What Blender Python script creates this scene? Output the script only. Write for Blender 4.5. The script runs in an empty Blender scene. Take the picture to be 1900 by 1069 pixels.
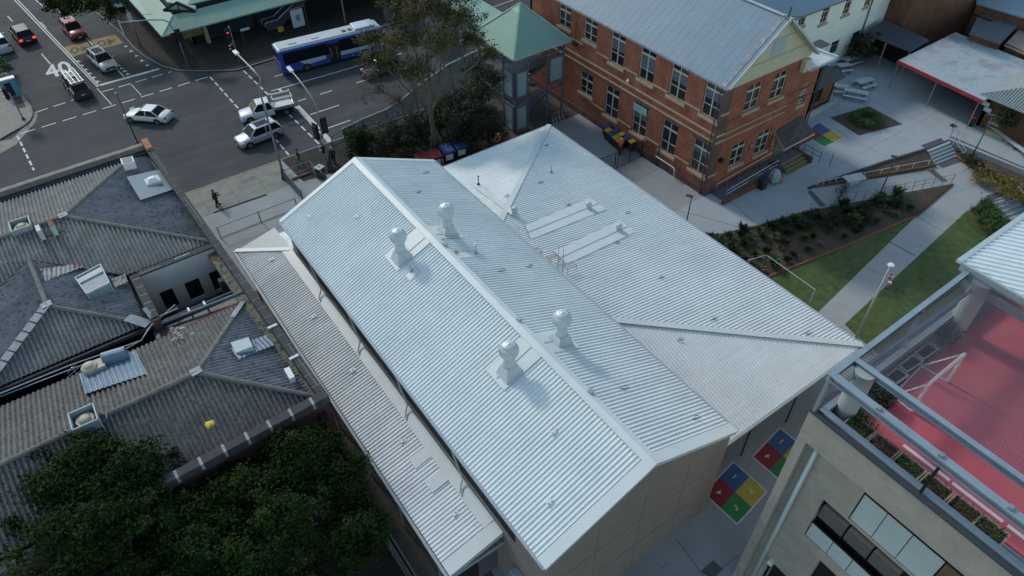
import bpy, bmesh, math, random
from mathutils import Vector, Matrix
from math import sin, cos, pi, radians, sqrt
random.seed(7)
S = bpy.context.scene
COL = S.collection
# ------------------------------------------------------------------ camera
R_ = Vector((0.81543, -0.57873, -0.01179)); U_ = Vector((0.41000, 0.56308, 0.71752)); F_ = Vector((0.40862, 0.58992, -0.69644))
CAM = Vector((-8.792, -10.509, 38.0)); FPX = 1323.245
cd = bpy.data.cameras.new('camera'); cam = bpy.data.objects.new('camera', cd); COL.objects.link(cam)
m = Matrix((R_, U_, -F_)).transposed().to_4x4(); m.translation = CAM
cam.matrix_world = m
cd.sensor_width = 36; cd.lens = 36 * FPX / 1900; cd.clip_end = 2000; cd.clip_start = 0.5
S.camera = cam
# ------------------------------------------------------------------ light
SUN = Vector((-0.12, 1.0, 0.76)).normalized()
el = math.asin(SUN.z); az = math.atan2(SUN.x, SUN.y)
W = bpy.data.worlds.new("World"); S.world = W; W.use_nodes = True
nt = W.node_tree; bg = nt.nodes['Background']
sky = nt.nodes.new('ShaderNodeTexSky'); sky.sky_type = 'NISHITA'; sky.sun_disc = False
sky.sun_elevation = el; sky.sun_rotation = az; sky.air_density = 1.0; sky.dust_density = 0.4; sky.ozone_density = 1.0
tint = nt.nodes.new('ShaderNodeMix'); tint.data_type = 'RGBA'; tint.blend_type = 'MULTIPLY'; tint.inputs[0].default_value = 1; tint.inputs[7].default_value = (1.0, 0.99, 0.80, 1)
nt.links.new(sky.outputs[0], tint.inputs[6]); nt.links.new(tint.outputs[2], bg.inputs[0]); bg.inputs[1].default_value = 0.15
sl = bpy.data.lights.new('sun', 'SUN'); so = bpy.data.objects.new('sun', sl); COL.objects.link(so)
sl.energy = 1.1; sl.angle = radians(7); sl.color = (1.0, 0.96, 0.86)
so.rotation_euler = SUN.to_track_quat('Z', 'Y').to_euler()
S.view_settings.view_transform = 'Standard'; S.view_settings.look = 'None'; S.view_settings.exposure = 0.58; S.view_settings.gamma = 1
# ------------------------------------------------------------------ helpers
def ray(px, py): return F_ + R_ * ((px - 950) / FPX) + U_ * ((534.5 - py) / FPX)
def g(px, py, z=0.0):
    d = ray(px, py); return CAM + d * ((z - CAM.z) / d.z)
def gx(px, py, x):
    d = ray(px, py); return CAM + d * ((x - CAM.x) / d.x)
def gy(px, py, y):
    d = ray(px, py); return CAM + d * ((y - CAM.y) / d.y)
def gpl(px, py, P, n):
    d = ray(px, py); return CAM + d * ((P - CAM).dot(n) / d.dot(n))
def V(*a): return Vector(a)

def mat(name, col, rough=0.8, metal=0.0, amt=0.18, scale=1.5, bump=0.0, bscale=40, spec=0.5, spot=None, island=0.0, alpha=1.0, emit=0, streak=None):
    M = bpy.data.materials.new(name); M.use_nodes = True; t = M.node_tree; b = t.nodes['Principled BSDF']
    b.inputs['Roughness'].default_value = rough; b.inputs['Metallic'].default_value = metal
    b.inputs['Specular IOR Level'].default_value = spec
    tc = t.nodes.new('ShaderNodeTexCoord')
    out = None
    def mixc(a, bb, fac, blend='MIX'):
        x = t.nodes.new('ShaderNodeMix'); x.data_type = 'RGBA'; x.blend_type = blend
        for s, v in ((6, a), (7, bb)):
            if hasattr(v, 'is_output'): t.links.new(v, x.inputs[s])
            else: x.inputs[s].default_value = (*v, 1)
        if hasattr(fac, 'is_output'): t.links.new(fac, x.inputs[0])
        else: x.inputs[0].default_value = fac
        return x.outputs[2]
    n1 = t.nodes.new('ShaderNodeTexNoise'); n1.inputs['Scale'].default_value = scale; n1.inputs['Detail'].default_value = 8; n1.inputs['Roughness'].default_value = 0.62
    t.links.new(tc.outputs['Object'], n1.inputs['Vector'])
    mr = t.nodes.new('ShaderNodeMapRange'); mr.inputs[1].default_value = 0.3; mr.inputs[2].default_value = 0.7
    t.links.new(n1.outputs[0], mr.inputs[0])
    lo = tuple(c * (1 - amt) for c in col); hi = tuple(min(1, c * (1 + amt)) for c in col)
    out = mixc(lo, hi, mr.outputs[0])
    if spot:
        for (sc, th, wd, scol, f) in spot:
            n2 = t.nodes.new('ShaderNodeTexNoise'); n2.inputs['Scale'].default_value = sc; n2.inputs['Detail'].default_value = 5
            t.links.new(tc.outputs['Object'], n2.inputs['Vector'])
            m2 = t.nodes.new('ShaderNodeMapRange'); m2.inputs[1].default_value = th; m2.inputs[2].default_value = th + wd; m2.inputs[4].default_value = f
            t.links.new(n2.outputs[0], m2.inputs[0])
            out = mixc(out, scol, m2.outputs[0])
    if streak:
        mp = t.nodes.new('ShaderNodeMapping'); mp.inputs['Scale'].default_value = (streak[0], streak[1], 1); t.links.new(tc.outputs['Object'], mp.inputs[0])
        n4 = t.nodes.new('ShaderNodeTexNoise'); n4.inputs['Scale'].default_value = 1; n4.inputs['Detail'].default_value = 6; t.links.new(mp.outputs[0], n4.inputs['Vector'])
        m4 = t.nodes.new('ShaderNodeMapRange'); m4.inputs[1].default_value = .35; m4.inputs[2].default_value = .65; m4.inputs[3].default_value = 1 - streak[2]; m4.inputs[4].default_value = 1 + streak[2]
        t.links.new(n4.outputs[0], m4.inputs[0]); v4 = t.nodes.new('ShaderNodeVectorMath'); v4.operation = 'SCALE'; t.links.new(out, v4.inputs[0]); t.links.new(m4.outputs[0], v4.inputs['Scale']); out = v4.outputs[0]
    if island:
        gm = t.nodes.new('ShaderNodeNewGeometry'); m3 = t.nodes.new('ShaderNodeMapRange'); m3.inputs[3].default_value = 1 - island; m3.inputs[4].default_value = 1 + island
        t.links.new(gm.outputs['Random Per Island'], m3.inputs[0])
        vm = t.nodes.new('ShaderNodeVectorMath'); vm.operation = 'SCALE'
        t.links.new(out, vm.inputs[0]); t.links.new(m3.outputs[0], vm.inputs['Scale']); out = vm.outputs[0]
    t.links.new(out, b.inputs['Base Color'])
    if bump:
        nb = t.nodes.new('ShaderNodeTexNoise'); nb.inputs['Scale'].default_value = bscale; nb.inputs['Detail'].default_value = 4
        t.links.new(tc.outputs['Object'], nb.inputs['Vector'])
        bm = t.nodes.new('ShaderNodeBump'); bm.inputs['Strength'].default_value = bump; bm.inputs['Distance'].default_value = 0.05
        t.links.new(nb.outputs[0], bm.inputs['Height']); t.links.new(bm.outputs[0], b.inputs['Normal'])
    if alpha < 1:
        b.inputs['Alpha'].default_value = alpha
    if emit:
        b.inputs['Emission Color'].default_value = (*col, 1); b.inputs['Emission Strength'].default_value = emit
    M['_o'] = 1
    return M

def brickmat(name, c1, c2, mortar, bw=0.23, bh=0.086, ms=0.012, var=0.5, stain=0.35):
    M = bpy.data.materials.new(name); M.use_nodes = True; t = M.node_tree; b = t.nodes['Principled BSDF']; b.inputs['Roughness'].default_value = 0.9
    b.inputs['Specular IOR Level'].default_value = 0.2
    tc = t.nodes.new('ShaderNodeTexCoord'); sp = t.nodes.new('ShaderNodeSeparateXYZ'); ad = t.nodes.new('ShaderNodeMath'); cb = t.nodes.new('ShaderNodeCombineXYZ')
    t.links.new(tc.outputs['Object'], sp.inputs[0]); t.links.new(sp.outputs[0], ad.inputs[0]); t.links.new(sp.outputs[1], ad.inputs[1])
    t.links.new(ad.outputs[0], cb.inputs[0]); t.links.new(sp.outputs[2], cb.inputs[1])
    bt = t.nodes.new('ShaderNodeTexBrick'); bt.inputs['Scale'].default_value = 1; bt.inputs['Brick Width'].default_value = bw; bt.inputs['Row Height'].default_value = bh
    bt.inputs['Mortar Size'].default_value = ms; bt.inputs['Color1'].default_value = (*c1, 1); bt.inputs['Color2'].default_value = (*c2, 1); bt.inputs['Mortar'].default_value = (*mortar, 1)
    t.links.new(cb.outputs[0], bt.inputs['Vector'])
    n = t.nodes.new('ShaderNodeTexNoise'); n.inputs['Scale'].default_value = 0.8; n.inputs['Detail'].default_value = 9; n.inputs['Roughness'].default_value = 0.7
    t.links.new(tc.outputs['Object'], n.inputs['Vector'])
    mr = t.nodes.new('ShaderNodeMapRange'); mr.inputs[1].default_value = 0.3; mr.inputs[2].default_value = 0.7; mr.inputs[3].default_value = 1 - stain; mr.inputs[4].default_value = 1 + stain * 0.6
    t.links.new(n.outputs[0], mr.inputs[0])
    vm = t.nodes.new('ShaderNodeVectorMath'); vm.operation = 'SCALE'; t.links.new(bt.outputs[0], vm.inputs[0]); t.links.new(mr.outputs[0], vm.inputs['Scale'])
    t.links.new(vm.outputs[0], b.inputs['Base Color'])
    return M

SPLIT = {'hip_capping', 'soaker_sheet', 'torn_lead_flashing', 'mortar_lines', 'coping_joints', 'well_mortar_lines', 'pale_bracket', 'beam_cleat', 'hip_flashing', 'sheet_seam', 'sheet_rib', 'gutter', 'awning_edge', 'court_line', 'well_ledge', 'conduit_pipe', 'gable_rail', 'timber_bracket', 'post', 'ridge_capping', 'roof_edge_capping', 'valley_gutter', 'sandstone_band', 'rail', 'tray_side', 'rack_board', 'door_rail', 'side_window', 'pier', 'window_mullion', 'party_wall', 'low_wall', 'side_panel', 'corner_post'}
class MB:
    def __init__(s): s.v = []; s.f = []
    def add(s, vs, fs):
        o = len(s.v); s.v += [Vector(x) for x in vs]; s.f += [tuple(i + o for i in f) for f in fs]; return s
    def poly(s, pts): return s.add(pts, [tuple(range(len(pts)))])
    def box(s, a, b):
        x0, y0, z0 = [min(a[i], b[i]) for i in range(3)]; x1, y1, z1 = [max(a[i], b[i]) for i in range(3)]
        return s.add([(x0, y0, z0), (x1, y0, z0), (x1, y1, z0), (x0, y1, z0), (x0, y0, z1), (x1, y0, z1), (x1, y1, z1), (x0, y1, z1)],
                     [(3, 2, 1, 0), (4, 5, 6, 7), (0, 1, 5, 4), (1, 2, 6, 5), (2, 3, 7, 6), (3, 0, 4, 7)])
    def hexa(s, lo, hi):  # lo, hi: 4 pts each
        return s.add(list(lo) + list(hi), [(3, 2, 1, 0), (4, 5, 6, 7), (0, 1, 5, 4), (1, 2, 6, 5), (2, 3, 7, 6), (3, 0, 4, 7)])
    def prism(s, pts, z0):  # pts 3D tops (their own z) or 2D+z ; extruded to z0
        n = len(pts); P = [Vector(p) for p in pts]
        a = sum(P[i].x * P[(i + 1) % n].y - P[(i + 1) % n].x * P[i].y for i in range(n))
        if a < 0: P.reverse()
        return s.add(P + [Vector((p.x, p.y, z0)) for p in P], [tuple(range(n)), tuple(reversed(range(n, 2 * n)))] + [(i + n, (i + 1) % n + n, (i + 1) % n, i) for i in range(n)])
    def bar(s, p0, p1, w, h=None, up=None):  # rectangular bar
        h = h or w; p0 = Vector(p0); p1 = Vector(p1); d = (p1 - p0).normalized()
        up = Vector(up) if up else (Vector((0, 0, 1)) if abs(d.z) < 0.95 else Vector((0, 1, 0)))
        r = d.cross(up).normalized(); u = r.cross(d)
        q = [r * (-w / 2) + u * (-h / 2), r * (w / 2) + u * (-h / 2), r * (w / 2) + u * (h / 2), r * (-w / 2) + u * (h / 2)]
        return s.add([p0 + x for x in q] + [p1 + x for x in q], [(0, 1, 2, 3), (7, 6, 5, 4), (4, 5, 1, 0), (5, 6, 2, 1), (6, 7, 3, 2), (7, 4, 0, 3)])
    def tube(s, p0, p1, r, r1=None, n=8, cap=True):
        return s.path([p0, p1], [r, r if r1 is None else r1], n, cap)
    def path(s, pts, r, n=8, cap=True):
        P = [Vector(p) for p in pts]; R = r if isinstance(r, (list, tuple)) else [r] * len(P)
        vs = []; prev = None
        for i, p in enumerate(P):
            d = (P[min(i + 1, len(P) - 1)] - P[max(i - 1, 0)]).normalized()
            if prev is None:
                a = d.cross(Vector((0, 0, 1)));
                if a.length < 0.1: a = d.cross(Vector((0, 1, 0)))
                a.normalize()
            else:
                a = prev - d * prev.dot(d)
                if a.length < 1e-4: a = d.orthogonal()
                a.normalize()
            prev = a; b = d.cross(a)
            for k in range(n): vs.append(p + (a * cos(2 * pi * k / n) + b * sin(2 * pi * k / n)) * R[i])
        fs = [(i * n + k, i * n + (k + 1) % n, (i + 1) * n + (k + 1) % n, (i + 1) * n + k) for i in range(len(P) - 1) for k in range(n)]
        if cap: fs += [tuple(reversed(range(n))), tuple(range((len(P) - 1) * n, len(P) * n))]
        return s.add(vs, fs)
    def lathe(s, c, prof, n=20, fn=None, sq=False):
        c = Vector(c); vs = []
        for (r, z) in prof:
            for k in range(n):
                a = 2 * pi * k / n; rr = r * (fn(k, z) if fn else 1)
                vs.append(c + Vector((rr * cos(a), rr * sin(a), z)))
        m_ = len(prof)
        fs = [(i * n + k, i * n + (k + 1) % n, (i + 1) * n + (k + 1) % n, (i + 1) * n + k) for i in range(m_ - 1) for k in range(n)]
        fs += [tuple(reversed(range(n))), tuple(range((m_ - 1) * n, m_ * n))]
        return s.add(vs, fs)
    def build(s, name, material, parent=None, local=False, smooth=False, bevel=0):
        if name in SPLIT:
            par = list(range(len(s.v)))
            def fd(i):
                while par[i] != i: par[i] = par[par[i]]; i = par[i]
                return i
            for f in s.f:
                for i in f[1:]: par[fd(i)] = fd(f[0])
            gr_ = {}
            for f in s.f: gr_.setdefault(fd(f[0]), []).append(f)
            if 1 < len(gr_) <= 100:
                for k, fs in gr_.items():
                    ix = sorted({i for f in fs for i in f}); mp = {a: b for b, a in enumerate(ix)}; q = MB(); q.v = [s.v[i] for i in ix]; q.f = [tuple(mp[i] for i in f) for f in fs]; o = q.build1(name, material, parent, local, smooth, bevel)
                return o
        return s.build1(name, material, parent, local, smooth, bevel)
    def build1(s, name, material, parent=None, local=False, smooth=False, bevel=0):
        me = bpy.data.meshes.new(name); off = Vector((0, 0, 0))
        if parent is not None and not local:
            q = parent
            while q is not None: off += q.location; q = q.parent
        me.from_pydata([tuple(x - off) for x in s.v], [], s.f); me.update()
        me.materials.append(material)
        if smooth:
            for p in me.polygons: p.use_smooth = True
        o = bpy.data.objects.new(name, me); COL.objects.link(o)
        if parent is not None: o.parent = parent
        if bevel:
            b = o.modifiers.new('bevel', 'BEVEL'); b.width = bevel; b.segments = 2; b.limit_method = 'ANGLE'
        return o

def tag(o, label=None, cat=None, group=None, kind=None):
    if label: o['label'] = label
    if cat: o['category'] = cat
    if group: o['group'] = group
    if kind: o['kind'] = kind
    return o
def thing(name, label, cat, loc=(0, 0, 0), rz=0, group=None):
    o = bpy.data.objects.new(name, None); COL.objects.link(o); o.location = loc; o.rotation_euler = (0, 0, rz); o.empty_display_size = 0.2
    return tag(o, label, cat, group)
def struct(name, mb, m, label=None):
    o = mb.build(name, m); o['kind'] = 'structure'
    if label: o['label'] = label
    return o
def copy_tree(o, parent=None):
    c = o.copy(); COL.objects.link(c); c.parent = parent
    for ch in [x for x in bpy.data.objects if x.parent == o]: copy_tree(ch, c)
    return c

def corr(mb, P, e, pitch, prof, lift=0.0):
    """sheet of ribs/waves on a planar convex polygon; e = direction across the ribs"""
    P = [Vector(p) for p in P]; n = Vector((0, 0, 0))
    for i in range(len(P)): n += (P[i] - P[0]).cross(P[(i + 1) % len(P)] - P[0])
    n.normalize()
    if n.z < 0: n = -n
    e = Vector(e); e = (e - n * e.dot(n)).normalized(); d = n.cross(e)
    Q = [((p - P[0]).dot(e), (p - P[0]).dot(d)) for p in P]
    s0 = min(q[0] for q in Q); s1 = max(q[0] for q in Q)
    xs = []
    k = math.floor(s0 / pitch)
    while k * pitch <= s1:
        for (f, h) in prof:
            x = (k + f) * pitch
            if s0 < x < s1: xs.append((x, h))
        k += 1
    def hh(x):
        f = (x / pitch) % 1; pr = list(prof) + [(1 + prof[0][0], prof[0][1])]
        for (a, ha), (b, hb) in zip(pr, pr[1:]):
            if a <= f <= b: return ha + (hb - ha) * (f - a) / max(1e-6, b - a)
        return 0
    for q in Q: xs.append((min(max(q[0], s0 + 1e-4), s1 - 1e-4), hh(q[0])))
    xs.sort()
    vs = []; fs = []
    for (x, h) in xs:
        ts = []
        for i in range(len(Q)):
            (ax, at), (bx, bt) = Q[i], Q[(i + 1) % len(Q)]
            if (ax - x) * (bx - x) <= 0 and abs(ax - bx) > 1e-9: ts.append(at + (bt - at) * (x - ax) / (bx - ax))
        if len(ts) < 2: continue
        for tt in (min(ts), max(ts)): vs.append(P[0] + e * x + d * tt + n * (h + lift))
    for i in range(len(vs) // 2 - 1): fs.append((2 * i, 2 * i + 2, 2 * i + 3, 2 * i + 1))
    mb.add(vs, fs)

def wall(mb, p, q, z0, z1, th, ops=(), inward=None):
    """vertical wall from p to q (2D); thickness th on the inward side; ops = (s0,s1,z0,z1) along p->q"""
    p = Vector((p[0], p[1], 0)); q = Vector((q[0], q[1], 0)); L = (q - p).length; d = (q - p) / L
    n = Vector((-d.y, d.x, 0)) * (1 if inward is None or inward > 0 else -1)   # inward direction
    S_ = sorted(set([0, L] + [max(0, min(L, a)) for o in ops for a in o[:2]])); Z = sorted(set([z0, z1] + [max(z0, min(z1, a)) for o in ops for a in o[2:4]]))
    def inside(s, z): return any(o[0] < s < o[1] and o[2] < z < o[3] for o in ops)
    def pt(s, z, t): return p + d * s + n * t + Vector((0, 0, z))
    for i in range(len(S_) - 1):
        for j in range(len(Z) - 1):
            if inside((S_[i] + S_[i + 1]) / 2, (Z[j] + Z[j + 1]) / 2): continue
            for t in (0, th): mb.poly([pt(S_[i], Z[j], t), pt(S_[i + 1], Z[j], t), pt(S_[i + 1], Z[j + 1], t), pt(S_[i], Z[j + 1], t)])
    for (a, b, c, e) in [o[:4] for o in ops] + [(0, L, z0, z1)]:
        for (s_, z_, s2, z2) in ((a, c, b, c), (a, e, b, e), (a, c, a, e), (b, c, b, e)):
            mb.poly([pt(s_, z_, 0), pt(s2, z2, 0), pt(s2, z2, th), pt(s_, z_, th)])
    return mb

def text_mesh(txt, size, origin, xdir, ydir, m, name, parent=None, thick=0.0, stretch=1.0):
    cu = bpy.data.curves.new(name, 'FONT'); cu.body = txt; cu.size = size; cu.align_x = 'CENTER'; cu.align_y = 'CENTER'; cu.extrude = thick; cu.offset = 0.02 * size
    t = bpy.data.objects.new(name, cu); COL.objects.link(t)
    dg = bpy.context.evaluated_depsgraph_get(); me = bpy.data.meshes.new_from_object(t.evaluated_get(dg))
    bpy.data.objects.remove(t); X = Vector(xdir).normalized(); Y = Vector(ydir).normalized(); Z = X.cross(Y)
    mb = MB(); mb.add([Vector(origin) + X * v.co.x + Y * v.co.y * stretch + Z * v.co.z for v in me.vertices], [tuple(p.vertices) for p in me.polygons])
    return mb.build(name, m, parent)

# ------------------------------------------------------------------ materials
ASPH = mat('asphalt', (0.052, 0.054, 0.060), 0.9, streak=(.05, .9, .13), amt=0.22, scale=0.35, bump=0.3, bscale=25, spot=[(0.12, 0.5, 0.25, (0.036, 0.038, 0.043), 0.7), (1.2, 0.66, 0.1, (0.085, 0.085, 0.085), 0.35), (9, 0.6, 0.2, (0.09, 0.09, 0.095), 0.4)])
ASPH2 = mat('asphalt_patch', (0.040, 0.038, 0.036), 0.9, amt=0.2, scale=1.2)
LINE = mat('road_paint', (0.55, 0.57, 0.58), 0.7, amt=0.15, scale=3, spot=[(6, 0.62, 0.1, (0.2, 0.2, 0.2), 0.7)])
YPAINT = mat('yellow_paint', (0.26, 0.18, 0.065), 0.8, amt=0.2, scale=2, spot=[(4, 0.6, 0.1, (0.15, 0.12, 0.06), 0.6)])
BLKPAINT = mat('black_paint', (0.05, 0.045, 0.03), 0.8, spot=[(3, 0.55, 0.1, (0.3, 0.2, 0.06), 0.6)])
CONC = mat('concrete', (0.30, 0.315, 0.33), 0.9, amt=0.12, scale=0.5, bump=0.15, spot=[(0.25, 0.52, 0.2, (0.235, 0.24, 0.245), 0.6), (3, 0.64, 0.1, (0.2, 0.2, 0.2), 0.35)])
CONCY = mat('yard_concrete', (0.35, 0.39, 0.42), 0.9, amt=0.07, scale=0.6, bump=0.15, spot=[(0.2, 0.5, 0.3, (0.31, 0.335, 0.36), 0.6), (30, 0.6, 0.1, (0.25, 0.27, 0.29), 0.35)])
PATHC = mat('path_concrete', (0.34, 0.35, 0.36), 0.92, amt=0.08, scale=0.8, bump=0.2, spot=[(25, 0.55, 0.2, (0.2, 0.21, 0.22), 0.5)])
FOOT = mat('footpath_concrete', (0.24, 0.235, 0.21), 0.92, amt=0.16, scale=0.9, bump=0.2, spot=[(0.7, 0.55, 0.2, (0.16, 0.155, 0.14), 0.6)])
PAVER = brickmat('brown_pavers', (0.115, 0.078, 0.058), (0.085, 0.062, 0.050), (0.05, 0.045, 0.04), 0.23, 0.115, 0.008)
PAVER2 = mat('light_pavers', (0.27, 0.25, 0.21), 0.9, amt=0.2, scale=1.2)
KERB = mat('kerb_concrete', (0.21, 0.21, 0.20), 0.9, amt=0.2, scale=2)
TACT = mat('tactile_strip', (0.085, 0.085, 0.10), 0.8, amt=0.1)
GRASS = mat('turf', (0.068, 0.104, 0.030), 0.95, amt=0.4, scale=1.6, bump=0.6, bscale=60, spot=[(18, 0.5, 0.25, (0.055, 0.07, 0.022), 0.5), (0.5, 0.5, 0.2, (0.10, 0.105, 0.04), 0.5)])
SOIL = mat('mulch', (0.085, 0.060, 0.045), 1, amt=0.4, scale=6, bump=1, bscale=30, spot=[(14, 0.58, 0.08, (0.19, 0.15, 0.12), 0.6), (0.6, 0.5, 0.2, (0.15, 0.105, 0.075), 0.5)])
SOILD = mat('dark_soil', (0.028, 0.024, 0.02), 1, amt=0.3, scale=3, bump=0.5)
RKERB = mat('brick_edging', (0.20, 0.085, 0.045), 0.9, amt=0.25, scale=4)
ROOFW = mat('steel_roof', (0.74, 0.775, 0.79), 0.72, streak=(.25, 3.5, .03), metal=0.0, amt=0.05, scale=0.35, spec=0.3, spot=[(0.3, 0.5, 0.2, (0.64, 0.695, 0.73), 0.5), (2.5, 0.62, 0.15, (0.55, 0.59, 0.62), 0.25)])
ROOFV = mat('verandah_roof', (0.79, 0.81, 0.82), 0.7, streak=(.4, 3.0, .06), amt=0.06, scale=0.35, spot=[(0.4, 0.5, 0.2, (0.62, 0.655, 0.68), 0.5)])
FLASH = mat('steel_flashing', (0.60, 0.645, 0.665), 0.45, amt=0.05, scale=0.6)
GUTTER = mat('grey_gutter', (0.33, 0.37, 0.41), 0.5, amt=0.1)
GALV = mat('galvanised_steel', (0.42, 0.45, 0.48), 0.35, metal=0.75, amt=0.12, scale=2)
TURB = mat('turbine_aluminium', (0.56, 0.61, 0.65), 0.42, metal=0.25, amt=0.06)
VENTP = mat('vent_paint', (0.52, 0.57, 0.60), 0.5, amt=0.06)
BEIGE = mat('beige_render', (0.27, 0.22, 0.20), 0.9, amt=0.10, scale=0.7, bump=0.1)
BEIGEB = brickmat('beige_brick', (0.385, 0.345, 0.31), (0.34, 0.305, 0.275), (0.40, 0.37, 0.34), 0.23, 0.086, 0.012, stain=0.2)
BLUEW = mat('dark_blue_cladding', (0.09, 0.10, 0.14), 0.8)  # even dark blue-grey for the verandah wall
DARK = mat('dark_opening', (0.012, 0.012, 0.014), 0.9)
OLDR = mat('old_cement_roof', (0.25, 0.25, 0.25), 0.97, amt=0.25, scale=1.1, bump=0.4, bscale=12, spec=0.2, spot=[(0.25, 0.5, 0.2, (0.2, 0.205, 0.215), 0.7), (2.2, 0.52, 0.15, (0.13, 0.135, 0.145), 0.6), (7, 0.58, 0.08, (0.08, 0.08, 0.08), 0.7), (9, 0.66, 0.05, (0.36, 0.34, 0.31), 0.6)])
OLDR2 = mat('mossy_cement_roof', (0.178, 0.172, 0.172), 0.97, amt=0.28, scale=1.0, bump=0.5, bscale=12, spec=0.2, spot=[(0.3, 0.5, 0.2, (0.2, 0.19, 0.18), 0.7), (2.2, 0.5, 0.15, (0.14, 0.13, 0.125), 0.65), (6, 0.56, 0.07, (0.07, 0.065, 0.06), 0.75), (10, 0.63, 0.05, (0.42, 0.38, 0.32), 0.7)])
OLDR3 = mat('blue_grey_cement_roof', (0.26, 0.26, 0.275), 0.97, amt=0.25, scale=1.2, bump=0.4, bscale=12, spec=0.2, spot=[(0.5, 0.5, 0.2, (0.18, 0.18, 0.19), 0.7), (4, 0.55, 0.1, (0.11, 0.095, 0.095), 0.7), (8, 0.65, 0.05, (0.27, 0.27, 0.27), 0.6)])
OLDCAP = mat('ridge_capping', (0.17, 0.165, 0.155), 0.95, amt=0.3, scale=2)
COPE = mat('dark_coping', (0.055, 0.055, 0.060), 0.9, amt=0.3, scale=2.5)
COPEL = mat('pale_coping', (0.26, 0.23, 0.20), 0.9, amt=0.25, scale=2)
MORT = mat('mortar_joint', (0.32, 0.32, 0.32), 0.9)
LICHEN = mat('lichen_gutter', (0.17, 0.18, 0.13), 1, amt=0.4, scale=4, spot=[(3, 0.5, 0.1, (0.05, 0.05, 0.045), 0.8)])
WHITEW = mat('whitewash', (0.60, 0.58, 0.57), 0.9, amt=0.12, scale=0.8)
DKBRICK = brickmat('dark_red_brick', (0.095, 0.042, 0.030), (0.075, 0.036, 0.028), (0.07, 0.05, 0.045))
REDBRICK = brickmat('red_brick', (0.40, 0.122, 0.068), (0.27, 0.088, 0.056), (0.27, 0.14, 0.10), stain=0.38)
REDBRICK2 = brickmat('brown_brick', (0.22, 0.095, 0.052), (0.17, 0.075, 0.045), (0.16, 0.10, 0.08), stain=0.3)
PURB = brickmat('purple_brick', (0.15, 0.085, 0.080), (0.12, 0.072, 0.07), (0.17, 0.12, 0.11), stain=0.3)
SAND = mat('sandstone', (0.42, 0.33, 0.23), 0.9, amt=0.15, scale=2)
CREAM = mat('cream_paint', (0.52, 0.49, 0.36), 0.7, amt=0.05)
CREAMW = mat('cream_render', (0.76, 0.78, 0.73), 0.85, amt=0.06, scale=0.5)
GLASS = mat('dark_glass', (0.018, 0.022, 0.035), 0.08, amt=0.3, scale=0.6, spec=0.8)
BLIND = mat('blue_blind', (0.10, 0.12, 0.17), 0.5, amt=0.3, scale=4)
BROOF = mat('blue_grey_roof', (0.145, 0.22, 0.30), 0.55, amt=0.08, scale=0.6, spot=[(1.5, 0.6, 0.15, (0.24, 0.29, 0.33), 0.5)])
BROOFD = mat('weathered_flashing', (0.23, 0.25, 0.28), 0.6, amt=0.3, scale=2)
SHING = mat('dark_shingle', (0.085, 0.082, 0.080), 0.9, amt=0.25, scale=3)
GREENR = mat('green_roof', (0.20, 0.33, 0.28), 0.6, amt=0.05, scale=1)
GREENR2 = mat('pale_green_fascia', (0.24, 0.38, 0.34), 0.6, amt=0.05, scale=1)
GREENG = mat('green_screen', (0.10, 0.17, 0.15), 0.4, amt=0.15, scale=1)
PANELG = mat('translucent_panel', (0.27, 0.36, 0.385), 0.35, amt=0.08, scale=1.5)
TSTEEL = mat('blue_grey_steel', (0.105, 0.12, 0.155), 0.5, amt=0.1)
POLEG = mat('pole_grey', (0.27, 0.29, 0.32), 0.5, metal=0.3, amt=0.1)
POLED = mat('pole_dark', (0.05, 0.055, 0.065), 0.5, amt=0.1)
BLACK = mat('black_plastic', (0.014, 0.015, 0.018), 0.5, amt=0.1)
WHITE = mat('white_paint', (0.72, 0.73, 0.74), 0.5, amt=0.04)
CREAMP = mat('evaporative_cream', (0.46, 0.41, 0.30), 0.6, amt=0.1)
CARGREY = mat('cooler_grey', (0.28, 0.32, 0.36), 0.6, amt=0.15, scale=2)
RUST = mat('rust', (0.25, 0.10, 0.045), 0.9, amt=0.4, scale=3)
TIN = mat('blue_tin', (0.15, 0.21, 0.28), 0.5, metal=0.2, amt=0.2, scale=1.5)
TINR = mat('patched_tin', (0.22, 0.25, 0.28), 0.6, metal=0.2, amt=0.35, scale=2, spot=[(2.2, 0.55, 0.06, (0.16, 0.045, 0.035), 0.9)])
LEAD = mat('torn_sheet', (0.25, 0.27, 0.30), 0.6, metal=0.0, amt=0.3, scale=3)
RED = mat('red_sign', (0.55, 0.03, 0.03), 0.5); BLUE = mat('court_blue', (0.055, 0.115, 0.27), 0.85, amt=0.12)
CRED = mat('court_red', (0.26, 0.028, 0.035), 0.85, amt=0.12); CGRN = mat('court_green', (0.035, 0.21, 0.06), 0.85, amt=0.12); CYEL = mat('court_yellow', (0.48, 0.36, 0.055), 0.85, amt=0.12)
COURT = mat('rubber_court', (0.62, 0.12, 0.16), 0.9, amt=0.08, scale=0.6, bump=0.3, spot=[(0.35, 0.52, 0.2, (0.60, 0.18, 0.15), 0.6), (2.5, 0.58, 0.1, (0.48, 0.13, 0.16), 0.35)])
BARK = mat('bark', (0.12, 0.10, 0.085), 0.95, amt=0.3, scale=3, bump=0.5)
BARKD = mat('dark_bark', (0.05, 0.04, 0.032), 0.95, amt=0.3, scale=3)
LEAFD = mat('ficus_leaf', (0.013, 0.030, 0.006), 0.75, amt=0.5, scale=0.7, island=0.5, spec=0.08, spot=[(0.45, 0.54, 0.16, (0.034, 0.062, 0.015), 0.75)])
LEAFO = mat('olive_leaf', (0.070, 0.066, 0.023), 0.7, amt=0.3, scale=0.8, island=0.45, spec=0.2)
LEAFB = mat('brown_leaf', (0.12, 0.082, 0.062), 0.8, amt=0.3, scale=0.8, island=0.4, spec=0.1)
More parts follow.
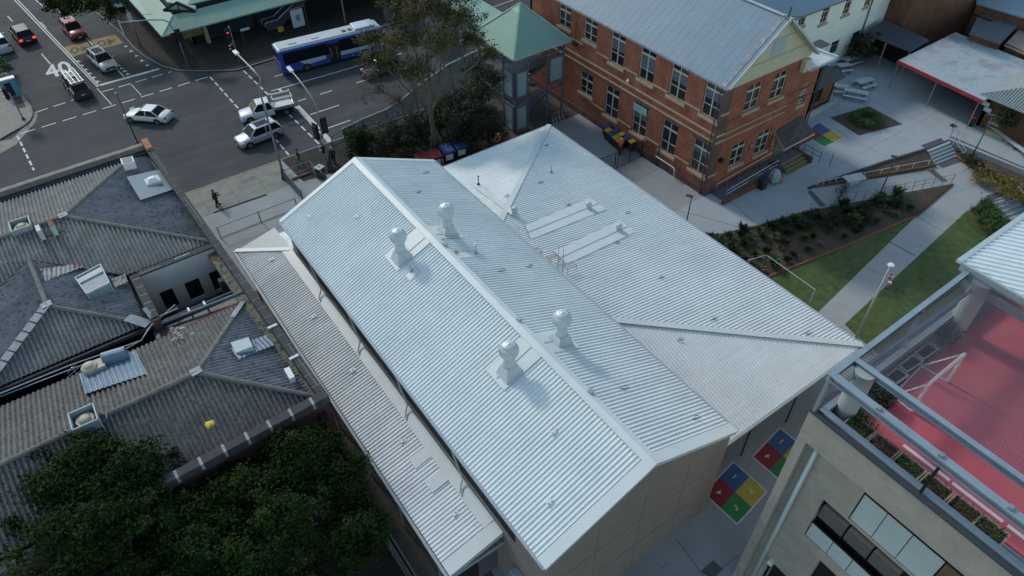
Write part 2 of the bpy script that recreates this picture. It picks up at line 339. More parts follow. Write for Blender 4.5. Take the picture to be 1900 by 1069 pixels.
LEAFS = mat('shrub_leaf', (0.030, 0.040, 0.018), 0.7, amt=0.3, scale=0.8, island=0.45, spec=0.2)
LEAFG = mat('green_shrub_leaf', (0.055, 0.105, 0.030), 0.7, amt=0.3, scale=1, island=0.4, spec=0.2)
LEAFY = mat('yellow_shrub_leaf', (0.19, 0.155, 0.045), 0.7, amt=0.3, scale=1, island=0.4, spec=0.2)
WOOD = mat('bench_timber', (0.52, 0.55, 0.58), 0.8, amt=0.15, scale=2)
SKIN = mat('skin', (0.36, 0.21, 0.15), 0.6); HAIR = mat('dark_hair', (0.02, 0.015, 0.012), 0.7); HIVIS = mat('orange_hi_vis', (0.85, 0.10, 0.03), 0.7, amt=0.05)
CLK = mat('black_cloth', (0.012, 0.012, 0.015), 0.9); CLN = mat('navy_cloth', (0.03, 0.04, 0.07), 0.9); CLT = mat('khaki_cloth', (0.20, 0.17, 0.13), 0.9); CLG = mat('grey_cloth', (0.09, 0.09, 0.10), 0.9)
BRONZE = mat('bronze_cladding', (0.15, 0.085, 0.045), 0.6, amt=0.2, scale=1.5)
HOODM = mat('bronze_grey_hood', (0.095, 0.085, 0.085), 0.5, amt=0.1)
PALEP = mat('pale_panel', (0.44, 0.50, 0.53), 0.6, amt=0.04)
CHARC = mat('charcoal_capping', (0.045, 0.05, 0.062), 0.5); STEELB = mat('painted_steel_blue', (0.30, 0.36, 0.41), 0.4, metal=0.3, amt=0.12, scale=1.2)
COLP = mat('column_paint', (0.36, 0.38, 0.40), 0.6, amt=0.06)
YELL = mat('yellow_plastic', (0.55, 0.42, 0.02), 0.5); BLIDB = mat('blue_lid', (0.035, 0.07, 0.30), 0.5); BLIDY = mat('yellow_lid', (0.55, 0.38, 0.03), 0.5); BLIDR = mat('red_lid', (0.20, 0.018, 0.02), 0.5)
BINB = mat('bin_body', (0.02, 0.025, 0.03), 0.6); STICK = mat('sticker', (0.6, 0.62, 0.65), 0.6)
TYRE = mat('tyre', (0.015, 0.015, 0.016), 0.85); RIM = mat('rim', (0.18, 0.19, 0.2), 0.35, metal=0.7); CGLASS = mat('car_glass', (0.012, 0.014, 0.020), 0.2, spec=0.12)
HLAMP = mat('headlight_glass', (0.75, 0.78, 0.8), 0.15); TLAMP = mat('tail_lamp', (0.30, 0.01, 0.01), 0.3); TLIT = mat('lit_brake_lamp', (1.0, 0.03, 0.02), 0.3, emit=2.2); PLATE = mat('number_plate', (0.5, 0.5, 0.42), 0.5)
SIGR = mat('lit_red_signal', (1, 0.03, 0.03), 0.3, emit=3)
EOFP = 1
# ================================================================== GROUND AND ROADS
RZ = -0.13
def G3(pts, z): return [g(p[0], p[1], z) if len(p) == 2 else g(p[0], p[1], p[2]) for p in pts]
struct('ground', MB().box((-700, -700, -1.35), (900, 1200, -1.30)), mat('far_ground', (0.09, 0.085, 0.08), 0.95, amt=0.3, scale=0.1))
struct('road', MB().prism([(-90, 48.7, RZ), (160, 48.7, RZ), (160, 300, RZ), (-90, 300, RZ)], -1.29), ASPH)
# patches of different asphalt
struct('road_patch', MB().poly(G3([(150, 103), (293, 127), (182, 158), (118, 85)], RZ + .004)).poly(G3([(0, 33), (45, 24), (110, 12), (160, 60), (60, 40), (0, 50)], RZ + .004)), ASPH2)
# near pavement and the campus ground
struct('pavement', MB().prism([(-60, -60, 0), (26.2, -60, 0), (26.2, 48.7, 0), (-60, 48.7, 0)], -1.28), CONC)
yb = [g(x, y, 0) for x, y in [(1318, 440), (1345, 435), (1400, 420), (1500, 391), (1513, 348), (1563, 325), (1635, 303), (1717, 277), (1760, 258), (1900, 316)]]
r2 = yb[-1]; far = r2 + (r2 - yb[-2]) * 1.5
yard = [V(26.2, 48.7, 0), V(26.2, 18.3, 0)] + yb + [V(far.x, far.y, 0), V(150, far.y, 0), V(150, 48.7, 0)]
struct('yard_paving', MB().prism(yard, -1.28), CONCY)
E0 = g(1895, 358, -.6); E1 = g(1990, 440, -.6); E2 = g(1838, 374, -.6); E3 = g(1900, 480, -.6)
struct('lower_path', MB().prism([V(26.21, -60, -.6), V(26.21, 24, -.6), V(150, 24, -.6), V(150, E1.y - 2, -.6), E1, E0, E2, E3, V(E3.x, -60, -.6)], -1.28), PATHC)
struct('lower_yard', MB().box((40, -60, -1.29), (150, 20, -1.2)), PATHC)
# kerbs
kb = MB(); kb.box((-60, 48.7, -1.0), (150, 48.86, 0.004)); struct('kerb', kb, KERB)
yk = MB(); a = g(352, 357, 0); b = g(528, 294, 0); yk.box((a.x - 3, 48.55, RZ), (b.x - .3, 48.70, 0.010)); struct('yellow_kerb_line', yk, YPAINT)
fk = [(440, 130), (385, 132), (330, 131), (300, 123), (270, 107), (247, 88), (222, 60), (180, 25), (150, 0)]
fkw = [V(160, 68.9, 0), V(30, 68.9, 0), V(14, 68.9, 0)] + [g(x, y, 0) for x, y in fk]; fkw += [V(fkw[-1].x - .4, 130, 0), V(160, 130, 0)]
struct('far_pavement', MB().prism(fkw, -1.28), PAVER)
kb = MB(); cen = V(20, 90, 0)
for p, q in zip(fkw[:-2], fkw[1:-2]):
    d = (q - p).normalized(); n = V(-d.y, d.x, 0) * .17
    kb.hexa([p - V(0, 0, .3), q - V(0, 0, .3), q + n * (1 if (n.dot(cen - p) > 0) else -1) - V(0, 0, .3), p + n * (1 if (n.dot(cen - p) > 0) else -1) - V(0, 0, .3)], [x + V(0, 0, .006) for x in (p, q, q + n * (1 if (n.dot(cen - p) > 0) else -1), p + n * (1 if (n.dot(cen - p) > 0) else -1))])
struct('far_kerb', kb, KERB)
lk = [(14, 136), (27, 150), (45, 178), (58, 197), (62, 210), (57, 222), (46, 232), (20, 246), (0, 258)]
lkw = [V(-14.2, 130, 0), g(6, 122, 0)] + [g(x, y, 0) for x, y in lk]; e = lkw[-1]; lkw += [V(-22, e.y - 2.3, 0), V(-60, e.y - 2.3, 0), V(-60, 130, 0)]
struct('corner_pavement', MB().prism(lkw, -1.28), PAVER2)
kb = MB(); cen = V(-30, 80, 0)
for p, q in zip(lkw[:-2], lkw[1:-2]):
    d = (q - p).normalized(); n = V(-d.y, d.x, 0) * .17; n = n if n.dot(cen - p) > 0 else -n
    kb.hexa([p - V(0, 0, .3), q - V(0, 0, .3), q + n - V(0, 0, .3), p + n - V(0, 0, .3)], [x + V(0, 0, .006) for x in (p, q, q + n, p + n)])
struct('corner_kerb', kb, KERB)
struct('gutter_apron', MB().prism(G3([(22, 258), (57, 222), (62, 210), (70, 212), (66, 226), (30, 268), (0, 285), (0, 262)], RZ + .006), RZ - .1), PAVER2)
# near footpath surfaces (z=0): weathered footpath by the kerb, pale new slab, brown pavers at the crossing
struct('footpath', MB().poly([V(-3.6, 48.69, .004), V(5.4, 48.69, .004), V(5.9, 44.4, .004), V(-3.6, 44.4, .004)]), FOOT)
jt = MB()
for x in (-2.2, .4, 3.0): jt.box((x, 44.45, .004), (x + .03, 48.66, .0065))
jt.box((-3.5, 46.4, .004), (5.6, 46.43, .0065)); struct('footpath_joints', jt, mat('joint_dark', (0.12, 0.12, 0.11), 0.9))
struct('crossing_pavers', MB().poly([V(5.95, 48.69, .004), V(26, 48.69, .004), V(26, 43.2, .004), V(13.4, 43.2, .004), V(6.2, 44.2, .004)]), PAVER)
dr = MB(); p = g(396, 395, .01); q = g(495, 361, .01); dr.bar(p, q, .22, .012); struct('drain_slot', dr, DARK)
struct('pit_cover', MB().box((1.6, 47.2, .004), (2.9, 47.7, .012)), mat('pit_steel', (0.14, 0.14, 0.14), 0.8))
# ------------------------------------------------ road markings
mk = MB()
def dash(p, q, w, on, off, z=RZ + .008, m_=None):
    m_ = m_ or mk; p = Vector(p); q = Vector(q); L = (q - p).length; d = (q - p) / L; n = V(-d.y, d.x, 0) * (w / 2); s = 0
    while s < L:
        e_ = min(L, s + on); a = p + d * s; b = p + d * e_; a.z = b.z = z
        m_.poly([a - n, b - n, b + n, a + n]); s = e_ + off
gr = lambda x, y: g(x, y, RZ + .008)
dash(gr(188, 171), gr(318, 133), .16, 1.25, .55)
dash(gr(65, 209), gr(137, 185), .16, 1.25, .55)
dash(gr(38, 248), gr(388, 142), .16, 1.35, .62)
dash(gr(390, 143), gr(450, 210), .17, 1.0, .5); dash(gr(500, 245), gr(536, 288), .17, 1.0, .4)
dash(gr(452, 131), gr(500, 178), .17, 1.0, .5); dash(gr(535, 211), gr(598, 273), .17, 1.0, .55)
dash(gr(32, 252), gr(63, 316), .18, .95, .45)
dash(gr(178, 160), gr(295, 128), .42, 99, 1)         # stop line
dash(gr(551, 197), gr(626, 277), .55, 99, 1)         # stop line at the right
dash(gr(27, 0), gr(178, 158), .13, 99, 1); dash(gr(33, 0), gr(185, 160), .13, 99, 1)   # double centre line
dash(gr(180, 164), gr(207, 194), .10, 99, 1); dash(gr(243, 156), gr(262, 177), .08, 99, 1)
dash(gr(14, 30), gr(32, 49), .13, 2.2, 20); dash(gr(77, 100), gr(106, 133), .13, 3.5, 20); dash(gr(128, 125), gr(140, 140), .13, 2, 20)
dash(gr(66, 0), gr(82, 14), .13, 3, 20); dash(gr(106, 18), gr(114, 25), .12, 3, 20); dash(gr(155, 66), gr(230, 142), .13, 3.6, 2.2)
dash(gr(503, 169), gr(745, 99), .16, 99, 1); dash(gr(518, 165), gr(524, 172), .3, 99, 1)
dash(gr(594, 175), gr(616, 168), .16, 9, 1); dash(gr(661, 154), gr(684, 147), .16, 9, 1); dash(gr(740, 131), gr(770, 122), .16, 9, 1)
dash(gr(553, 188), gr(568, 183), .16, 9, 1); dash(gr(510, 142), gr(528, 137), .16, 9, 1)
dash(gr(575, 213), gr(629, 195), .16, 99, 1); dash(gr(605, 239), gr(650, 223), .16, 99, 1)
dash(gr(850, 78), gr(935, 48), .15, 99, 1); dash(gr(996, 26), gr(1040, 12), .22, 99, 1); dash(gr(905, 17), gr(985, -12), .12, 99, 1)
for i in range(6):
    for (ax, ay, bx, by) in [(142, 110, 185, 155), (205, 108, 240, 140)]:
        t = (i + .5) / 6; c = gr(ax + (bx - ax) * t, ay + (by - ay) * t); mk.poly([c + V(-.24, -.2, 0), c + V(.26, -.2, 0), c + V(-.05, .32, 0)])
for i in range(6):
    t = i / 5; c = gr(233 + 50 * t, 86 + 44 * t); mk.poly([c + V(-.24, -.2, 0), c + V(.26, -.2, 0), c + V(0, .32, 0)])
struct('road_markings', mk, LINE)
# painted white 40 and the yellow patches carrying a dark 40
p4 = gr(109, 130); t = text_mesh('40', 2.75, p4, (1, 0, 0), (0, 1, 0), LINE, 'painted_speed_number', stretch=1.75); t['kind'] = 'structure'
yp = MB(); yp.poly([gr(118, 88), gr(160, 76), gr(172, 93), gr(134, 106)]); yp.poly([gr(168, 75), gr(213, 64), gr(229, 80), gr(183, 92)])
struct('yellow_speed_patches', yp, YPAINT)
for (x, y) in ((147, 91), (197, 78)):
    c = g(x, y, RZ + .014); t = text_mesh('40', 2.1, c, (-1, .1, 0), (-.1, -1, 0), BLKPAINT, 'patch_speed_number', stretch=1.15); t['kind'] = 'structure'
struct('bike_symbol_paint', MB().path([gr(76, 42) + V(0, 0, .01), gr(80, 46) + V(0, 0, .01), gr(86, 52) + V(0, 0, .01)], .07, 4).path([gr(81, 41) + V(0, 0, .01), gr(78, 46) + V(0, 0, .01)], .06, 4), LINE)
# ------------------------------------------------ yard details
c0 = [g(x, y, .004) for x, y in [(1361, 857), (1423, 912), (1368, 973), (1305, 915)]]
def foursq(C0, nums, name):
    C0 = [Vector(c) for c in C0]; mid = (C0[0] + C0[1] + C0[2] + C0[3]) / 4; e = [(C0[i] + C0[(i + 1) % 4]) / 2 for i in range(4)]
    bd = MB()
    for i in range(4):
        bd.bar(C0[i] + V(0, 0, .006), C0[(i + 1) % 4] + V(0, 0, .006), .09, .006)
    for i, (mm, nn, col) in enumerate([(BLUE, 0, 'blue'), (CYEL, 1, 'yellow'), (CGRN, 2, 'green'), (CRED, 3, 'red')]):
        q = [C0[nn], e[nn], mid, e[nn - 1]]
        struct('four_square_' + col, MB().poly([p + V(0, 0, .002) for p in q]), mm)
        c = (q[0] + q[1] + q[2] + q[3]) / 4; c.z = .012
        if nums:
            ud = [(1, .1, 0), (.5, .85, 0), (.45, .9, 0), (-.9, .3, 0)][nn]; ud = Vector(ud); xd = V(ud.y, -ud.x, 0)
            o = text_mesh(str([1, 2, 3, 4][nn]), .5, c, xd, ud, LINE, 'painted_number'); o['kind'] = 'structure'
    struct('four_square_border', bd, LINE)
foursq(c0, True, 'a')
s = (c0[1] - c0[2]); a = g(1447, 794, .004); u = (c0[1] - c0[0]); w = (c0[3] - c0[0])
foursq([a, a + u, a + u + w, a + w], True, 'b')
a = [g(x, y, .004) for x, y in [(1519, 227), (1567, 256), (1530, 273), (1488, 248)]]
foursq([a[0], a[1], a[2], a[3]], False, 'c')
# planting beds, lawns, kerbs
struct('mulch_bed', MB().prism([g(1541, 218, .03), g(1612, 197, .03), g(1674, 230, .03), g(1594, 251, .03)], -.1), SOIL)
top = [g(1300, 446, -.03)] + [g(x, y, -.03) for x, y in [(1318, 440), (1400, 421), (1500, 392)]]
bot = [g(x, y, -.56) for x, y in [(1400, 525), (1430, 512), (1565, 458), (1700, 401)]]
gb = MB()
N_ = 4
for i in range(3): gb.poly([top[i], bot[i], bot[i + 1], top[i + 1]])
rt = g(1767, 342, -.56); gb.poly([top[3], bot[3], rt]); gb.poly([top[0], V(26.2, 18, -.03), V(26.2, 8, -.56), bot[0]])
struct('garden_bed', gb, SOIL)
ge = MB()
for p, q in zip(bot + [], bot[1:] + [rt]): ge.bar(p, q, .18, .16)
ge.bar(bot[-1], rt, .18, .16)
struct('brick_garden_edging', ge, RKERB)
gt = MB()
for p, q in zip(top[:-1], top[1:]): gt.bar(p + V(0, 0, .04), q + V(0, 0, .04), .14, .16)
struct('garden_kerb', gt, KERB)
# path edges
L1 = [g(x, y, -.594) for x, y in [(1700, 401), (1565, 458), (1430, 512), (1380, 532)]]; L2 = [g(x, y, -.594) for x, y in [(1505, 592), (1480, 610)]]
struct('lawn', MB().prism(L1 + [V(26.3, L1[-1].y - .5, -.594), V(26.3, 4, -.594)] + [L2[0]], -1.0), GRASS)
R1 = [g(x, y, -.594) for x, y in [(1794, 391), (1850, 444), (1990, 560), (1780, 760), (1605, 640), (1567, 602)]]
struct('lawn_beyond_path', MB().prism(R1, -1.0), GRASS)
ed = MB()
ed.bar(g(1796, 392, -.56), g(1852, 446, -.56), .2, .14); ed.bar(g(1775, 292, -.53), g(1885, 364, -.53), .25, .22); struct('brick_path_edging', ed, RKERB)
struct('lawn_side_strip', MB().bar(g(1558, 606, -.585), g(1620, 655, -.585), .5, .03), CONC)
jt = MB(); jt.bar(g(1649, 448, -.594), g(1697, 474, -.594), .10, .012)
for (a, b) in (((1610, 497), (1655, 517)), ((1705, 405), (1752, 430))): jt.bar(g(*a, -.596), g(*b, -.596), .03, .008)
struct('path_joints', jt, TACT)
# ramp, raised bed, steps
struct('ramp', MB().prism([g(1513, 349, .004), g(1500, 391, .004), g(1767, 341, -.59), g(1720, 315, -.59)], -1.1), CONC)
bd = [g(1514, 346, .05), g(1563, 327, .05), g(1635, 305, .05), g(1716, 280, .02), g(1735, 305, -.45), g(1713, 314, -.45), g(1572, 334, -.12)]
struct('raised_bed', MB().prism(bd, -.9), SOIL)
w_ = MB(); w_.bar(g(1513, 348, .0), g(1572, 336, -.1), .12, .3); w_.bar(g(1572, 336, -.1), g(1737, 307, -.5), .14, .3); struct('raised_bed_wall', w_, REDBRICK2)
w_ = MB(); w_.bar(g(1500, 350, .06), g(1635, 303, .06), .2, .22); w_.bar(g(1635, 303, .06), g(1718, 277, .06), .2, .22); struct('raised_bed_kerb', w_, COPE)
tc = MB()
for q, z in (([(1498, 356), (1505, 353), (1533, 381), (1523, 383)], .02), ([(1708, 270), (1746, 256), (1753, 263), (1719, 277)], .008), ([(1738, 305), (1775, 290), (1786, 299), (1749, 312)], -.588), ([(1721, 316), (1732, 314), (1758, 336), (1747, 338)], -.56), ([(1829, 364), (1868, 350), (1878, 358), (1840, 372)], -.588), ([(1829, 50 + 311), (1829, 361), (1829, 361)], -.588)):
    if len(q) == 4: tc.poly([g(x, y, z) for x, y in q])
struct('tactile_paving', tc, TACT)
def steps(name, A0, A1, B0, B1, z0, z1, n):
    s_ = MB(); ns = MB(); A0, A1, B0, B1 = [Vector(x) for x in (A0, A1, B0, B1)]
    for i in range(n):
        t0 = i / n; t1 = (i + 1) / n; z = z0 + (z1 - z0) * (i + .5) / n
        q = [A0.lerp(B0, t0), A1.lerp(B1, t0), A1.lerp(B1, t1), A0.lerp(B0, t1)]
        for p in q: p.z = z
        s_.prism(q, -1.3); r = [q[3].lerp(q[0], .22), q[2].lerp(q[1], .22), q[2], q[3]]
        ns.poly([p + V(0, 0, .005) for p in r])
    struct(name, s_, CONCY); struct(name + '_nosing', ns, TACT)
steps('steps', g(1719, 278, 0), g(1762, 261, 0), g(1738, 306, -.6), g(1775, 291, -.6), 0, -.6, 5)
steps('lower_steps', E2 + V(0, 0, 0), E0, g(1868, 403, -1.2), g(1925, 384, -1.2), -.6, -1.2, 4)
struct('yellow_shrub_bed', MB().prism([g(1768, 266, -.5), g(1778, 290, -.5), g(1884, 362, -.5), g(1960, 400, -.5), g(1960, 345, -.5)], -.9), SOIL)
struct('cut_hedge_bed', MB().prism([g(1797, 392, -.55), g(1832, 366, -.55), g(1882, 440, -.55), g(1852, 446, -.55)], -.9), SOILD)
rw = MB(); rw.bar(g(1762, 259, -.3), g(1905, 320, -.3), .25, .62); struct('retaining_wall', rw, REDBRICK2)
struct('yard_joint', MB().bar(g(1360, 378, .006), g(1400, 412, .006), .04, .006).bar(g(1240, 385, .006), g(1385, 425, .006), .03, .005), TACT)
yj = MB()
for k in range(9):
    a = g(1420 + k * 52, 300, .005); yj.bar(V(36 + k * 4.0, 13.5 + k * .35 if k > 1 else 16, .005), V(36 + k * 4.0, 20.8 if k < 3 else 24, .005), .03, .004)
for y in (17.2, 20.6, 24.0, 27.4): yj.bar(V(47.2 if y > 20 else 40, y, .0055), V(63, y, .0055), .03, .004)
for y in (26.0, 31.0, 35.5): yj.bar(V(26.4, y, .0085), V(33.7, y, .0085), .03, .004)
yj.bar(V(30, 21.3, .0085), V(30, 38, .0085), .03, .004); struct('yard_control_joints', yj, mat('soft_joint', (0.24, 0.26, 0.28), 0.9))
# alley and the ground in front
al = MB(); al.poly([V(-3.6, -20, .005), V(-0.2, -20, .005), V(-0.2, 33, .005), V(-3.6, 33, .005)]); struct('alley_paving', al, mat('alley_concrete', (0.115, 0.10, 0.088), 0.95, amt=0.3, scale=1))
struct('garden_soil', MB().poly([V(-60, -40, .006), V(-3.7, -40, .006), V(-3.7, 14, .006), V(-60, 14, .006)]), SOILD)
sc = MB()
for a, b in (((1255, 1000), (1305, 1069)), ((1318, 1069), (1372, 1030)), ((1225, 1056), (1240, 1045))): sc.bar(g(*a, .005), g(*b, .005), .03, .008)
struct('paving_joints', sc, TACT); struct('dark_drain_grate', MB().prism([g(1323, 1040, .01), g(1342, 1056, .01), g(1322, 1075, .01), g(1300, 1060, .01)], -.05), TACT)
struct('grates', MB().prism([g(1761, 232, .01), g(1768, 229, .01), g(1777, 234, .01), g(1770, 238, .01)], -.05), DARK)
# bike-rack slab behind the tower etc. darker court paving
struct('side_court_paving', MB().poly([V(26.3, 21.2, .004), V(33.85, 21.2, .004), V(33.85, 38.5, .004), V(29.5, 38.6, .004), V(26.3, 36, .004)]), CONC)
# ================================================================== SCHOOL HALL (the big white roof)
EZ = 7.85; RX = 6.05; RIDGE = 10.45; HL = 29.57; HW = 12.0
RIB = [(0, 0), (.68, 0), (.69, .058), (.80, .058), (.81, 0)]
hall = thing('school_hall', 'long beige school hall with ribbed white steel gable roof in the middle', 'hall', (0, 0, 0))
w = MB()
wall(w, (0.301, 0.41), (0.301, HL - .41), 0, EZ - .05, .25, inward=-1)
wall(w, (HW - .101, 0.41), (HW - .101, HL - .41), 0, EZ - .05, .25, inward=1)
def gable(mb, y0, y1):
    pts = [(0.3, 0), (HW - .1, 0), (HW - .1, EZ - .12), (RX, RIDGE - .12), (0.3, EZ - .12)]
    a = [V(x, y0, z) for x, z in pts]; b = [V(x, y1, z) for x, z in pts]; n = 5
    mb.add(a + b, [tuple(range(n)), tuple(range(n, 2 * n))] + [(i, (i + 1) % n, (i + 1) % n + n, i + n) for i in range(n)])
gable(w, .15, .4); gable(w, HL - .4, HL - .15)
w.build('wall', BEIGE, hall)
pj = MB()
for x in (3.2, 6.1, 9.0): pj.box((x - .012, .138, .1), (x + .012, .149, EZ - .3))
for z in (2.6, 5.2): pj.box((.4, .139, z - .012), (HW - .2, .1495, z + .012))
pj.build('render_joints', mat('render_joint', (0.19, 0.155, 0.13), 0.9), hall)
kL = (RIDGE - EZ) / RX; kR = (RIDGE - EZ) / (HW + .05 - RX)
r = MB()
nL = V(-kL, 0, 1).normalized(); nR = V(kR, 0, 1).normalized()
corr(r, [(0, 0, EZ), (0, HL, EZ), (RX, HL, RIDGE), (RX, 0, RIDGE)], (0, 1, 0), .2243, RIB)
corr(r, [(HW + .05, 0, EZ), (HW + .05, HL, EZ), (RX, HL, RIDGE), (RX, 0, RIDGE)], (0, 1, 0), .2243, RIB)
rf = r.build('roof', ROOFW, hall)
s_ = MB(); t_ = .1
s_.hexa([V(0.02, .02, EZ - .12), V(RX, .02, RIDGE - .12), V(RX, HL - .02, RIDGE - .12), V(0.02, HL - .02, EZ - .12)], [V(0.02, .02, EZ - .02), V(RX, .02, RIDGE - .02), V(RX, HL - .02, RIDGE - .02), V(0.02, HL - .02, EZ - .02)])
s_.hexa([V(RX + .001, .02, RIDGE - .12), V(HW, .02, EZ - .12), V(HW, HL - .02, EZ - .12), V(RX + .001, HL - .02, RIDGE - .12)], [V(RX + .001, .02, RIDGE - .02), V(HW, .02, EZ - .02), V(HW, HL - .02, EZ - .02), V(RX + .001, HL - .02, RIDGE - .02)])
s_.build('roof_underside', GUTTER, hall)
f = MB(); U0 = .085
def capL(x0, x1, y0, y1, up=U0):  # flat strip on left plane
    q = lambda x, y, dz: V(x, y, EZ + kL * x + dz)
    f.hexa([q(x0, y0, up - .02), q(x1, y0, up - .02), q(x1, y1, up - .02), q(x0, y1, up - .02)], [q(x0, y0, up), q(x1, y0, up), q(x1, y1, up), q(x0, y1, up)])
def capR(x0, x1, y0, y1, up=U0):
    q = lambda x, y, dz: V(x, y, RIDGE - kR * (x - RX) + dz)
    f.hexa([q(x0, y0, up - .02), q(x1, y0, up - .02), q(x1, y1, up - .02), q(x0, y1, up - .02)], [q(x0, y0, up), q(x1, y0, up), q(x1, y1, up), q(x0, y1, up)])
capL(RX - .33, RX, -.05, HL + .05, .10); capR(RX, RX + .33, -.05, HL + .05, .10)
capL(-.05, RX - .331, -.06, .55, .09); capR(RX + .331, HW + .1, -.06, .55, .09)
capL(-.05, RX - .331, HL - .25, HL + .06, .09); capR(RX + .331, HW + .1, HL - .25, HL + .06, .09)
f.build('ridge_and_verge_capping', FLASH, hall)
f = MB()   # soaker sheets under the ventilators
capL(3.35, RX - .332, 18.95, 20.6, .075); capL(3.4, RX - .332, 7.95, 9.55, .075); capR(RX + .332, 8.1, 18.9, 20.4, .075); capR(RX + .332, 8.2, 7.8, 9.35, .075)
capL(3.5, 4.2, 17.7, 18.25, .073); capR(RX + .332, 8.0, 16.75, 17.3, .073)
f.build('soaker_sheet', FLASH, hall)
sm = MB()
for y in (19.5, 8.75): sm.bar(V(3.5, y, EZ + kL * 3.5 + .085), V(RX - .35, y, EZ + kL * (RX - .35) + .085), .04, .02); sm.bar(V(RX + .35, y - .15, RIDGE - kR * .35 + .085), V(8.0, y - .15, RIDGE - kR * (8 - RX) + .085), .035, .02)
sm.build('sheet_seam', mat('seam_grey', (0.25, 0.29, 0.33), 0.7), hall)
gt = MB(); gt.box((-.14, .0, EZ - .14), (.0, HL, EZ - .005)); gt.box((HW + .055, 0, EZ - .14), (HW + .19, HL, EZ + .0)); gt.build('gutter', GUTTER, hall)
bb = MB()
bb.hexa([V(0, -.03, EZ - .2), V(RX, -.03, RIDGE - .2), V(RX, .0, RIDGE - .2), V(0, .0, EZ - .2)], [V(0, -.03, EZ + .06), V(RX, -.03, RIDGE + .06), V(RX, 0, RIDGE + .06), V(0, 0, EZ + .06)])
bb.hexa([V(RX, -.031, RIDGE - .2), V(HW, -.031, EZ - .2), V(HW, .0, EZ - .2), V(RX, .0, RIDGE - .2)], [V(RX, -.031, RIDGE + .06), V(HW, -.031, EZ + .06), V(HW, 0, EZ + .06), V(RX, 0, RIDGE + .06)])
bb.build('barge_board', FLASH, hall)
# highlight windows strip under the left eave
hw = MB(); hw.box((.262, 2.7, 5.5), (.298, HL - 1.2, EZ - .5)); hw.build('highlight_window', DARK, hall)
dp = MB()
for y in (24.6, 18.9, 13.0, 7.2): dp = MB(); dp.path([V(-.06, y + .45, EZ - .1), V(.02, y + .35, 6.9), V(.18, y + .05, 5.2), V(-.1, y - .2, 4.95), V(-.3, y - .45, 4.88)], .05, 6); dp.build('downpipe', PALEP, hall)
for i, (x, y) in enumerate([(1.55, 27.88), (3.7, 24.84), (3.84, 4.43), (1.77, 2.03)]):
    m_ = MB(); z = EZ + kL * x + .07; m_.box((x - .16, y - .1, z), (x + .16, y + .1, z + .03)); m_.tube(V(x - .1, y, z + .02), V(x - .1, y, z + .14), .05, n=8); m_.tube(V(x + .1, y, z + .02), V(x + .1, y, z + .14), .05, n=8); m_.build('anchor_bracket', WHITE, hall)
AB = mat('dark_bracket', (0.05, 0.06, 0.07), 0.6)
def bracket(P, par, s=1):
    m_ = MB(); P = Vector(P); m_.bar(P + V(-.16 * s, .12 * s, .03), P + V(0, 0, .03), .035, .035); m_.bar(P, P + V(.22 * s, -.08 * s, .10), .035, .035); m_.bar(P + V(.05, .16 * s, .03), P + V(.25, .1 * s, .03), .03, .03); m_.build('anchor_bracket', AB, par)
def onR(px, py):
    n = V(kR, 0, 1); return gpl(px, py, V(RX, 0, RIDGE + .07), n)
for (px, py) in [(791, 322), (777, 358), (931, 504), (983, 496), (1292, 778), (1158, 722), (845, 471)]: bracket(onR(px, py), hall)
for y in (18.1, 10.6, 4.7): m_ = MB(); m_.box((RX + .1, y - .12, RIDGE + .06), (RX + .35, y + .12, RIDGE + .16)); m_.build('anchor_bracket', mat('b%d' % y, (0.35, 0.36, 0.36), 0.6), hall)

# rotary roof ventilators
def vent(x, y, side, label, s=1.0):
    z = (EZ + kL * x) if side == 'L' else (RIDGE - kR * (x - RX))
    t = thing('roof_ventilator', label, 'ventilator', (x, y, z), 0, 'large rotary ventilators on the hall roof')
    b = MB(); k = kL if side == 'L' else -kR
    lo = [V(-.52, -.5, -.52 * k + .08), V(.52, -.5, .52 * k + .08), V(.52, .5, .52 * k + .08), V(-.52, .5, -.52 * k + .08)]
    hi = [V(-.30, -.3, .62), V(.30, -.3, .62), V(.30, .3, .62), V(-.30, .3, .62)]
    b.hexa(lo, hi); b.build('base_flashing', VENTP, t, local=True, bevel=.02)
    n = MB(); n.lathe((0, 0, 0), [(.33, .5), (.315, .9), (.31, 1.30)], 20); n.build('neck', VENTP, t, local=True, smooth=True)
    h = MB(); pr = [(.335, 1.25)] + [(.52 * sin(a), 1.70 - .50 * cos(a)) for a in [radians(d) for d in range(42, 142, 9)]]
    h.lathe((0, 0, 0), pr, 72, fn=lambda k_, z_: 1.0 if k_ % 3 else .94); h.build('turbine_vanes', TURB, t, local=True)
    c = MB(); c.lathe((0, 0, 0), [(.34, 2.06), (.35, 2.08), (.28, 2.14), (.18, 2.175), (.10, 2.17), (.08, 2.19), (.0001, 2.20)], 28); c.build('cap', TURB, t, local=True, smooth=True)
vent(4.03, 19.57, 'L', 'ball-topped rotary ventilator on the left slope near the far end, casting a blue shadow')
vent(7.34, 19.6, 'R', 'ball-topped rotary ventilator just right of the ridge near the far end')
vent(4.17, 8.57, 'L', 'ball-topped rotary ventilator on the left slope at the near end, closest to the camera')
vent(7.48, 8.55, 'R', 'ball-topped rotary ventilator just right of the ridge at the near end')
def stack(x, y, z, h, label, m_=None, r=.045, cap=True):
    t = thing('vent_pipe', label, 'vent pipe', (x, y, z)); b = MB(); b.tube(V(0, 0, -.05), V(0, 0, h), r, n=10); b.build('pipe', m_ or PALEP, t, local=True, smooth=True)
    c = MB(); c.lathe((0, 0, 0), [(r * 1.2, h), (r * 1.9, h + .02), (r * 1.7, h + .10), (.001, h + .12)], 10); c.build('cowl', m_ or TURB, t, local=True)
    f = MB(); f.lathe((0, 0, 0), [(.13, .05), (.12, .09), (.06, .16)], 10); f.build('collar', m_ or GUTTER, t, local=True)
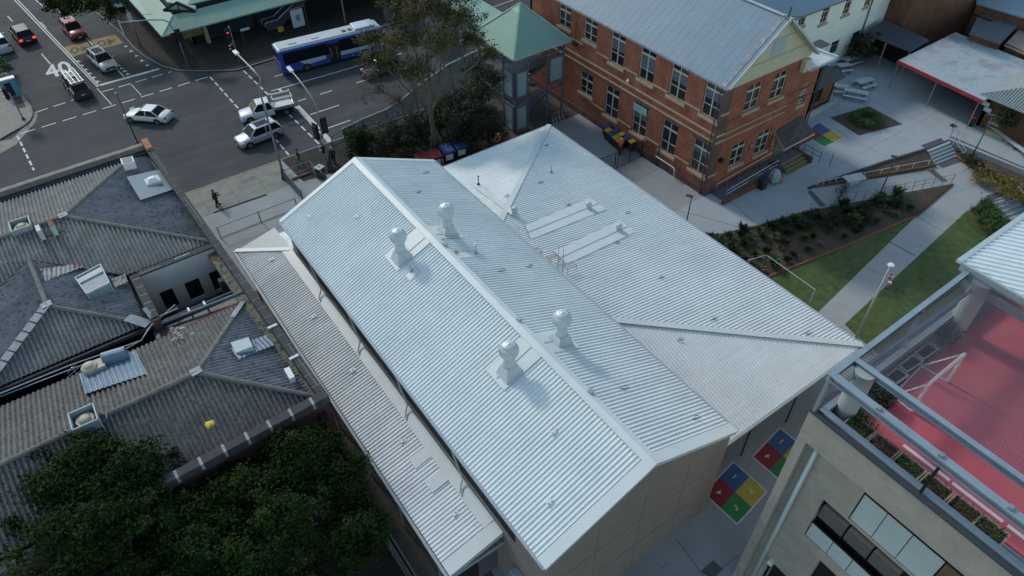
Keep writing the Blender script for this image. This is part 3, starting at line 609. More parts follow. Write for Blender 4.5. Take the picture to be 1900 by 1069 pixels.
stack(3.92, 18.2, EZ + kL * 3.92, .65, 'short steel vent pipe below the far left ventilator')
stack(7.75, 17.1, RIDGE - kR * 1.7, .75, 'short steel vent pipe right of the ridge in the upper half')

# left verandah
vr = thing('verandah', 'low white lean-to roof along the left side of the hall', 'verandah roof', (0, 0, 0))
VY0 = 3.75; VY1 = 33.3; VO = -2.87; ZO = 4.0; ZI = 4.82; kv = (ZI - ZO) / (.28 - VO)
r = MB(); corr(r, [(VO, VY0, ZO), (VO, VY1, ZO), (.28, 30.05, ZI), (.28, VY0, ZI)], (0, 1, 0), .2243, RIB)
corr(r, [(VO, VY1, ZO), (.28, 30.05, ZI), (9.5, 30.05, ZI), (9.5, VY1, ZO)], (1, 0, 0), .2243, RIB)
r.build('roof', ROOFV, vr)
u = MB(); u.hexa([V(VO, VY0, ZO - .14), V(.28, VY0, ZI - .14), V(.28, VY1, ZI - .14), V(VO, VY1, ZO - .14)], [V(VO, VY0, ZO - .03), V(.28, VY0, ZI - .03), V(.28, 30.05, ZI - .03), V(VO, VY1, ZO - .03)])
u.build('roof_underside', GUTTER, vr)
c = MB()
c.bar(V(VO, VY1, ZO + .06), V(.2, 30.1, ZI + .07), .36, .03, up=(0, 0, 1))
c.hexa([V(VO, VY0 - .05, ZO + .05), V(.28, VY0 - .05, ZI + .05), V(.28, VY0 + .75, ZI + .05), V(VO, VY0 + .75, ZO + .05)], [V(VO, VY0 - .05, ZO + .08), V(.28, VY0 - .05, ZI + .08), V(.28, VY0 + .75, ZI + .08), V(VO, VY0 + .75, ZO + .08)])
c.hexa([V(-.35, VY0 + .75, ZI - .35 * kv + .0), V(.27, VY0 + .75, ZI + .06), V(.27, 30.0, ZI + .06), V(-.35, 30.5, ZI - .12 + .0)], [V(-.35, VY0 + .75, ZI - .65 * kv + .09), V(.27, VY0 + .75, ZI + .12), V(.27, 30.0, ZI + .12), V(-.35, 30.6, ZI - .65 * kv + .09)])
for y0 in (9.6, 7.85): z = ZI - 1.0 * kv; za = ZI + kv * (-1.35 - .28) + .068; zb_ = ZI + kv * (-.3 - .28) + .068; pq = [V(-1.35, y0, za), V(-.3, y0, zb_), V(-.3, y0 + .75, zb_), V(-1.35, y0 + .75, za)]; c.hexa([q_ - V(0, 0, .05) for q_ in pq], pq)
c.build('capping', FLASH, vr)
gt = MB(); gt.box((VO - .2, VY0, ZO - .16), (VO - .05, VY1 + .1, ZO + .02)); gt.box((VO - .05, VY1 - .02, ZO - .16), (9.5, VY1 + .14, ZO - .02)); gt.box((VO, VY0 - .12, ZO - .22), (.28, VY0 - .06, ZO + .02)); gt.build('gutter', GUTTER, vr)
fa = MB(); fa.hexa([V(VO, VY0 - .06, ZO - .22), V(.27, VY0 - .06, ZI - .26), V(.27, VY0 - .02, ZI - .26), V(VO, VY0 - .02, ZO - .22)], [V(VO, VY0 - .06, ZO + .07), V(.27, VY0 - .06, ZI + .07), V(.27, VY0 - .02, ZI + .07), V(VO, VY0 - .02, ZO + .07)]); fa.build('fascia', PALEP, vr)
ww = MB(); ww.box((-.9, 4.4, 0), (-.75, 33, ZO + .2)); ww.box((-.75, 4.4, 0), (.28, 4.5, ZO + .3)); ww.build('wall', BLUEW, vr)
for y in (5.2, 9.4, 13.6, 17.8, 22.0, 26.2, 30.4): m_ = MB(); m_.bar(V(VO + .1, y, 0), V(VO + .1, y, ZO - .15), .09, .09); m_.build('post', POLEG, vr)
for (x, y) in [(-1.19, 30.27), (-1.11, 23.26), (-1.08, 17.68), (-1.05, 11.51), (-1.02, 6.11)]:
    z = ZI + kv * (x - .28) + .07; m_ = MB(); m_.box((x - .17, y - .13, z), (x + .17, y + .13, z + .04)); m_.tube(V(x + .02, y, z), V(x + .02, y, z + .07), .045, n=8); m_.build('anchor_plate', WHITE, vr)
    m_ = MB(); m_.tube(V(x + .02, y, z + .071), V(x + .02, y, z + .08), .03, n=8); m_.build('anchor_eye', AB, vr)
# near-end entry below the lean-to
en = MB(); en.box((-2.3, 4.42, 0), (-.95, 4.6, 2.5)); en.build('entry_opening', DARK, vr)
ac = thing('wall_air_conditioner', 'grey air-conditioning unit on the hall wall under the verandah end', 'air conditioner', (.3, 2.2, 2.6))
b = MB(); b.box((-.42, -.45, -.5), (0, .45, .5)); b.build('casing', CARGREY, ac, local=True, bevel=.05)
b = MB(); b.lathe((-.43, 0, 0), [(.3, -.01), (.3, .01)], 16); b.v = [V(-.43 + (v.z), v.y, v.x + .43 if False else (v.x + .43)) for v in b.v]; b.build('fan_grille', BLACK, ac, local=True)

# right wing: low hipped roof
hw_ = thing('hall_side_wing', 'low hipped white steel roof wing to the right of the hall', 'side wing', (0, 0, 0))
Y0, Y1, XO, Z0, Z1 = 1.15, 33.4, 25.95, 4.0, 6.30
A_, B_, TX = V(12.1, 11.4, Z1), V(12.1, 21.6, Z1), 12.1
r = MB()
corr(r, [(XO, Y0, Z0), (XO, Y1, Z0), tuple(B_), tuple(A_)], (0, 1, 0), .2243, RIB)
corr(r, [(XO, Y0, Z0), tuple(A_), (TX, Y0, Z0)], (1, 0, 0), .2243, RIB)
corr(r, [(XO, Y1, Z0), tuple(B_), (TX, Y1, Z0)], (1, 0, 0), .2243, RIB)
r.build('roof', ROOFW, hw_)
c = MB(); c.bar(V(XO, Y0, Z0 + .07), A_ + V(0, 0, .08), .42, .03, up=(0, 0, 1)); c.bar(V(XO, Y1, Z0 + .07), B_ + V(0, 0, .08), .42, .03, up=(0, 0, 1)); c.build('hip_capping', FLASH, hw_)
def onW(px, py, dz=.07):
    n = (V(XO, Y1, Z0) - V(XO, Y0, Z0)).cross(A_ - V(XO, Y0, Z0)); return gpl(px, py, V(XO, Y0, Z0 + dz), n)
c = MB()
for q in [((975, 418), (1095, 366), (1125, 388), (985, 444)), ((1028, 466), (1150, 408), (1180, 430), (1052, 490))]: c.poly([onW(x, y, .075) for x, y in q])
nF = (V(XO, Y1, Z0) - V(TX, Y1, Z0)).cross(B_ - V(TX, Y1, Z0))
c.poly([gpl(x, y, V(XO, Y1, Z0 + .075), nF) for x, y in [(876, 345), (886, 341), (965, 398), (948, 398)]])
c.build('soaker_sheet', mat('soaker_grey', (0.60, 0.645, 0.67), .7, amt=.06), hw_)
c = MB(); c.bar(onW(980, 431, .085), onW(1112, 377, .085), .05, .03); c.bar(onW(1040, 478, .085), onW(1165, 420, .085), .05, .03); c.build('sheet_rib', GUTTER, hw_)
gt = MB(); gt.box((XO, Y0 - .1, Z0 - .17), (XO + .15, Y1 + .1, Z0 - .0)); gt.box((TX, Y0 - .16, Z0 - .17), (XO, Y0, Z0 - .0)); gt.box((TX, Y1, Z0 - .17), (XO, Y1 + .15, Z0)); gt.build('gutter', GUTTER, hw_)
u = MB(); u.poly([V(TX, Y0, Z0 - .12), V(XO, Y0, Z0 - .12), V(XO, Y1, Z0 - .12), V(TX, Y1, Z0 - .12)]); u.build('soffit', PALEP, hw_)
ww = MB(); wall(ww, (13.5, 5.2), (21.8, 5.2), 0, Z0 - .13, .2, [(.8, 3.0, .1, 2.9), (3.6, 5.8, .1, 2.9), (6.2, 8.0, .9, 2.9)], inward=1); wall(ww, (21.8, 5.2), (21.8, 30), 0, Z0 - .13, .2, inward=1); wall(ww, (13.5, 30.), (21.8, 30.), 0, Z0 - .13, .2, inward=-1); ww.build('wall', BEIGE, hw_)
gg = MB(); gg.box((13.5, 5.33, .1), (21.8, 5.36, 2.95)); gg.build('window_glass', GLASS, hw_)
for (x, y) in [(16.35, Y0 + .25), (20.5, Y0 + .25), (24.6, Y0 + .25)] + [(XO - .2, y) for y in (6, 11, 16, 21, 26, 31)]: m_ = MB(); m_.tube(V(x, y, 0), V(x, y, Z0 - .13), .06, n=8); m_.build('post', POLED, hw_)
for (px, py) in [(1014, 271), (1003, 340), (1055, 382), (1165, 396), (1145, 452), (1227, 517), (1325, 594), (1500, 620)]: bracket(onW(px, py), hw_)
nN = (V(XO, Y0, Z0) - V(TX, Y0, Z0)).cross(A_ - V(TX, Y0, Z0))
bracket(gpl(1262, 632, V(TX, Y0, Z0 + .07), nN), hw_); bracket(gpl(940, 365, V(XO, Y1, Z0 + .07), nF), hw_)
def svent(P, label):
    t = thing('small_roof_ventilator', label, 'ventilator', P, 0, 'small round ventilators on the side wing roof')
    b = MB(); b.lathe((0, 0, 0), [(.22, 0), (.2, .18)], 16); b.build('neck', VENTP, t, local=True)
    h = MB(); h.lathe((0, 0, 0), [(.25 * sin(radians(a)), .36 - .24 * cos(radians(a))) for a in range(40, 141, 12)], 48, fn=lambda k_, z_: 1.0 if k_ % 2 else .93); h.build('turbine_vanes', TURB, t, local=True)
    c = MB(); c.lathe((0, 0, 0), [(.17, .535), (.12, .57), (.001, .585)], 16); c.build('cap', TURB, t, local=True)
svent(gpl(955, 396, V(XO, Y1, Z0 + .07), nF), 'small grey ball ventilator beside the far hip, left of the capping')
svent(onW(1092, 386), 'small grey ball ventilator at the end of the upper pale sheet')
svent(onW(1148, 427), 'small grey ball ventilator at the end of the lower pale sheet')
P = gpl(888, 343, V(XO, Y1, Z0 + .07), nF); stack(P.x, P.y, P.z, .75, 'black vent pipe with a cap on the far triangle of the wing roof', BLACK, .035)
P = onW(1023, 320); stack(P.x, P.y, P.z, .5, 'thin grey vent pipe high on the far part of the wing roof', POLEG, .025)
FTIM = mat('faded_timber', (0.38, 0.33, 0.31), 0.8)
# antenna frames by the eave
P = onW(1035, 500, .05); P = V(12.5, 16.7, 6.4)
ant = thing('antenna_frame', 'two thin antenna masts with small timber racks where the roofs meet', 'antenna', (12.6, 16.6, 6.3))
for (a, b) in (((1035, 497), (1033, 452)), ((1044, 502), (1044, 460))):
    p = gx(a[0], a[1], 12.7); q = gx(b[0], b[1], 12.7); q.y = p.y; p.z = 6.3; m_ = MB(); m_.tube(p, q, .022, n=6); m_.build('mast', POLEG, ant)
for (x, y) in ((12.6, 17.8), (13.2, 16.7), (13.6, 15.4)):
    rk = MB()
    for k in range(4): rk.bar(V(x, y + k * .16, 6.62), V(x + .75, y + k * .16, 6.5), .035, .03)
    for k in (0, .7): rk.bar(V(x + k, y - .05, 6.57), V(x + k, y + .55, 6.57), .03, .03); rk.bar(V(x + k, y, 6.1), V(x + k, y, 6.6), .03, .03)
    rk.build('rack', FTIM, ant)
# ================================================================== OLD SHOP BUILDING (left)
ob = thing('old_shop_building', 'old parapeted shop building on the left with weathered corrugated cement roofs', 'building', (0, 0, 0))
WAVE = [(0, 0), (.13, .038), (.25, .055), (.38, .038), (.5, -.01), (.63, -.075), (.72, -.085), (.88, -.04)]
A8 = g(607, 733, 8); B8 = g(272, 262, 8); C8 = g(0, 352, 8) + V(-14, -.1, 0); D8 = g(300, 900, 8) + V(-14, -.4, 0)
def at(p, z): return V(p.x, p.y, z)
def slab(mb, p, q, w, z0, z1, side):   # wall strip from p to q, width w to the side
    p = Vector(p); q = Vector(q); d = (q - p); d.z = 0; d.normalize(); n = V(-d.y, d.x, 0) * w * side
    mb.hexa([at(p, z0), at(q, z0), at(q + n, z0), at(p + n, z0)], [at(p, z1), at(q, z1), at(q + n, z1), at(p + n, z1)])
w = MB(); slab(w, A8, D8, .35, -.1, 7.45, -1); w.build('rear_wall', DKBRICK, ob)
w = MB(); slab(w, B8, C8, .35, -.1, 7.45, 1); slab(w, A8, B8, .35, -.1, 7.45, 1); w.build('wall', REDBRICK2, ob)
# coping of the parapets
c = MB(); slab(c, A8 + V(.06, -.06, 0), B8 + V(.06, 0, 0), .46, 7.45, 8.0, 1); slab(c, A8 + V(.0, -.1, 0), D8 + V(0, -.1, 0), .5, 7.45, 8.01, -1); c.build('dark_coping', COPE, ob)
j = MB(); L = (B8 - A8).length; d = (B8 - A8).normalized()
for i in range(1, 34):
    p = A8 + d * (i * L / 34); j.box((p.x - .42, p.y - .025, 7.99), (p.x + .07, p.y + .025, 8.012))
for a, b in ((1, 5), (12, 13), (20, 24), (28, 33)):
    p = A8 + d * (a * L / 34); q = A8 + d * (b * L / 34); n = V(-d.y, d.x, 0) * .1; j.poly([p + n + V(0, 0, .008), q + n + V(0, 0, .008), q + n * 1.5 + V(0, 0, .008), p + n * 1.5 + V(0, 0, .008)])
j.build('mortar_lines', mat('mortar_dull', (0.17, 0.165, 0.16), 0.9), ob)
j = MB(); d2 = (D8 - A8).normalized()
for i in range(1, 26):
    p = A8 + d2 * (i * 1.18 - .35); n = V(.0, -1, 0); j.box((p.x - .07, p.y - .13, 7.6), (p.x + .07, p.y + .38, 8.035))
j.build('coping_joints', MORT, ob)
c = MB(); slab(c, B8, C8, .42, 7.45, 8.0, 1); c.build('pale_coping', COPEL, ob)
c = MB(); c.box((B8.x - .35, B8.y - 1.5, 8.0), (B8.x + .1, B8.y + .02, 8.25)); c.build('corner_cap', mat('terracotta', (0.42, 0.17, 0.07), 0.9, amt=0.3, scale=3), ob)
c = MB(); slab(c, B8 + V(-.45, -.42, 0), C8 + V(0, -.42, 0), .5, 7.0, 7.6, 1); c.build('front_box_gutter', mat('black_gutter', (0.03, 0.035, 0.045), 0.7, amt=0.5, scale=2), ob)
c = MB(); slab(c, A8 + V(-.35, .5, 0), B8 + V(-.35, -.5, 0), .55, 6.9, 7.26, 1); c.build('side_gutter', LICHEN, ob)
# roofs
X_ = V(-9, 0, 0)
N1 = g(118, 402, 9); NL = g(0, 441, 9) + X_; e1 = g(262, 277, 7.3); e1l = g(0, 370, 7.3) + X_; e2 = g(392, 449, 7.3)
N2 = g(54, 482, 8.35); W2 = g(234, 511, 7.3); N3 = g(88, 568, 8.6); H2 = g(272, 601, 7.2); vl = V(-18.8, 32.8, 7.2)
hl = V(-18.8, 25.83, 7.2)
def roofpart(polys, m, e):
    r = MB()
    for P, ee in polys: corr(r, P, ee, .25, WAVE)
    return r.build('roof', m, ob)
roofpart([([N1, NL, e1l, e1], (1, 0, 0))], OLDR, 0)
roofpart([([N1, e1, e2], (0, 1, 0))], OLDR3, 0)
roofpart([([N1, e2, W2, N2, NL], (1, 0, 0)), ([NL, N2, vl], (1, 0, 0))], OLDR, 0)
roofpart([([N2, W2, H2, N3], (0, 1, 0)), ([N2, N3, hl, vl], (0, 1, 0))], OLDR3, 0)
roofpart([([N3, H2, hl], (1, 0, 0))], OLDR, 0)
N4 = g(365, 692, 8.75); R4 = g(0, 866, 8.75) + X_; k1 = g(452, 563, 7.2); k2 = g(588, 737, 7.2); k3 = g(0, 754, 7.2) + X_; k4 = V(R4.x, k2.y + .0, 7.2)
roofpart([([N4, R4, k3, k1], (1, 0, 0))], OLDR2, 0)
roofpart([([N4, k1, k2], (0, 1, 0))], OLDR3, 0)
roofpart([([N4, k2, k4, R4], (1, 0, 0))], OLDR2, 0)
rc = MB()
for p, q in ((N1, NL), (N1, e1), (N1, e2), (N2, N3), (N3, H2), (N4, R4), (N4, k1), (N4, k2)):
    rc.path([p + V(0, 0, .02), q + V(0, 0, .02)], .14, 8)
rc.build('ridge_capping', OLDCAP, ob)
lc = MB(); L_ = (hl - N3)
for i in range(9):
    a = N3 + L_ * (i / 9 + .005); b = N3 + L_ * ((i + 1) / 9 - .012); lc.bar(a + V(0, 0, .14), b + V(0, 0, .14 + .02 * (i % 2)), .55, .03, up=(0, 0, 1))
for c_ in (N1, N3, N4): lc.bar(c_ + V(-.28, 0, .13), c_ + V(.28, .05, .14), .5, .02, up=(0, 0, 1))
a = g(236, 589, 7.7); b = g(276, 602, 7.4); lc.bar(a, b, .7, .05, up=(.2, .1, 1)); lc.bar(g(268, 572, 7.8), g(283, 592, 7.6), .25, .08, up=(.4, .1, 1)); lc.bar(k1 + V(0, 0, .15), N4.lerp(k1, .75) + V(0, 0, .16), .3, .03, up=(0, 0, 1))
lc.build('torn_lead_flashing', LEAD, ob)
vb = MB(); vb.bar(N2, W2 + V(0, 0, -.02), .12, .03); vb.bar(N2, vl, .12, .03); vb.build('valley_gutter', COPE, ob)
# ceiling slab so the inside is dark, roof body
base = MB(); xl = -26
base.box((xl, 30.9, 6.0), (-5.0, B8.y - .5, 6.9)); base.box((xl, 14.3, 6.0), (-4.4, 23.5, 6.9)); base.box((xl, 23.5, 6.0), (-9.95, 30.9, 6.9)); base.build('roof_base', COPE, ob)
# valley between the two roofs: box gutter with pipes
p = g(0, 736, 6.95); q = g(452, 552, 6.95)
bg_ = MB(); bg_.bar(V(xl, 25.05, 6.85), V(-4.5, 25.05, 6.85), 1.9, .1, up=(0, 0, 1)); bg_.build('box_gutter', mat('dark_blotched_gutter', (0.022, 0.024, 0.03), 0.5, amt=0.6, scale=1.5, spot=[(0.8, 0.5, 0.2, (0.06, 0.062, 0.066), 0.8)]), ob)  # near-black gutter with paler blotches at random
pw = MB(); pw.bar(V(xl, 25.65, 7.0), V(-4.6, 25.65, 7.0), .14, .25); pw.bar(V(xl, 24.35, 7.0), V(-4.6, 24.25, 7.0), .1, .2); pw.build('party_wall', COPE, ob)
pp = MB(); pp.path([g(0, 728, 7.35) + X_ * .4, g(130, 678, 7.35), g(262, 632, 7.35), g(290, 590, 7.5), g(330, 572, 7.5)], .04, 6); pp.path([g(220, 655, 7.3), g(262, 632, 7.35), g(275, 610, 7.4), g(325, 565, 7.5)], .03, 6); pp.build('conduit_pipe', CARGREY, ob)
pp = MB(); pp.path([g(300, 600, 7.15), g(460, 538, 7.3)], .09, 8); pp.path([g(0, 732, 7.25) + X_ * .3, g(250, 640, 7.25)], .035, 6); pp.build('gutter_pipe', TIN, ob)
# light well
yw = 29.84; wl = MB(); wall(wl, (-9.3, yw), (-4.05, yw), 3.9, 7.55, .3, [(.6, 1.43, 4.15, 5.8), (2.2, 3.15, 4.15, 5.76), (3.83, 4.79, 4.1, 5.8)], inward=1)
wl.build('light_well_wall', WHITEW, ob)
for x0, x1 in ((-8.7, -7.87), (-7.1, -6.15), (-5.47, -4.51)):
    m_ = MB(); m_.box((x0, yw + .2, 4.1), (x1, yw + .24, 5.82)); m_.build('window', DARK, ob)
m_ = MB(); m_.box((-9.75, 24.3, 3.8), (-4.0, 29.84, 3.9)); m_.build('light_well_floor', DARK, ob)
m_ = MB(); m_.box((-9.75, 25.4, 3.9), (-9.3, 30.1, 7.6)); m_.box((-9.3, 24.3, 3.9), (-4.0, 24.6, 7.0)); m_.build('light_well_side', REDBRICK2, ob)
m_ = MB(); m_.box((-9.8, 25.6, 7.6), (-9.25, 30.2, 7.68)); m_.box((-9.25, 29.86, 7.56), (-4.05, 30.35, 7.66)); m_.build('light_well_coping', COPE, ob)
m_ = MB()
for k in range(5): m_.box((-9.7, 26.2 + k * .85, 7.68), (-9.3, 26.25 + k * .85, 7.69))
m_.box((-9.15, 30.0, 7.66), (-7.9, 30.05, 7.67)); m_.box((-7, 30.1, 7.66), (-6.0, 30.2, 7.67)); m_.build('well_mortar_lines', MORT, ob)
m_ = MB(); m_.box((-8.2, 28.2, 3.9), (-5.6, 28.9, 4.7)); m_.box((-5.3, 27.2, 3.9), (-4.2, 27.6, 6.9)); m_.build('well_ledge', COPE, ob)
m_ = MB()
for (x, y) in ((350, 575), (379, 563)): p = g(x, y, 7.2); m_.box((p.x - .05, p.y - .17, 7.15), (p.x + .06, p.y + .17, 7.25))
m_.build('pale_bracket', WHITE, ob)
m_ = MB(); m_.bar(V(-4.35, 26.0, 6.8), V(-4.9, 29.6, 7.3), .35, .1); m_.build('well_beam', REDBRICK2, ob)
# rear downpipe and rear pier
m_ = MB(); m_.tube(A8 + V(-.55, -.2, -8), A8 + V(-.55, -.2, -1.2), .08, n=8); m_.box((A8.x - .75, A8.y - .35, 6.5), (A8.x - .35, A8.y, 6.95)); m_.build('downpipe', DARK, ob)
m_ = MB(); slab(m_, A8 + V(-1.2, -.02, 0), D8 + V(-.0, -.02, 0), .1, -.1, 4.4, 1); m_.build('dark_wall_base', DARK, ob)  # near-black sheet over the lower part of the rear wall

def boxthing(name, label, cat, quad, z, h, m_, group=None, lid=None):
    """low box on the roof: quad = 4 px corners on the level z"""
    Q = [g(x, y, z) for x, y in quad]; c = (Q[0] + Q[1] + Q[2] + Q[3]) / 4
    t = thing(name, label, cat, c, 0, group); b = MB(); b.hexa([q + V(0, 0, -.15) for q in Q], [q + V(0, 0, h) for q in Q]); b.build('casing', m_, t)
    if lid: l_ = MB(); l_.hexa([c + (q - c) * .8 + V(0, 0, h) for q in Q], [c + (q - c) * .8 + V(0, 0, h + .03) for q in Q]); l_.build('top_grille', lid, t)
    return t, Q, c
def cooler(px, py, z, sz, label, sheet, rz=-.02):
    P = g(px, py, z); t = thing('evaporative_cooler', label, 'roof cooler', P, rz, 'evaporative coolers on the old roof')
    s2 = sz / 2; b = MB()
    for (x0, y0, x1, y1) in ((-s2, -s2, s2, -s2 + .05), (-s2, s2 - .05, s2, s2), (-s2, -s2, -s2 + .05, s2), (s2 - .05, -s2, s2, s2)): b.box((x0, y0, -.3), (x1, y1, .75))
    b.build('louvre_casing', CARGREY, t, local=True); f = MB()
    for (x0, y0, x1, y1) in ((-s2 - .02, -s2 - .02, s2 + .02, -s2 + .03), (-s2 - .02, s2 - .03, s2 + .02, s2 + .02), (-s2 - .02, -s2, -s2 + .03, s2), (s2 - .03, -s2, s2 + .02, s2)): f.box((x0, y0, .72), (x1, y1, .80))
    for a in (-1, 1):
        for b_ in (-1, 1): f.box((a * s2 - .03, b_ * s2 - .03, -.3), (a * s2 + .03, b_ * s2 + .03, .78))
    f.build('white_frame', PALEP, t, local=True)
    fl = MB(); fl.box((-s2, -s2, -.1), (s2, s2, .1)); fl.build('tray', COPE, t, local=True)
    dm = MB(); dm.lathe((0, 0, 0), [(.44, .1), (.44, .5), (.40, .56), (.34, .5), (.30, .5), (.27, .62), (.2, .68), (.001, .70)], 24); dm.build('fan_dome', CREAMP, t, local=True, smooth=True)
    return t
cooler(47, 432, 8.55, 1.15, 'evaporative cooler with cream dome on the ridge at the left edge', None)
cooler(166, 790, 8.7, 1.15, 'evaporative cooler with cream dome on the mossy roof above the trees', None)
def sheet(name, label, quad, z, m_, nr=8, cat='tin sheet'):
    Q = [g(*(q if len(q) == 3 else (q[0], q[1], z))) for q in quad]; t = thing(name, label, cat, Q[0]); b = MB(); e = Q[1] - Q[0]
    corr(b, Q, e, .25, [(f_, h_ * .35) for f_, h_ in WAVE] if 'smooth' not in label else [(0, 0), (.5, .003)], .12); b.build('sheeting', m_, t); return t
sheet('tin_patch', 'rusty blue tin patch below the left-edge cooler', [(45, 455, 8.4), (82, 440, 8.5), (92, 470, 8.1), (56, 486, 8.2)], 8, TINR)
sheet('tin_patch', 'red-streaked tin patch on the small hip slope', [(75, 502, 8.2), (140, 492, 7.9), (156, 497, 7.8), (85, 524, 8.2)], 8, TINR)
sheet('tin_patch', 'blue tin sheet under the silver duct', [(148, 697, 7.75), (252, 650, 7.75), (275, 696, 8.1), (158, 732, 8.15)], 8, TIN)
sheet('tin_patch', 'blue tin strip running down from the mossy-roof cooler', [(150, 806, 8.6), (190, 795, 8.6), (208, 842, 8.0), (168, 850, 8.0)], 8, TIN)
sheet('tin_patch', 'blue tin strip under the flat pale skylight box', [(429, 649, 8.0), (496, 623, 7.45), (508, 643, 7.45), (442, 670, 8.0)], 8, TIN)
sheet('tin_patch', 'scuffed pale tin beside the large louvred tray', [(207, 520, 7.6), (232, 512, 7.4), (238, 525, 7.35), (213, 537, 7.5)], 8, TINR)
sheet('tin_patch', 'smooth blue-grey tin panel around the domed skylight', [(235, 331, 8.15), (297, 317, 7.55), (322, 354, 7.55), (261, 374, 8.15)], 8, mat('smooth_tin', (0.20, 0.25, 0.31), 0.5, amt=0.05), cat='tin sheet')
P = g(284, 337, 7.95); t = thing('skylight', 'white domed skylight on the blue-grey tin panel', 'skylight', P, 0)
b = MB(); b.hexa([P + V(x, y, -.1) for x, y in ((-.5, -.45), (.5, -.45), (.5, .45), (-.5, .45))], [P + V(x, y, .15) for x, y in ((-.5, -.45), (.5, -.45), (.5, .45), (-.5, .45))]); b.build('curb', PALEP, t)
b = MB(); b.add([P + V(x, y, .15) for x, y in ((-.47, -.42), (.47, -.42), (.47, .42), (-.47, .42))] + [P + V(x, y, .38) for x, y in ((-.2, -.15), (.2, -.15), (.2, .15), (-.2, .15))], [(0, 1, 5, 4), (1, 2, 6, 5), (2, 3, 7, 6), (3, 0, 4, 7), (4, 5, 6, 7)]); b.build('dome', WHITE, t, bevel=.06)
boxthing('roof_air_conditioner', 'white air conditioner with black top grille near the street corner', 'air conditioner', [(227, 304), (250, 299), (253, 309), (231, 314)], 8.2, .45, WHITE, lid=BLACK)
boxthing('condenser_unit', 'small pale condenser nearer the left-edge cooler', 'air conditioner', [(72, 432), (80, 430), (84, 441), (76, 443)], 8.9, .6, PALEP)
t, Q, c = boxthing('condenser_unit', 'small condenser with a rusty orange top near the ridge end', 'air conditioner', [(95, 424), (103, 421), (108, 432), (100, 435)], 8.9, .6, PALEP); b = MB(); b.hexa([q + V(0, 0, .6) for q in Q], [q + V(0, 0, .64) for q in Q]); b.build('rusty_top', RUST, t)
b = MB(); b.bar(g(60, 428, 9.05), g(115, 410, 9.1), .07); b.bar(g(70, 446, 8.8), g(118, 428, 8.8), .06); tag(b.build('timber_rail', COPE), 'dark timber rails under the two small condensers', 'rail')
# louvred tray
Q = [g(144, 511 + 12, 7.9), g(195, 493 + 14, 7.5), g(214, 544, 7.35), g(167, 556, 7.75)]; c = (Q[0] + Q[1] + Q[2] + Q[3]) / 4
Q = [V(q.x, q.y, c.z) for q in Q]; t = thing('louvred_roof_box', 'large square grey louvred box on the small hip slope', 'air conditioner', c)
b = MB(); b.hexa([q + V(0, 0, -.1) for q in Q], [q + V(0, 0, .55) for q in Q]); b.build('louvre_body', CARGREY, t)
b = MB()
for i in range(4): b.bar(Q[i] + V(0, 0, .6), Q[(i + 1) % 4] + V(0, 0, .6), .06, .12); b.bar(Q[i] + V(0, 0, -.2), Q[i] + V(0, 0, .6), .06, .06)
b.bar(Q[0].lerp(Q[3], .35) + V(0, 0, .6), Q[1].lerp(Q[2], .35) + V(0, 0, .6), .06, .1); b.build('white_frame', PALEP, t)
b = MB(); b.hexa([Q[0].lerp(c, .06) + V(0, 0, .552), Q[1].lerp(c, .06) + V(0, 0, .552), Q[1].lerp(Q[2], .33) + V(-.05, 0, .552), Q[0].lerp(Q[3], .33) + V(.05, 0, .552)], [Q[0].lerp(c, .06) + V(0, 0, .57), Q[1].lerp(c, .06) + V(0, 0, .57), Q[1].lerp(Q[2], .33) + V(-.05, 0, .57), Q[0].lerp(Q[3], .33) + V(.05, 0, .57)]); b.build('top_opening', TIN, t)
P = g(170, 688, 7.85); t = thing('roof_fan', 'cream round roof fan beside the silver duct', 'roof fan', P); b = MB(); b.lathe((0, 0, 0), [(.42, 0), (.42, .35), (.36, .42), (.3, .40), (.26, .46), (.2, .52), (.001, .54)], 24); b.build('fan_dome', CREAMP, t, local=True, smooth=True); b = MB(); b.box((-.1, -.35, 0), (.75, .35, .3)); b.build('base', CREAMP, t, local=True)
t = thing('silver_duct', 'fat silver half-round duct on the blue tin sheet', 'duct', g(212, 668, 7.9)); b = MB(); b.path([g(192, 668, 8.0), g(235, 655, 8.0)], .42, 16); b.build('duct_body', TIN, t, smooth=False); b = MB(); b.bar(g(196, 676, 7.6), g(236, 662, 7.6), .5, .4); b.build('base', TIN, t)
boxthing('flat_skylight', 'flat pale skylight box on the blue tin strip', 'skylight', [(430, 641), (463, 631), (471, 648), (440, 660)], 7.95, .25, PALEP)
boxthing('small_roof_vent', 'small white box vent by the side parapet gutter', 'vent', [(530, 694), (540, 690), (550, 708), (541, 713)], 7.4, .45, WHITE)
boxthing('square_flue', 'small square metal flue on the mossy roof ridge', 'flue', [(186, 774), (198, 769), (201, 778), (189, 783)], 8.8, .15, TIN, lid=DARK)
P = g(390, 789, 8.0); b = MB(); b.lathe(P, [(.05, -.02), (.22, .03), (.25, .1), (.16, .16), (.001, .18)], 9, fn=lambda k, z: 1 + .25 * sin(k * 2.4)); tag(b.build('yellow_bag', YELL), 'crumpled yellow plastic bag lying on the mossy roof', 'bag')
b = MB(); P = g(150, 706, 8.1); b.path([P, P + V(0, 0, 1.1)], .02, 5); 
for k in range(3): b.path([P + V(-.5 + .1 * k, -.2, .5 + k * .25), P + V(.5 - .1 * k, .3, .5 + k * .25)], .015, 4)
tag(b.build('tv_aerial', GALV), 'thin television aerial at the corner of the blue tin sheet', 'aerial')
b = MB(); P = g(470, 641, 7.7); b.path([P, P + V(0, 0, .9)], .02, 5); b.path([P + V(-.2, 0, .0), P + V(0, 0, .4), P + V(.2, 0, 0)], .02, 5); tag(b.build('small_mast', BLACK), 'short dark mast beside the flat pale skylight box', 'mast')
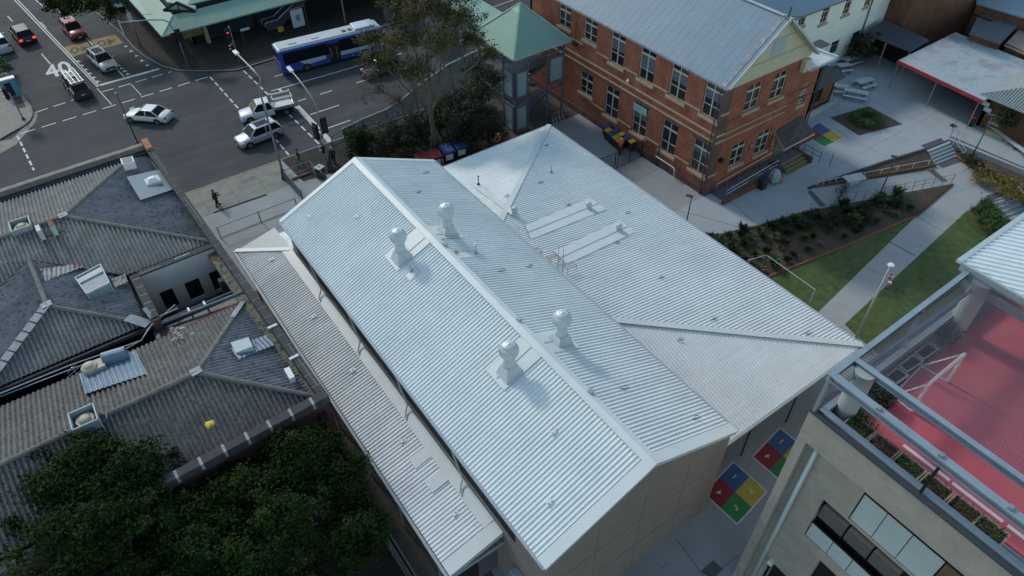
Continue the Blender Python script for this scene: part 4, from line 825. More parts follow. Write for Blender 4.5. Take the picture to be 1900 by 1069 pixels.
for (x, y, l) in ((508, 605, 1), (548, 662, 2)):
    P = g(x, y, 8.02); b = MB(); b.box((P.x - .35, P.y - .06, 8.0), (P.x + .2, P.y + .06, 8.09)); tag(b.build('parapet_clip', WHITE), 'small white clip across the side parapet, %s' % ('the upper one' if l == 1 else 'the lower one'), 'clip')
for (x, y, r) in ((338, 620, 5), (325, 610, 4)):
    P = g(x, y, 7.8); b = MB()
    for k in range(7): q = P + V(random.uniform(-.4, .4), random.uniform(-.3, .3), 0); b.bar(q, q + V(random.uniform(-.3, .3), random.uniform(-.2, .2), .05), .12, .03)
    tag(b.build('roof_debris', LEAD), 'pile of broken sheet scraps on the mossy roof, %s' % ('larger heap' if r == 5 else 'smaller heap by the gutter'), 'debris')
# ================================================================== RED BRICK SCHOOL BUILDING
bb_ = thing('brick_school_building', 'two-storey red brick school building with blue-grey gable roof and tall windows', 'school building', (0, 0, 0))
BX, BY, BX2, BY2 = 33.86, 21.2, 46.3, 47.0
upY = [(40.55, 42.35, 8.0), (36.7, 38.55, 8.0), (32.9, 34.75, 7.2), (29.05, 30.9, 7.2), (25.27, 27.15, 7.2), (21.9, 23.6, 7.2)]
upY[5] = (21.55, 23.35, 7.2)
loY = [(36.8, 38.66, 2.49, 4.72), (33.0, 34.85, 1.75, 4.85), (29.15, 30.98, 1.75, 4.85), (25.36, 27.2, 1.75, 4.85), (21.57, 23.45, 1.75, 4.85)]
opsL = [(y0 - BY, y1 - BY, z, 10.3) for y0, y1, z in upY] + [(a - BY, b - BY, c, d) for a, b, c, d in loY]
opsL = [(max(a, .15), b, c, d) for a, b, c, d in opsL]
opsN = [(36.5 - BX, 38.28 - BX, 7.27, 9.65), (39.7 - BX, 41.41 - BX, 7.25, 9.65), (44.02 - BX, 44.88 - BX, 5.35, 7.5), (36.33 - BX, 38.02 - BX, 1.9, 4.2), (39.56 - BX, 41.2 - BX, 1.9, 4.2)]
w = MB(); wall(w, (BX, BY), (BX, BY2), -.3, 10.5, .3, opsL, inward=-1); wall(w, (BX + .001, BY), (43.4, BY), -.3, 10.15, .3, [o for o in opsN if o[1] - o[0] > 1.2], inward=1); wall(w, (43.401, BY), (BX2, BY), -.3, 9.1, .3, [(o[0] + BX - 43.401, o[1] + BX - 43.401, o[2], o[3]) for o in opsN if o[1] - o[0] < 1.2], inward=1)
wall(w, (BX2, BY), (BX2, BY2), -.3, 9.1, .3, inward=1); wall(w, (BX, BY2), (BX2, BY2), -.3, 10.2, .3, inward=-1); w.build('wall', REDBRICK, bb_)
pr = MB(); pr.box((BX - .06, BY - .06, -.3), (BX + .75, BY, 10.1)); pr.box((BX - .05, BY + .001, -.3), (BX - .001, BY + .28, 10.1)); pr.build('corner_pier', PURB, bb_)
bs = MB(); bs.box((BX - .09, BY + .3, 0), (BX - .001, BY2, .55)); bs.box((BX - .1, BY + .3, .55), (BX - .001, BY2, .62)); bs.box((BX + .76, BY - .08, 0), (BX2, BY - .001, .5)); bs.build('plinth', PURB, bb_)
st = MB()
for z0, z1, o in ((5.28, 5.42, .07), (5.95, 6.1, .08)): st.box((BX - o, BY + .3, z0), (BX - .001, BY2, z1))
for (y0, y1, z) in upY:
    pass
ys = sorted([(a, b, z) for a, b, z in upY]); e_ = BY + .3
for (a, b, z) in ys:
    if a - .2 > e_: st.box((BX - .05, e_, 7.28), (BX - .001, a - .05, 7.44))
    e_ = b + .05
st.box((BX - .05, e_, 7.28), (BX - .001, BY2, 7.44)); e_ = BY + .3
for (a, b, z, z2) in sorted(loY):
    if a - .2 > e_: st.box((BX - .05, e_, 1.95), (BX - .001, a - .05, 2.1))
    e_ = b + .05
for z in (1.95, 5.3, 5.95, 7.9): st.box((BX - .10, BY - .10, z), (BX + .78, BY + .02 - .03, z + .2))
for z in (5.3, 5.95): st.box((BX + .78, BY - .05, z - 1.0 + .95), (BX + 8.6, BY - .001, z + .07))
st.build('sandstone_band', SAND, bb_)
bd = MB()
for z in (5.95, 6.95): bd.box((BX + .78, BY - .03, z), (BX2, BY - .002, z + .14))
bd.build('purple_brick_band', PURB, bb_)
def win(par, P, d, wd, h, nin, panes_top=.75, thick_tr=True, m_glass=GLASS, sill=True, blind=0, arch=None, frame=CREAM):
    """window at P (lower corner), d = direction along the wall, nin = outward normal"""
    P = Vector(P); d = Vector(d); n = Vector(nin); zz = V(0, 0, 1)
    Wn = MB(); ins = P - n * .16
    def fr(s0, s1, z0, z1, t=.06, o=0.0):
        a = ins + n * o
        Wn.hexa([a + d * s0 + zz * z0, a + d * s1 + zz * z0, a + d * s1 + zz * z0 + n * t, a + d * s0 + zz * z0 + n * t], [a + d * s0 + zz * z1, a + d * s1 + zz * z1, a + d * s1 + zz * z1 + n * t, a + d * s0 + zz * z1 + n * t])
    fr(0, .07, 0, h); fr(wd - .07, wd, 0, h); fr(.071, wd - .071, h - .09, h); fr(.071, wd - .071, 0, .07)
    zt = h - panes_top
    fr(.072, wd - .072, zt - .09, zt + .06, .085); fr(wd / 2 - .045, wd / 2 + .045, .071, zt - .091, .07); fr(wd / 2 - .035, wd / 2 + .035, zt + .061, h - .091, .05)
    fr(.073, wd / 2 - .046, zt * .42 - .03, zt * .42 + .03, .05); fr(wd / 2 + .046, wd - .073, zt * .42 - .03, zt * .42 + .03, .05)
    fo = Wn.build('window', frame, par)
    gl = MB(); a = ins - n * .01; gl.poly([a, a + d * wd, a + d * wd + zz * h, a + zz * h]); gl.build('pane', m_glass, fo)
    if blind:
        b = MB(); a = ins - n * .004; b.poly([a + d * .08 + zz * (zt - blind), a + d * (wd - .08) + zz * (zt - blind), a + d * (wd - .08) + zz * (zt - .1), a + d * .08 + zz * (zt - .1)]); b.build('blind', BLIND, fo)
    if sill:
        s = MB(); a = P - d * .18 + zz * (-.28); s.hexa([a - n * .02, a + d * (wd + .36) - n * .02, a + d * (wd + .36) + n * .14, a + n * .14], [a - n * .02 + zz * .27, a + d * (wd + .36) - n * .02 + zz * .27, a + d * (wd + .36) + n * .14 + zz * .25, a + n * .14 + zz * .25]); s.build('sill', SAND, fo)
    return fo
for i, (a, b, z) in enumerate(upY): win(bb_, (BX, a, z), (0, 1, 0), b - a, 10.3 - z, (-1, 0, 0), .72, blind=[0, 0, 1.1, 1.3, 1.0, .9][i])
for i, (a, b, z, z2) in enumerate(loY):
    fo = win(bb_, (BX, a, z), (0, 1, 0), b - a, z2 - z, (-1, 0, 0), .72, blind=[0, 0, .8, 0, .6][i])
    if i == 2:
        m_ = MB(); m_.box((BX - .12, a + .06, z2 - .78), (BX - .10 + .02, b - .06, z2 - .08)); m_.build('boarded_fanlight', mat('pale_board', (0.27, 0.40, 0.42), 0.6), fo)
    # shallow arch of dark voussoirs
    m_ = MB(); N = 6
    for k in range(N):
        t0 = a - .12 + (b - a + .24) * k / N; t1 = a - .12 + (b - a + .24) * (k + 1) / N; f0 = 1 - (2 * (k / N) - 1) ** 2; f1 = 1 - (2 * ((k + 1) / N) - 1) ** 2
        m_.hexa([(BX - .02, t0, z2 + .0), (BX - .02, t1, z2 + .0), (BX - .001, t1, z2 + .0), (BX - .001, t0, z2 + .0)], [(BX - .02, t0, z2 + .12 + f0 * .18), (BX - .02, t1, z2 + .12 + f1 * .18), (BX - .001, t1, z2 + .12 + f1 * .18), (BX - .001, t0, z2 + .12 + f0 * .18)])
    m_.build('arch_lintel', PURB, fo)
for (a, b, z, z2) in opsN:
    if b - a > 1.2: win(bb_, (BX + a, BY, z), (1, 0, 0), b - a, z2 - z, (0, -1, 0), .55)
    else:
        win(bb_, (BX + a, BY, z), (1, 0, 0), b - a, z2 - z, (0, -1, 0), 1.2)
        m_ = MB()
        for k in range(6): m_.box((BX + a + .05, BY - .02, z2 - .15 - k * .2), (BX + b - .05, BY + .03, z2 - .10 - k * .2))
        m_.build('louvre_blades', CREAM, bb_)
# roof
RXm, RZm = 39.1, 14.65
r = MB(); SH = [(0, 0), (.03, .012), (.06, 0), (.5, .0), (.53, .006), (.56, 0)]
corr(r, [(33.5, 20.65, 10.55), (33.5, 47.6, 10.55), (RXm, 47.6, RZm), (RXm, 20.65, RZm)], (0, 1, 0), .75, SH)
corr(r, [(44.3, 20.65, 10.35), (44.3, 47.6, 10.35), (RXm, 47.6, RZm), (RXm, 20.65, RZm)], (0, 1, 0), .75, SH)
r.build('roof', BROOF, bb_)
k1_ = (RZm - 10.55) / (RXm - 33.5)
f = MB()
for i in range(13):
    t0 = i / 13; t1 = (i + .96) / 13; x0 = 33.5 + t0 * (RXm - 33.5); x1 = 33.5 + t1 * (RXm - 33.5); z0 = 10.55 + k1_ * (x0 - 33.5) + .045; z1 = 10.55 + k1_ * (x1 - 33.5) + .045
    f.hexa([(x0, 21.15, z0 - .02), (x1, 21.15, z1 - .02), (x1, 21.6, z1 - .02), (x0, 21.6, z0 - .02)], [(x0, 21.15, z0), (x1, 21.15, z1), (x1, 21.6, z1), (x0, 21.6, z0)])
f.build('weathered_flashing', BROOFD, bb_)
f = MB(); f.bar((33.5, 20.68, 10.60), (RXm, 20.68, RZm + .05), .12, .18); f.bar((44.3, 20.68, 10.38), (RXm, 20.68, RZm + .05), .12, .18); f.bar((RXm, 20.6, RZm + .06), (RXm, 47.6, RZm + .06), .3, .06); f.build('roof_edge_capping', mat('grey_white_trim', (0.42, 0.44, 0.46), 0.7), bb_)
gt = MB(); gt.box((33.36, 20.8, 10.40), (33.5, 47.6, 10.55)); gt.build('gutter', BROOFD, bb_)
sf = MB(); sf.poly([V(33.5, 20.7, 10.42), V(RXm, 20.7, RZm - .12), V(RXm, 47.5, RZm - .12), V(33.5, 47.5, 10.42)]); sf.poly([V(44.3, 20.7, 10.22), V(RXm, 20.7, RZm - .12), V(RXm, 47.5, RZm - .12), V(44.3, 47.5, 10.22)]); sf.build('eave_lining', CREAM, bb_)
gm = MB(); zb = 10.14
gm.add([(34.2, BY - .03, zb), (43.95, BY - .03, zb), (43.95, BY - .03, 10.5), (RXm, BY - .03, RZm - .15), (34.2, BY - .03, 10.95), (34.2, BY + .2, zb), (43.95, BY + .2, zb), (43.95, BY + .2, 10.5), (RXm, BY + .2, RZm - .15), (34.2, BY + .2, 10.95)], [(0, 1, 2, 3, 4), (9, 8, 7, 6, 5), (0, 5, 6, 1), (1, 6, 7, 2), (2, 7, 8, 3), (3, 8, 9, 4), (4, 9, 5, 0)])
gm.build('gable_panel', CREAM, bb_)
gm = MB(); gm.box((35.7, BY - .06, 11.38), (42.9, BY - .031, 11.5)); gm.box((37.5, BY - .06, 12.95), (40.9, BY - .031, 13.03)); gm.build('gable_rail', mat('ochre_trim', (0.40, 0.36, 0.24), 0.7), bb_)
gm = MB(); gm.box((38.3, BY - .05, 11.6), (39.9, BY - .032, 12.85)); gm.build('gable_board', mat('blue_board', (0.36, 0.44, 0.48), 0.7), bb_)
gm = MB()
gm.box((39.0, 20.9, 14.75), (39.1, 21.0, 15.5)); gm.bar((38.6, 21.1, 14.9), (41.2, 20.9, 14.2), .08, .06); gm.build('ridge_rail', POLED, bb_)
# lower rear roof at the right end
r = MB(); corr(r, [(43.3, 20.6, 9.2), (47.3, 20.65, 9.2), (43.6, 24.4, 10.6)], (1, 0, 0), .25, RIB); corr(r, [(47.3, 20.65, 9.2), (47.3, 44, 9.2), (43.6, 44, 10.6), (43.6, 24.4, 10.6)], (0, 1, 0), .25, RIB); r.build('side_roof', ROOFV, bb_); m_ = MB(); m_.bar((47.3, 20.65, 9.26), (43.6, 24.4, 10.68), .22, .05); m_.build('hip_capping', FLASH, bb_)
m_ = MB(); m_.box((42.9, 20.75, 9.0), (43.6, 21.18, 10.1)); m_.build('eave_box', CREAM, bb_)
m_ = MB(); m_.bar((43.4, 20.55, 9.12), (47.35, 20.6, 9.12), .14, .12); m_.bar((47.35, 20.6, 9.12), (47.35, 44, 9.12), .14, .12); m_.build('side_gutter', GUTTER, bb_)
for (x, y, z1) in ((BX - .14, BY + .5, 10.4), ):
    m_ = MB(); m_.tube(V(x, y, 0), V(x, y, z1), .055, n=8); m_.build('downpipe', mat('brown_pipe', (0.10, 0.055, 0.04), 0.6), bb_)
m_ = MB(); m_.tube(V(BX2 + .05, BY - .12, 0), V(BX2 + .05, BY - .12, 8.7), .06, n=8); m_.build('downpipe', POLED, bb_)
m_ = MB(); m_.tube(V(BX - .1, 39.6, 7.2), V(BX - .1, 39.6, 9.3), .03, n=6); m_.box((BX - .25, 39.35, 6.9), (BX, 39.85, 7.2)); m_.build('downpipe', BLACK, bb_)
m_ = MB(); m_.box((BX2 + .001, 22, 4.4), (BX2 + .1, 22.1, 4.5)); m_.lathe((BX - .2, 31.9, 6.4), [(.12, 0), (.16, .1), (.05, .28), (.001, .3)], 8); m_.build('alarm_siren', WHITE, bb_)
for (x, z) in ((34.75, 3.2), ): m_ = MB(); m_.box((x, BY - .3, z), (x + .3, BY - .001, z + .35)); m_.build('wall_lamp', BLACK, bb_)
m_ = MB(); m_.box((38.6, BY - .1, 3.0), (39.3, BY - .001, 3.5)); m_.build('school_crest_sign', mat('muted_badge', (0.30, 0.14, 0.16), 0.6, amt=.5, scale=6), bb_)
# east awning between storeys on the right end (dark lean-to beyond the corner)
lt = thing('side_porch', 'small dark-roofed brick porch behind the brick school corner', 'porch', (0, 0, 0))
m_ = MB(); wall(m_, (46.35, 24.6), (55.4, 24.6), 0, 3.0, .25, [(4.2, 7.3, 1.1, 2.7)], inward=1); wall(m_, (55.4, 24.6), (55.4, 27), 0, 3.0, .25, inward=1); m_.build('wall', REDBRICK2, lt)
m_ = MB(); m_.box((50.5, 24.75, 1.1), (53.7, 24.8, 2.7)); m_.build('window', DARK, lt)
m_ = MB(); m_.hexa([V(46.3, 24.15, 3.0), V(56.3, 24.15, 3.0), V(56.8, 27.1, 3.0), V(46.3, 27.1, 3.0)], [V(46.3, 24.15, 3.1), V(56.3, 24.15, 3.1), V(56.8, 27.1, 3.12), V(46.3, 28.6, 4.7)]); m_.build('roof', SHING, lt)
m_ = MB(); m_.box((50.6, 24.0, 0), (56.2, 24.25, .75)); m_.build('low_wall', CONCY, lt)
# entry awning, ramp, steps
ea = thing('entry_awning', 'dark shingled awning over the brick school side door', 'awning', (0, 0, 0))
q = [gy(1439, 246, 21.1), g(1457, 276, 3.1), g(1511, 247, 3.1), gy(1489, 214, 21.1)]
m_ = MB(); m_.hexa([p - V(0, 0, .1) for p in q], q); m_.build('roof', SHING, ea)
m_ = MB()
for a, b in ((q[0], q[1]), (q[3], q[2])): m_.bar(a - V(0, 0, .12), b - V(0, 0, .12), .1, .14); m_.bar(V(a.x, 21.15, 2.0), b - V(0, 0, .2), .1, .1); m_.bar(V(a.x, 21.12, 1.9), V(a.x, 21.12, q[0].z), .1, .1)
m_.bar(q[1] - V(0, 0, .1), q[2] - V(0, 0, .1), .08, .12); m_.build('timber_bracket', CREAM, ea)
m_ = MB(); m_.box((42.6, BY - .05, .6), (43.9, BY - .002, 2.8)); m_.build('door', mat('grey_door', (0.12, 0.12, 0.12), 0.6), bb_)
rp = thing('entry_ramp', 'grey access ramp with brick side wall and rails along the brick school', 'ramp', (0, 0, 0))
m_ = MB(); m_.hexa([V(34.6, 19.6, -.3), V(41.8, 19.6, -.3), V(41.8, 21.1, -.3), V(34.6, 21.1, -.3)], [V(34.6, 19.6, .02), V(41.8, 19.6, .55), V(41.8, 21.1, .55), V(34.6, 21.1, .02)]); m_.box((41.8, 19.9, -.3), (45.3, 21.1, .56)); m_.build('slab', mat('ramp_grey', (0.13, 0.14, 0.16), 0.8), rp)
m_ = MB(); m_.hexa([V(34.2, 19.3, -.3), V(41.6, 19.3, -.3), V(41.6, 19.58, -.3), V(34.2, 19.58, -.3)], [V(34.2, 19.3, .3), V(41.6, 19.3, .75), V(41.6, 19.58, .75), V(34.2, 19.58, .3)]); m_.build('side_wall', REDBRICK2, rp)
def railing(parent, pts, h, m_, name='handrail', r=.028, posts=5, mid=True):
    b = MB(); pts = [Vector(p) for p in pts]; b.path([p + V(0, 0, h) for p in pts], r, 6)
    if mid: b.path([p + V(0, 0, h * .55) for p in pts], r * .8, 6)
    for p, q in zip(pts[:-1], pts[1:]):
        for k in range(posts + 1): c = p.lerp(q, k / posts); b.tube(c, c + V(0, 0, h), r, n=6)
    return b.build(name, m_, parent)
railing(rp, [(34.9, 19.75, .05), (41.4, 19.75, .55)], .95, GALV); railing(rp, [(34.9, 20.9, .05), (42, 20.9, .55)], .95, GALV, mid=False)
es = MB(); eny = MB()
for k in range(3):
    y1 = 19.9 - k * .33; es.box((42.2, y1 - .33, -.3), (45.3, y1, .56 - .17 * (k + 1))); eny.box((42.2, y1 - .33, .56 - .17 * (k + 1)), (45.3, y1 - .27, .56 - .17 * (k + 1) + .006))
es.build('steps', mat('step_timber', (0.17, 0.15, 0.09), 0.8, amt=.2), rp); eny.box((42.2, 19.9, .561), (45.3, 19.98, .568)); eny.build('step_nosing', CYEL, rp)
m_ = MB(); m_.box((45.3, 18.9, -.3), (45.55, 21.1, .62)); m_.box((45.3, 20.9, .56), (48, 21.1, .8)); m_.build('planter_wall', REDBRICK2, rp)
railing(rp, [(46.2, 20.4, 0), (46.2, 18.6, 0)], .95, POLED, posts=2); railing(rp, [(47.2, 18.0, 0), (46.4, 17.6, 0)], .9, POLED, posts=1)
m_ = MB(); m_.box((41.5, 20.0, .56), (42.3, 20.7, .62)); tag(m_.build('doormat', BLACK), 'black mat at the top of the brick school ramp', 'mat')
# cream building
cb = thing('cream_school_building', 'cream rendered two-storey building with sash windows behind the brick school', 'building', (0, 0, 0))
cy = 29.9; cops = []
def cpx(a, b): p = gy(a[0], a[1], cy); q = gy(b[0], b[1], cy); return (min(p.x, q.x), max(p.x, q.x), min(p.z, q.z), max(p.z, q.z))
for (a, b) in (((1485, 28), (1492, 46)), ((1531, 12), (1531, 41)), ((1572, -6), (1575, 24)), ((1611, -20), (1616, 8))):
    p = gy(a[0], a[1], cy); q = gy(b[0], b[1], cy); xm = (p.x + q.x) / 2; cops.append((xm - .55, xm + .55, min(q.z, p.z), max(q.z, p.z)))
for (a, b) in (((1551, 76), (1545, 99)), ((1592, 58), (1580, 89))):
    p = gy(a[0], a[1], cy); q = gy(b[0], b[1], cy); xm = (p.x + q.x) / 2; cops.append((xm - .7, xm + .7, max(.5, q.z), p.z))
w = MB(); wall(w, (50, cy), (70.9, cy), -.3, 8.1, .3, [(a - 50, b - 50, c, d) for a, b, c, d in cops], inward=1); w.box((50, cy + 1, -.3), (70.9, 42, 8.0)); w.build('wall', CREAMW, cb)
for i, (a, b, c, d) in enumerate(cops): win(cb, (a, cy, c), (1, 0, 0), b - a, d - c, (0, -1, 0), (d - c) * .35, sill=i < 4, frame=SAND if i < 4 else TSTEEL)
m_ = MB(); corr(m_, [(49, 29.4, 8.0), (71.5, 29.4, 8.0), (71.5, 36, 11), (49, 36, 11)], (1, 0, 0), .5, SH); corr(m_, [(49, 42.6, 8.0), (71.5, 42.6, 8.0), (71.5, 36, 11), (49, 36, 11)], (1, 0, 0), .5, SH); m_.build('roof', BROOF, cb)
m_ = MB(); m_.box((49, 29.28, 7.88), (71.5, 29.4, 8.02)); m_.build('gutter', TSTEEL, cb)
m_ = MB(); p = gy(1622, 0, 29.7); q = gy(1598, 68, 29.7); m_.tube(V((p.x + q.x) / 2, 29.8, 0), V((p.x + q.x) / 2, 29.8, 7.9), .07, n=8); m_.build('downpipe', TSTEEL, cb)
# small hip roofs in front of the cream building
for (qd, z, lab, m0) in (([(1478, 47), (1489, 56), (1541, 82), (1521, 90)], 4.0, 'small purplish lean-to roof against the cream building', mat('lilac_roof', (0.24, 0.22, 0.25), 0.7)),):
    Q = [g(x, y, z) for x, y in qd]; t = thing('small_lean_to', lab, 'lean-to', (Q[0].x, Q[0].y, 0)); m_ = MB(); m_.hexa([p - V(0, 0, .12) for p in Q], Q); m_.build('roof', m0, t); m_ = MB(); c = (Q[0] + Q[1] + Q[2] + Q[3]) / 4
    m_.hexa([V(p.x, p.y, -.2) for p in [c + (p - c) * .8 for p in Q]], [p - V(0, 0, .12) for p in [c + (p - c) * .8 for p in Q]]); m_.build('wall', CREAMW, t)
# brown brick building behind with the dark awning
br = thing('brown_brick_building', 'windowless brown brick building wall at the top right', 'building', (0, 0, 0))
m_ = MB(); wall(m_, (71.0, 27.5), (71.0, 45), -.3, 9.0, .3, inward=-1)
cA = gy(1642, 98, 28.0)
m_.hexa([V(70.9, 27.6, -.3), V(80.8, 24.2, -.3), V(92, 40, -.3), V(71, 45, -.3)], [V(70.9, 27.6, 9), V(80.8, 24.2, 9), V(92, 40, 9), V(71, 45, 9)]); m_.build('wall', REDBRICK2, br)
m_ = MB(); m_.box((70.8, 24, 9.0), (92, 45, 9.2)); m_.build('roof', BROOFD, br)
m_ = MB(); p = gy(1768, 0, 26.6); q = gy(1752, 48, 26.6); m_.path([p, q, q + V(-.8, -.1, -.3)], .09, 6); m_.build('white_pipe', WHITEW, br)
da = thing('dark_awning', 'dark flat awning on poles below the brown brick wall', 'awning', (0, 0, 0)); Q = [g(1605, 62, 3.1), g(1640, 36, 3.6), g(1724, 74, 3.6), g(1690, 96, 3.1)]
m_ = MB(); m_.hexa([p - V(0, 0, .12) for p in Q], Q); m_.build('roof', mat('awning_dark', (0.06, 0.065, 0.085), 0.8), da)
for p in (Q[0].lerp(Q[3], .03), Q[0].lerp(Q[3], .5), Q[3]): m_ = MB(); m_.tube(V(p.x, p.y + .1, 0), V(p.x, p.y + .1, p.z - .1), .06, n=6); m_.build('post', SAND, da)
m_ = MB(); m_.hexa([V(p.x, p.y, 0) for p in (Q[1].lerp(Q[0], .15), Q[1], Q[2], Q[2].lerp(Q[3], .15))], [p - V(0, 0, .12) for p in (Q[1].lerp(Q[0], .15), Q[1], Q[2], Q[2].lerp(Q[3], .15))]); m_.build('back_wall', DARK, da)
# red fascia shelter
rs = thing('red_trim_shelter', 'large flat grey shelter roof with a red front edge', 'shelter', (0, 0, 0)); Q = [g(1665, 113, 3.2), g(1773, 60, 3.2), g(1925, 122, 3.2), g(1824, 188, 3.2)]
SHR = mat('stained_shelter_roof', (0.36, 0.41, 0.45), 0.7, amt=.08, scale=.8, spot=[(0.35, 0.52, 0.12, (0.27, 0.25, 0.26), 0.6), (2.0, 0.58, 0.08, (0.2, 0.2, 0.22), 0.5)])
m_ = MB(); corr(m_, Q, (1, 0, 0), .3, [(0, 0), (.5, .012)]); m_.build('roof', SHR, rs); m_ = MB(); m_.hexa([p - V(0, 0, .25) for p in Q], [p - V(0, 0, .03) for p in Q]); m_.build('soffit', CARGREY, rs)
m_ = MB(); m_.bar(Q[0] + V(0, 0, -.08), Q[3] + V(0, 0, -.08), .12, .34); m_.build('red_fascia', mat('red_fascia', (0.38, 0.045, 0.06), 0.6), rs)
for p in (Q[0].lerp(Q[3], .03), Q[0].lerp(Q[3], .5), Q[3].lerp(Q[0], .02)): m_ = MB(); m_.tube(V(p.x + .3, p.y + .2, 0), V(p.x + .3, p.y + .2, 3.0), .055, n=8); m_.build('post', POLEG, rs)
m_ = MB(); m_.bar(V(Q[1].x, Q[1].y - .3, 1.6), V(Q[2].x, Q[2].y + .2, 1.6), .3, 3.0); m_.build('back_wall', mat('dark_grey_brick', (0.13, 0.11, 0.11), 0.9), rs)  # back wall in one even dark grey-brown
# brick cottage on the right
ct = thing('brick_cottage', 'brown brick cottage with pale roof at the right edge', 'cottage', (0, 0, 0))
wl = MB(); pA = gy(1830, 176, 14.0); wx = 63.9
wops = []
p = gx(1853, 199, wx); q = gx(1877, 182, wx)
y0, y1 = min(p.y, q.y), max(p.y, q.y); z0 = p.z - .45; z1 = q.z + .45
wall(wl, (wx, 3), (wx, 13.6), -1, 3.3, .3, [(y0 - 3, y1 - 3, 1.0, 2.1)], inward=-1); wall(wl, (wx, 13.6), (80, 13.6), -1, 3.3, .3, inward=-1); wl.build('wall', REDBRICK2, ct)
win(ct, (wx, y0, 1.0), (0, 1, 0), y1 - y0, 1.1, (-1, 0, 0), .4, frame=SAND)
m_ = MB(); corr(m_, [(63.3, 14.2, 3.3), (63.3, 3, 3.3), (70, 7, 6.3)], (0, 1, 0), .25, WAVE); corr(m_, [(63.3, 14.2, 3.3), (70, 7, 6.3), (80, 7, 6.3), (80, 14.2, 3.3)], (1, 0, 0), .25, WAVE); m_.build('roof', mat('cottage_roof', (0.33, 0.36, 0.37), 0.8, amt=.1), ct)
m_ = MB(); m_.box((63.2, 3, 3.15), (63.32, 14.3, 3.3)); m_.box((63.3, 14.2, 3.15), (80, 14.3, 3.3)); m_.build('gutter', GUTTER, ct)
for i, (x, y) in enumerate(((1829, 193), (1832, 204))):
    P = gx(x, y, wx - .3); m_ = MB(); m_.box((P.x, P.y - .35, P.z - .2), (P.x + .05, P.y + .35, P.z + .2)); m_.build('white_sign', WHITE, ct)
# far roofs top right
for (qd, z, lab, m0) in (([(1799, 62), (1828, 0), (1898, 38), (1855, 81)], 4, 'dark flat roof with a black slot behind the shelter', mat('dark_flat_roof', (0.12, 0.13, 0.145), 0.9, amt=.1)), ([(1812, -12), (1925, -12), (1925, 40), (1812, 6)], 5, 'blue roof in the top right corner', mat('blue_far_roof', (0.24, 0.31, 0.40), 0.7, amt=.1)), ([(1865, 82), (1905, 40), (1960, 60), (1925, 108)], 3.6, 'pinkish roof at the right edge beyond the shelter', mat('pink_roof', (0.30, 0.23, 0.22), 0.8, amt=.15))):
    Q = [g(x, y, z) for x, y in qd]; c = sum(Q, V(0, 0, 0)) / 4; t = thing('far_building', lab, 'building', (c.x, c.y, 0)); m_ = MB(); m_.hexa([p - V(0, 0, .15) for p in Q], Q); m_.build('roof', m0, t)
    m_ = MB(); m_.hexa([V(p.x, p.y, -.2) for p in [c + (p - c) * .95 for p in Q]], [p - V(0, 0, .15) for p in [c + (p - c) * .95 for p in Q]]); m_.build('wall', REDBRICK2, t)
    if 'slot' in lab: m_ = MB(); m_.bar(g(1797, 23, z + .03), g(1840, 39, z + .03), .35, .04); m_.build('slot', DARK, t)
    if 'pink' in lab: m_ = MB(); m_.bar(Q[0] + V(.1, 0, -.1), Q[3] + V(0, 0, -.1), .3, .2); m_.build('gutter', SAND, t)
# ================================================================== STAIR TOWER AND FOOTBRIDGE
tw = thing('stair_tower', 'open steel stair tower with a pale green pyramid roof', 'stair tower', (0, 0, 0))
r = MB(); zc = 7.95; q = [V(26.05, 38.95, zc), V(32.75, 38.95, zc), V(32.75, 45.9, zc), V(26.05, 45.9, zc)]; ap = V(29.35, 42.5, 11.15)
for i in range(4): r.poly([q[i], q[(i + 1) % 4], ap])
r.build('roof', GREENR, tw)
r = MB()
for i in range(4): r.bar(q[i] + V(0, 0, .03), ap + V(0, 0, .03), .16, .05); r.bar(q[i] + V(0, 0, -.06), q[(i + 1) % 4] + V(0, 0, -.06), .1, .12)
r.poly([ap.lerp(q[0], .2) + V(0, -.01, .03), ap.lerp(q[3], .2) + V(-.01, 0, .03), ap + V(0, 0, .05)]); r.build('hip_flashing', mat('pale_mint', (0.30, 0.45, 0.38), 0.6), tw)
PX_ = [(26.45, 39.4), (27.95, 39.4), (30.35, 39.4), (32.2, 39.4), (26.45, 41.2), (26.45, 45.4), (32.2, 45.4), (29.3, 45.4)]
for (x, y) in PX_: m_ = MB(); m_.box((x - .09, y - .09, 0), (x + .09, y + .09, 7.9)); m_.build('post', TSTEEL, tw)
m_ = MB()
for z in (7.1, 3.3): m_.bar((26.45, 39.4, z), (32.2, 39.4, z), .1, .1); m_.bar((26.45, 39.4, z), (26.45, 45.4, z), .1, .1); m_.bar((32.2, 39.4, z), (32.2, 45.4, z), .1, .1)
m_.build('cross_beam', TSTEEL, tw)
def panel(a, b, z0, z1):
    a = V(*a, 0); b = V(*b, 0); d = (b - a).normalized(); f = MB()
    for z in (z0, z1): f.bar(a + V(0, 0, z), b + V(0, 0, z), .14, .22)
    for p in (a + d * .1, b - d * .1): f.bar(p + V(0, 0, z0), p + V(0, 0, z1), .2, .2)
    f.build('panel_frame', TSTEEL, tw); g_ = MB(); n = V(-d.y, d.x, 0) * .02; g_.hexa([a + n + V(0, 0, z0), b + n + V(0, 0, z0), b - n + V(0, 0, z0), a - n + V(0, 0, z0)], [a + n + V(0, 0, z1), b + n + V(0, 0, z1), b - n + V(0, 0, z1), a - n + V(0, 0, z1)]); g_.build('translucent_panel', PANELG, tw)
panel((26.45, 39.3), (27.95, 39.3), 3.75, 6.35); panel((26.45, 39.3), (27.95, 39.3), .2, 2.8); panel((26.36, 39.4), (26.36, 41.2), 3.75, 6.35); panel((26.36, 39.4), (26.36, 41.2), .2, 2.8); panel((30.35, 39.3), (32.2, 39.3), 4.1, 6.6)
st_ = MB()
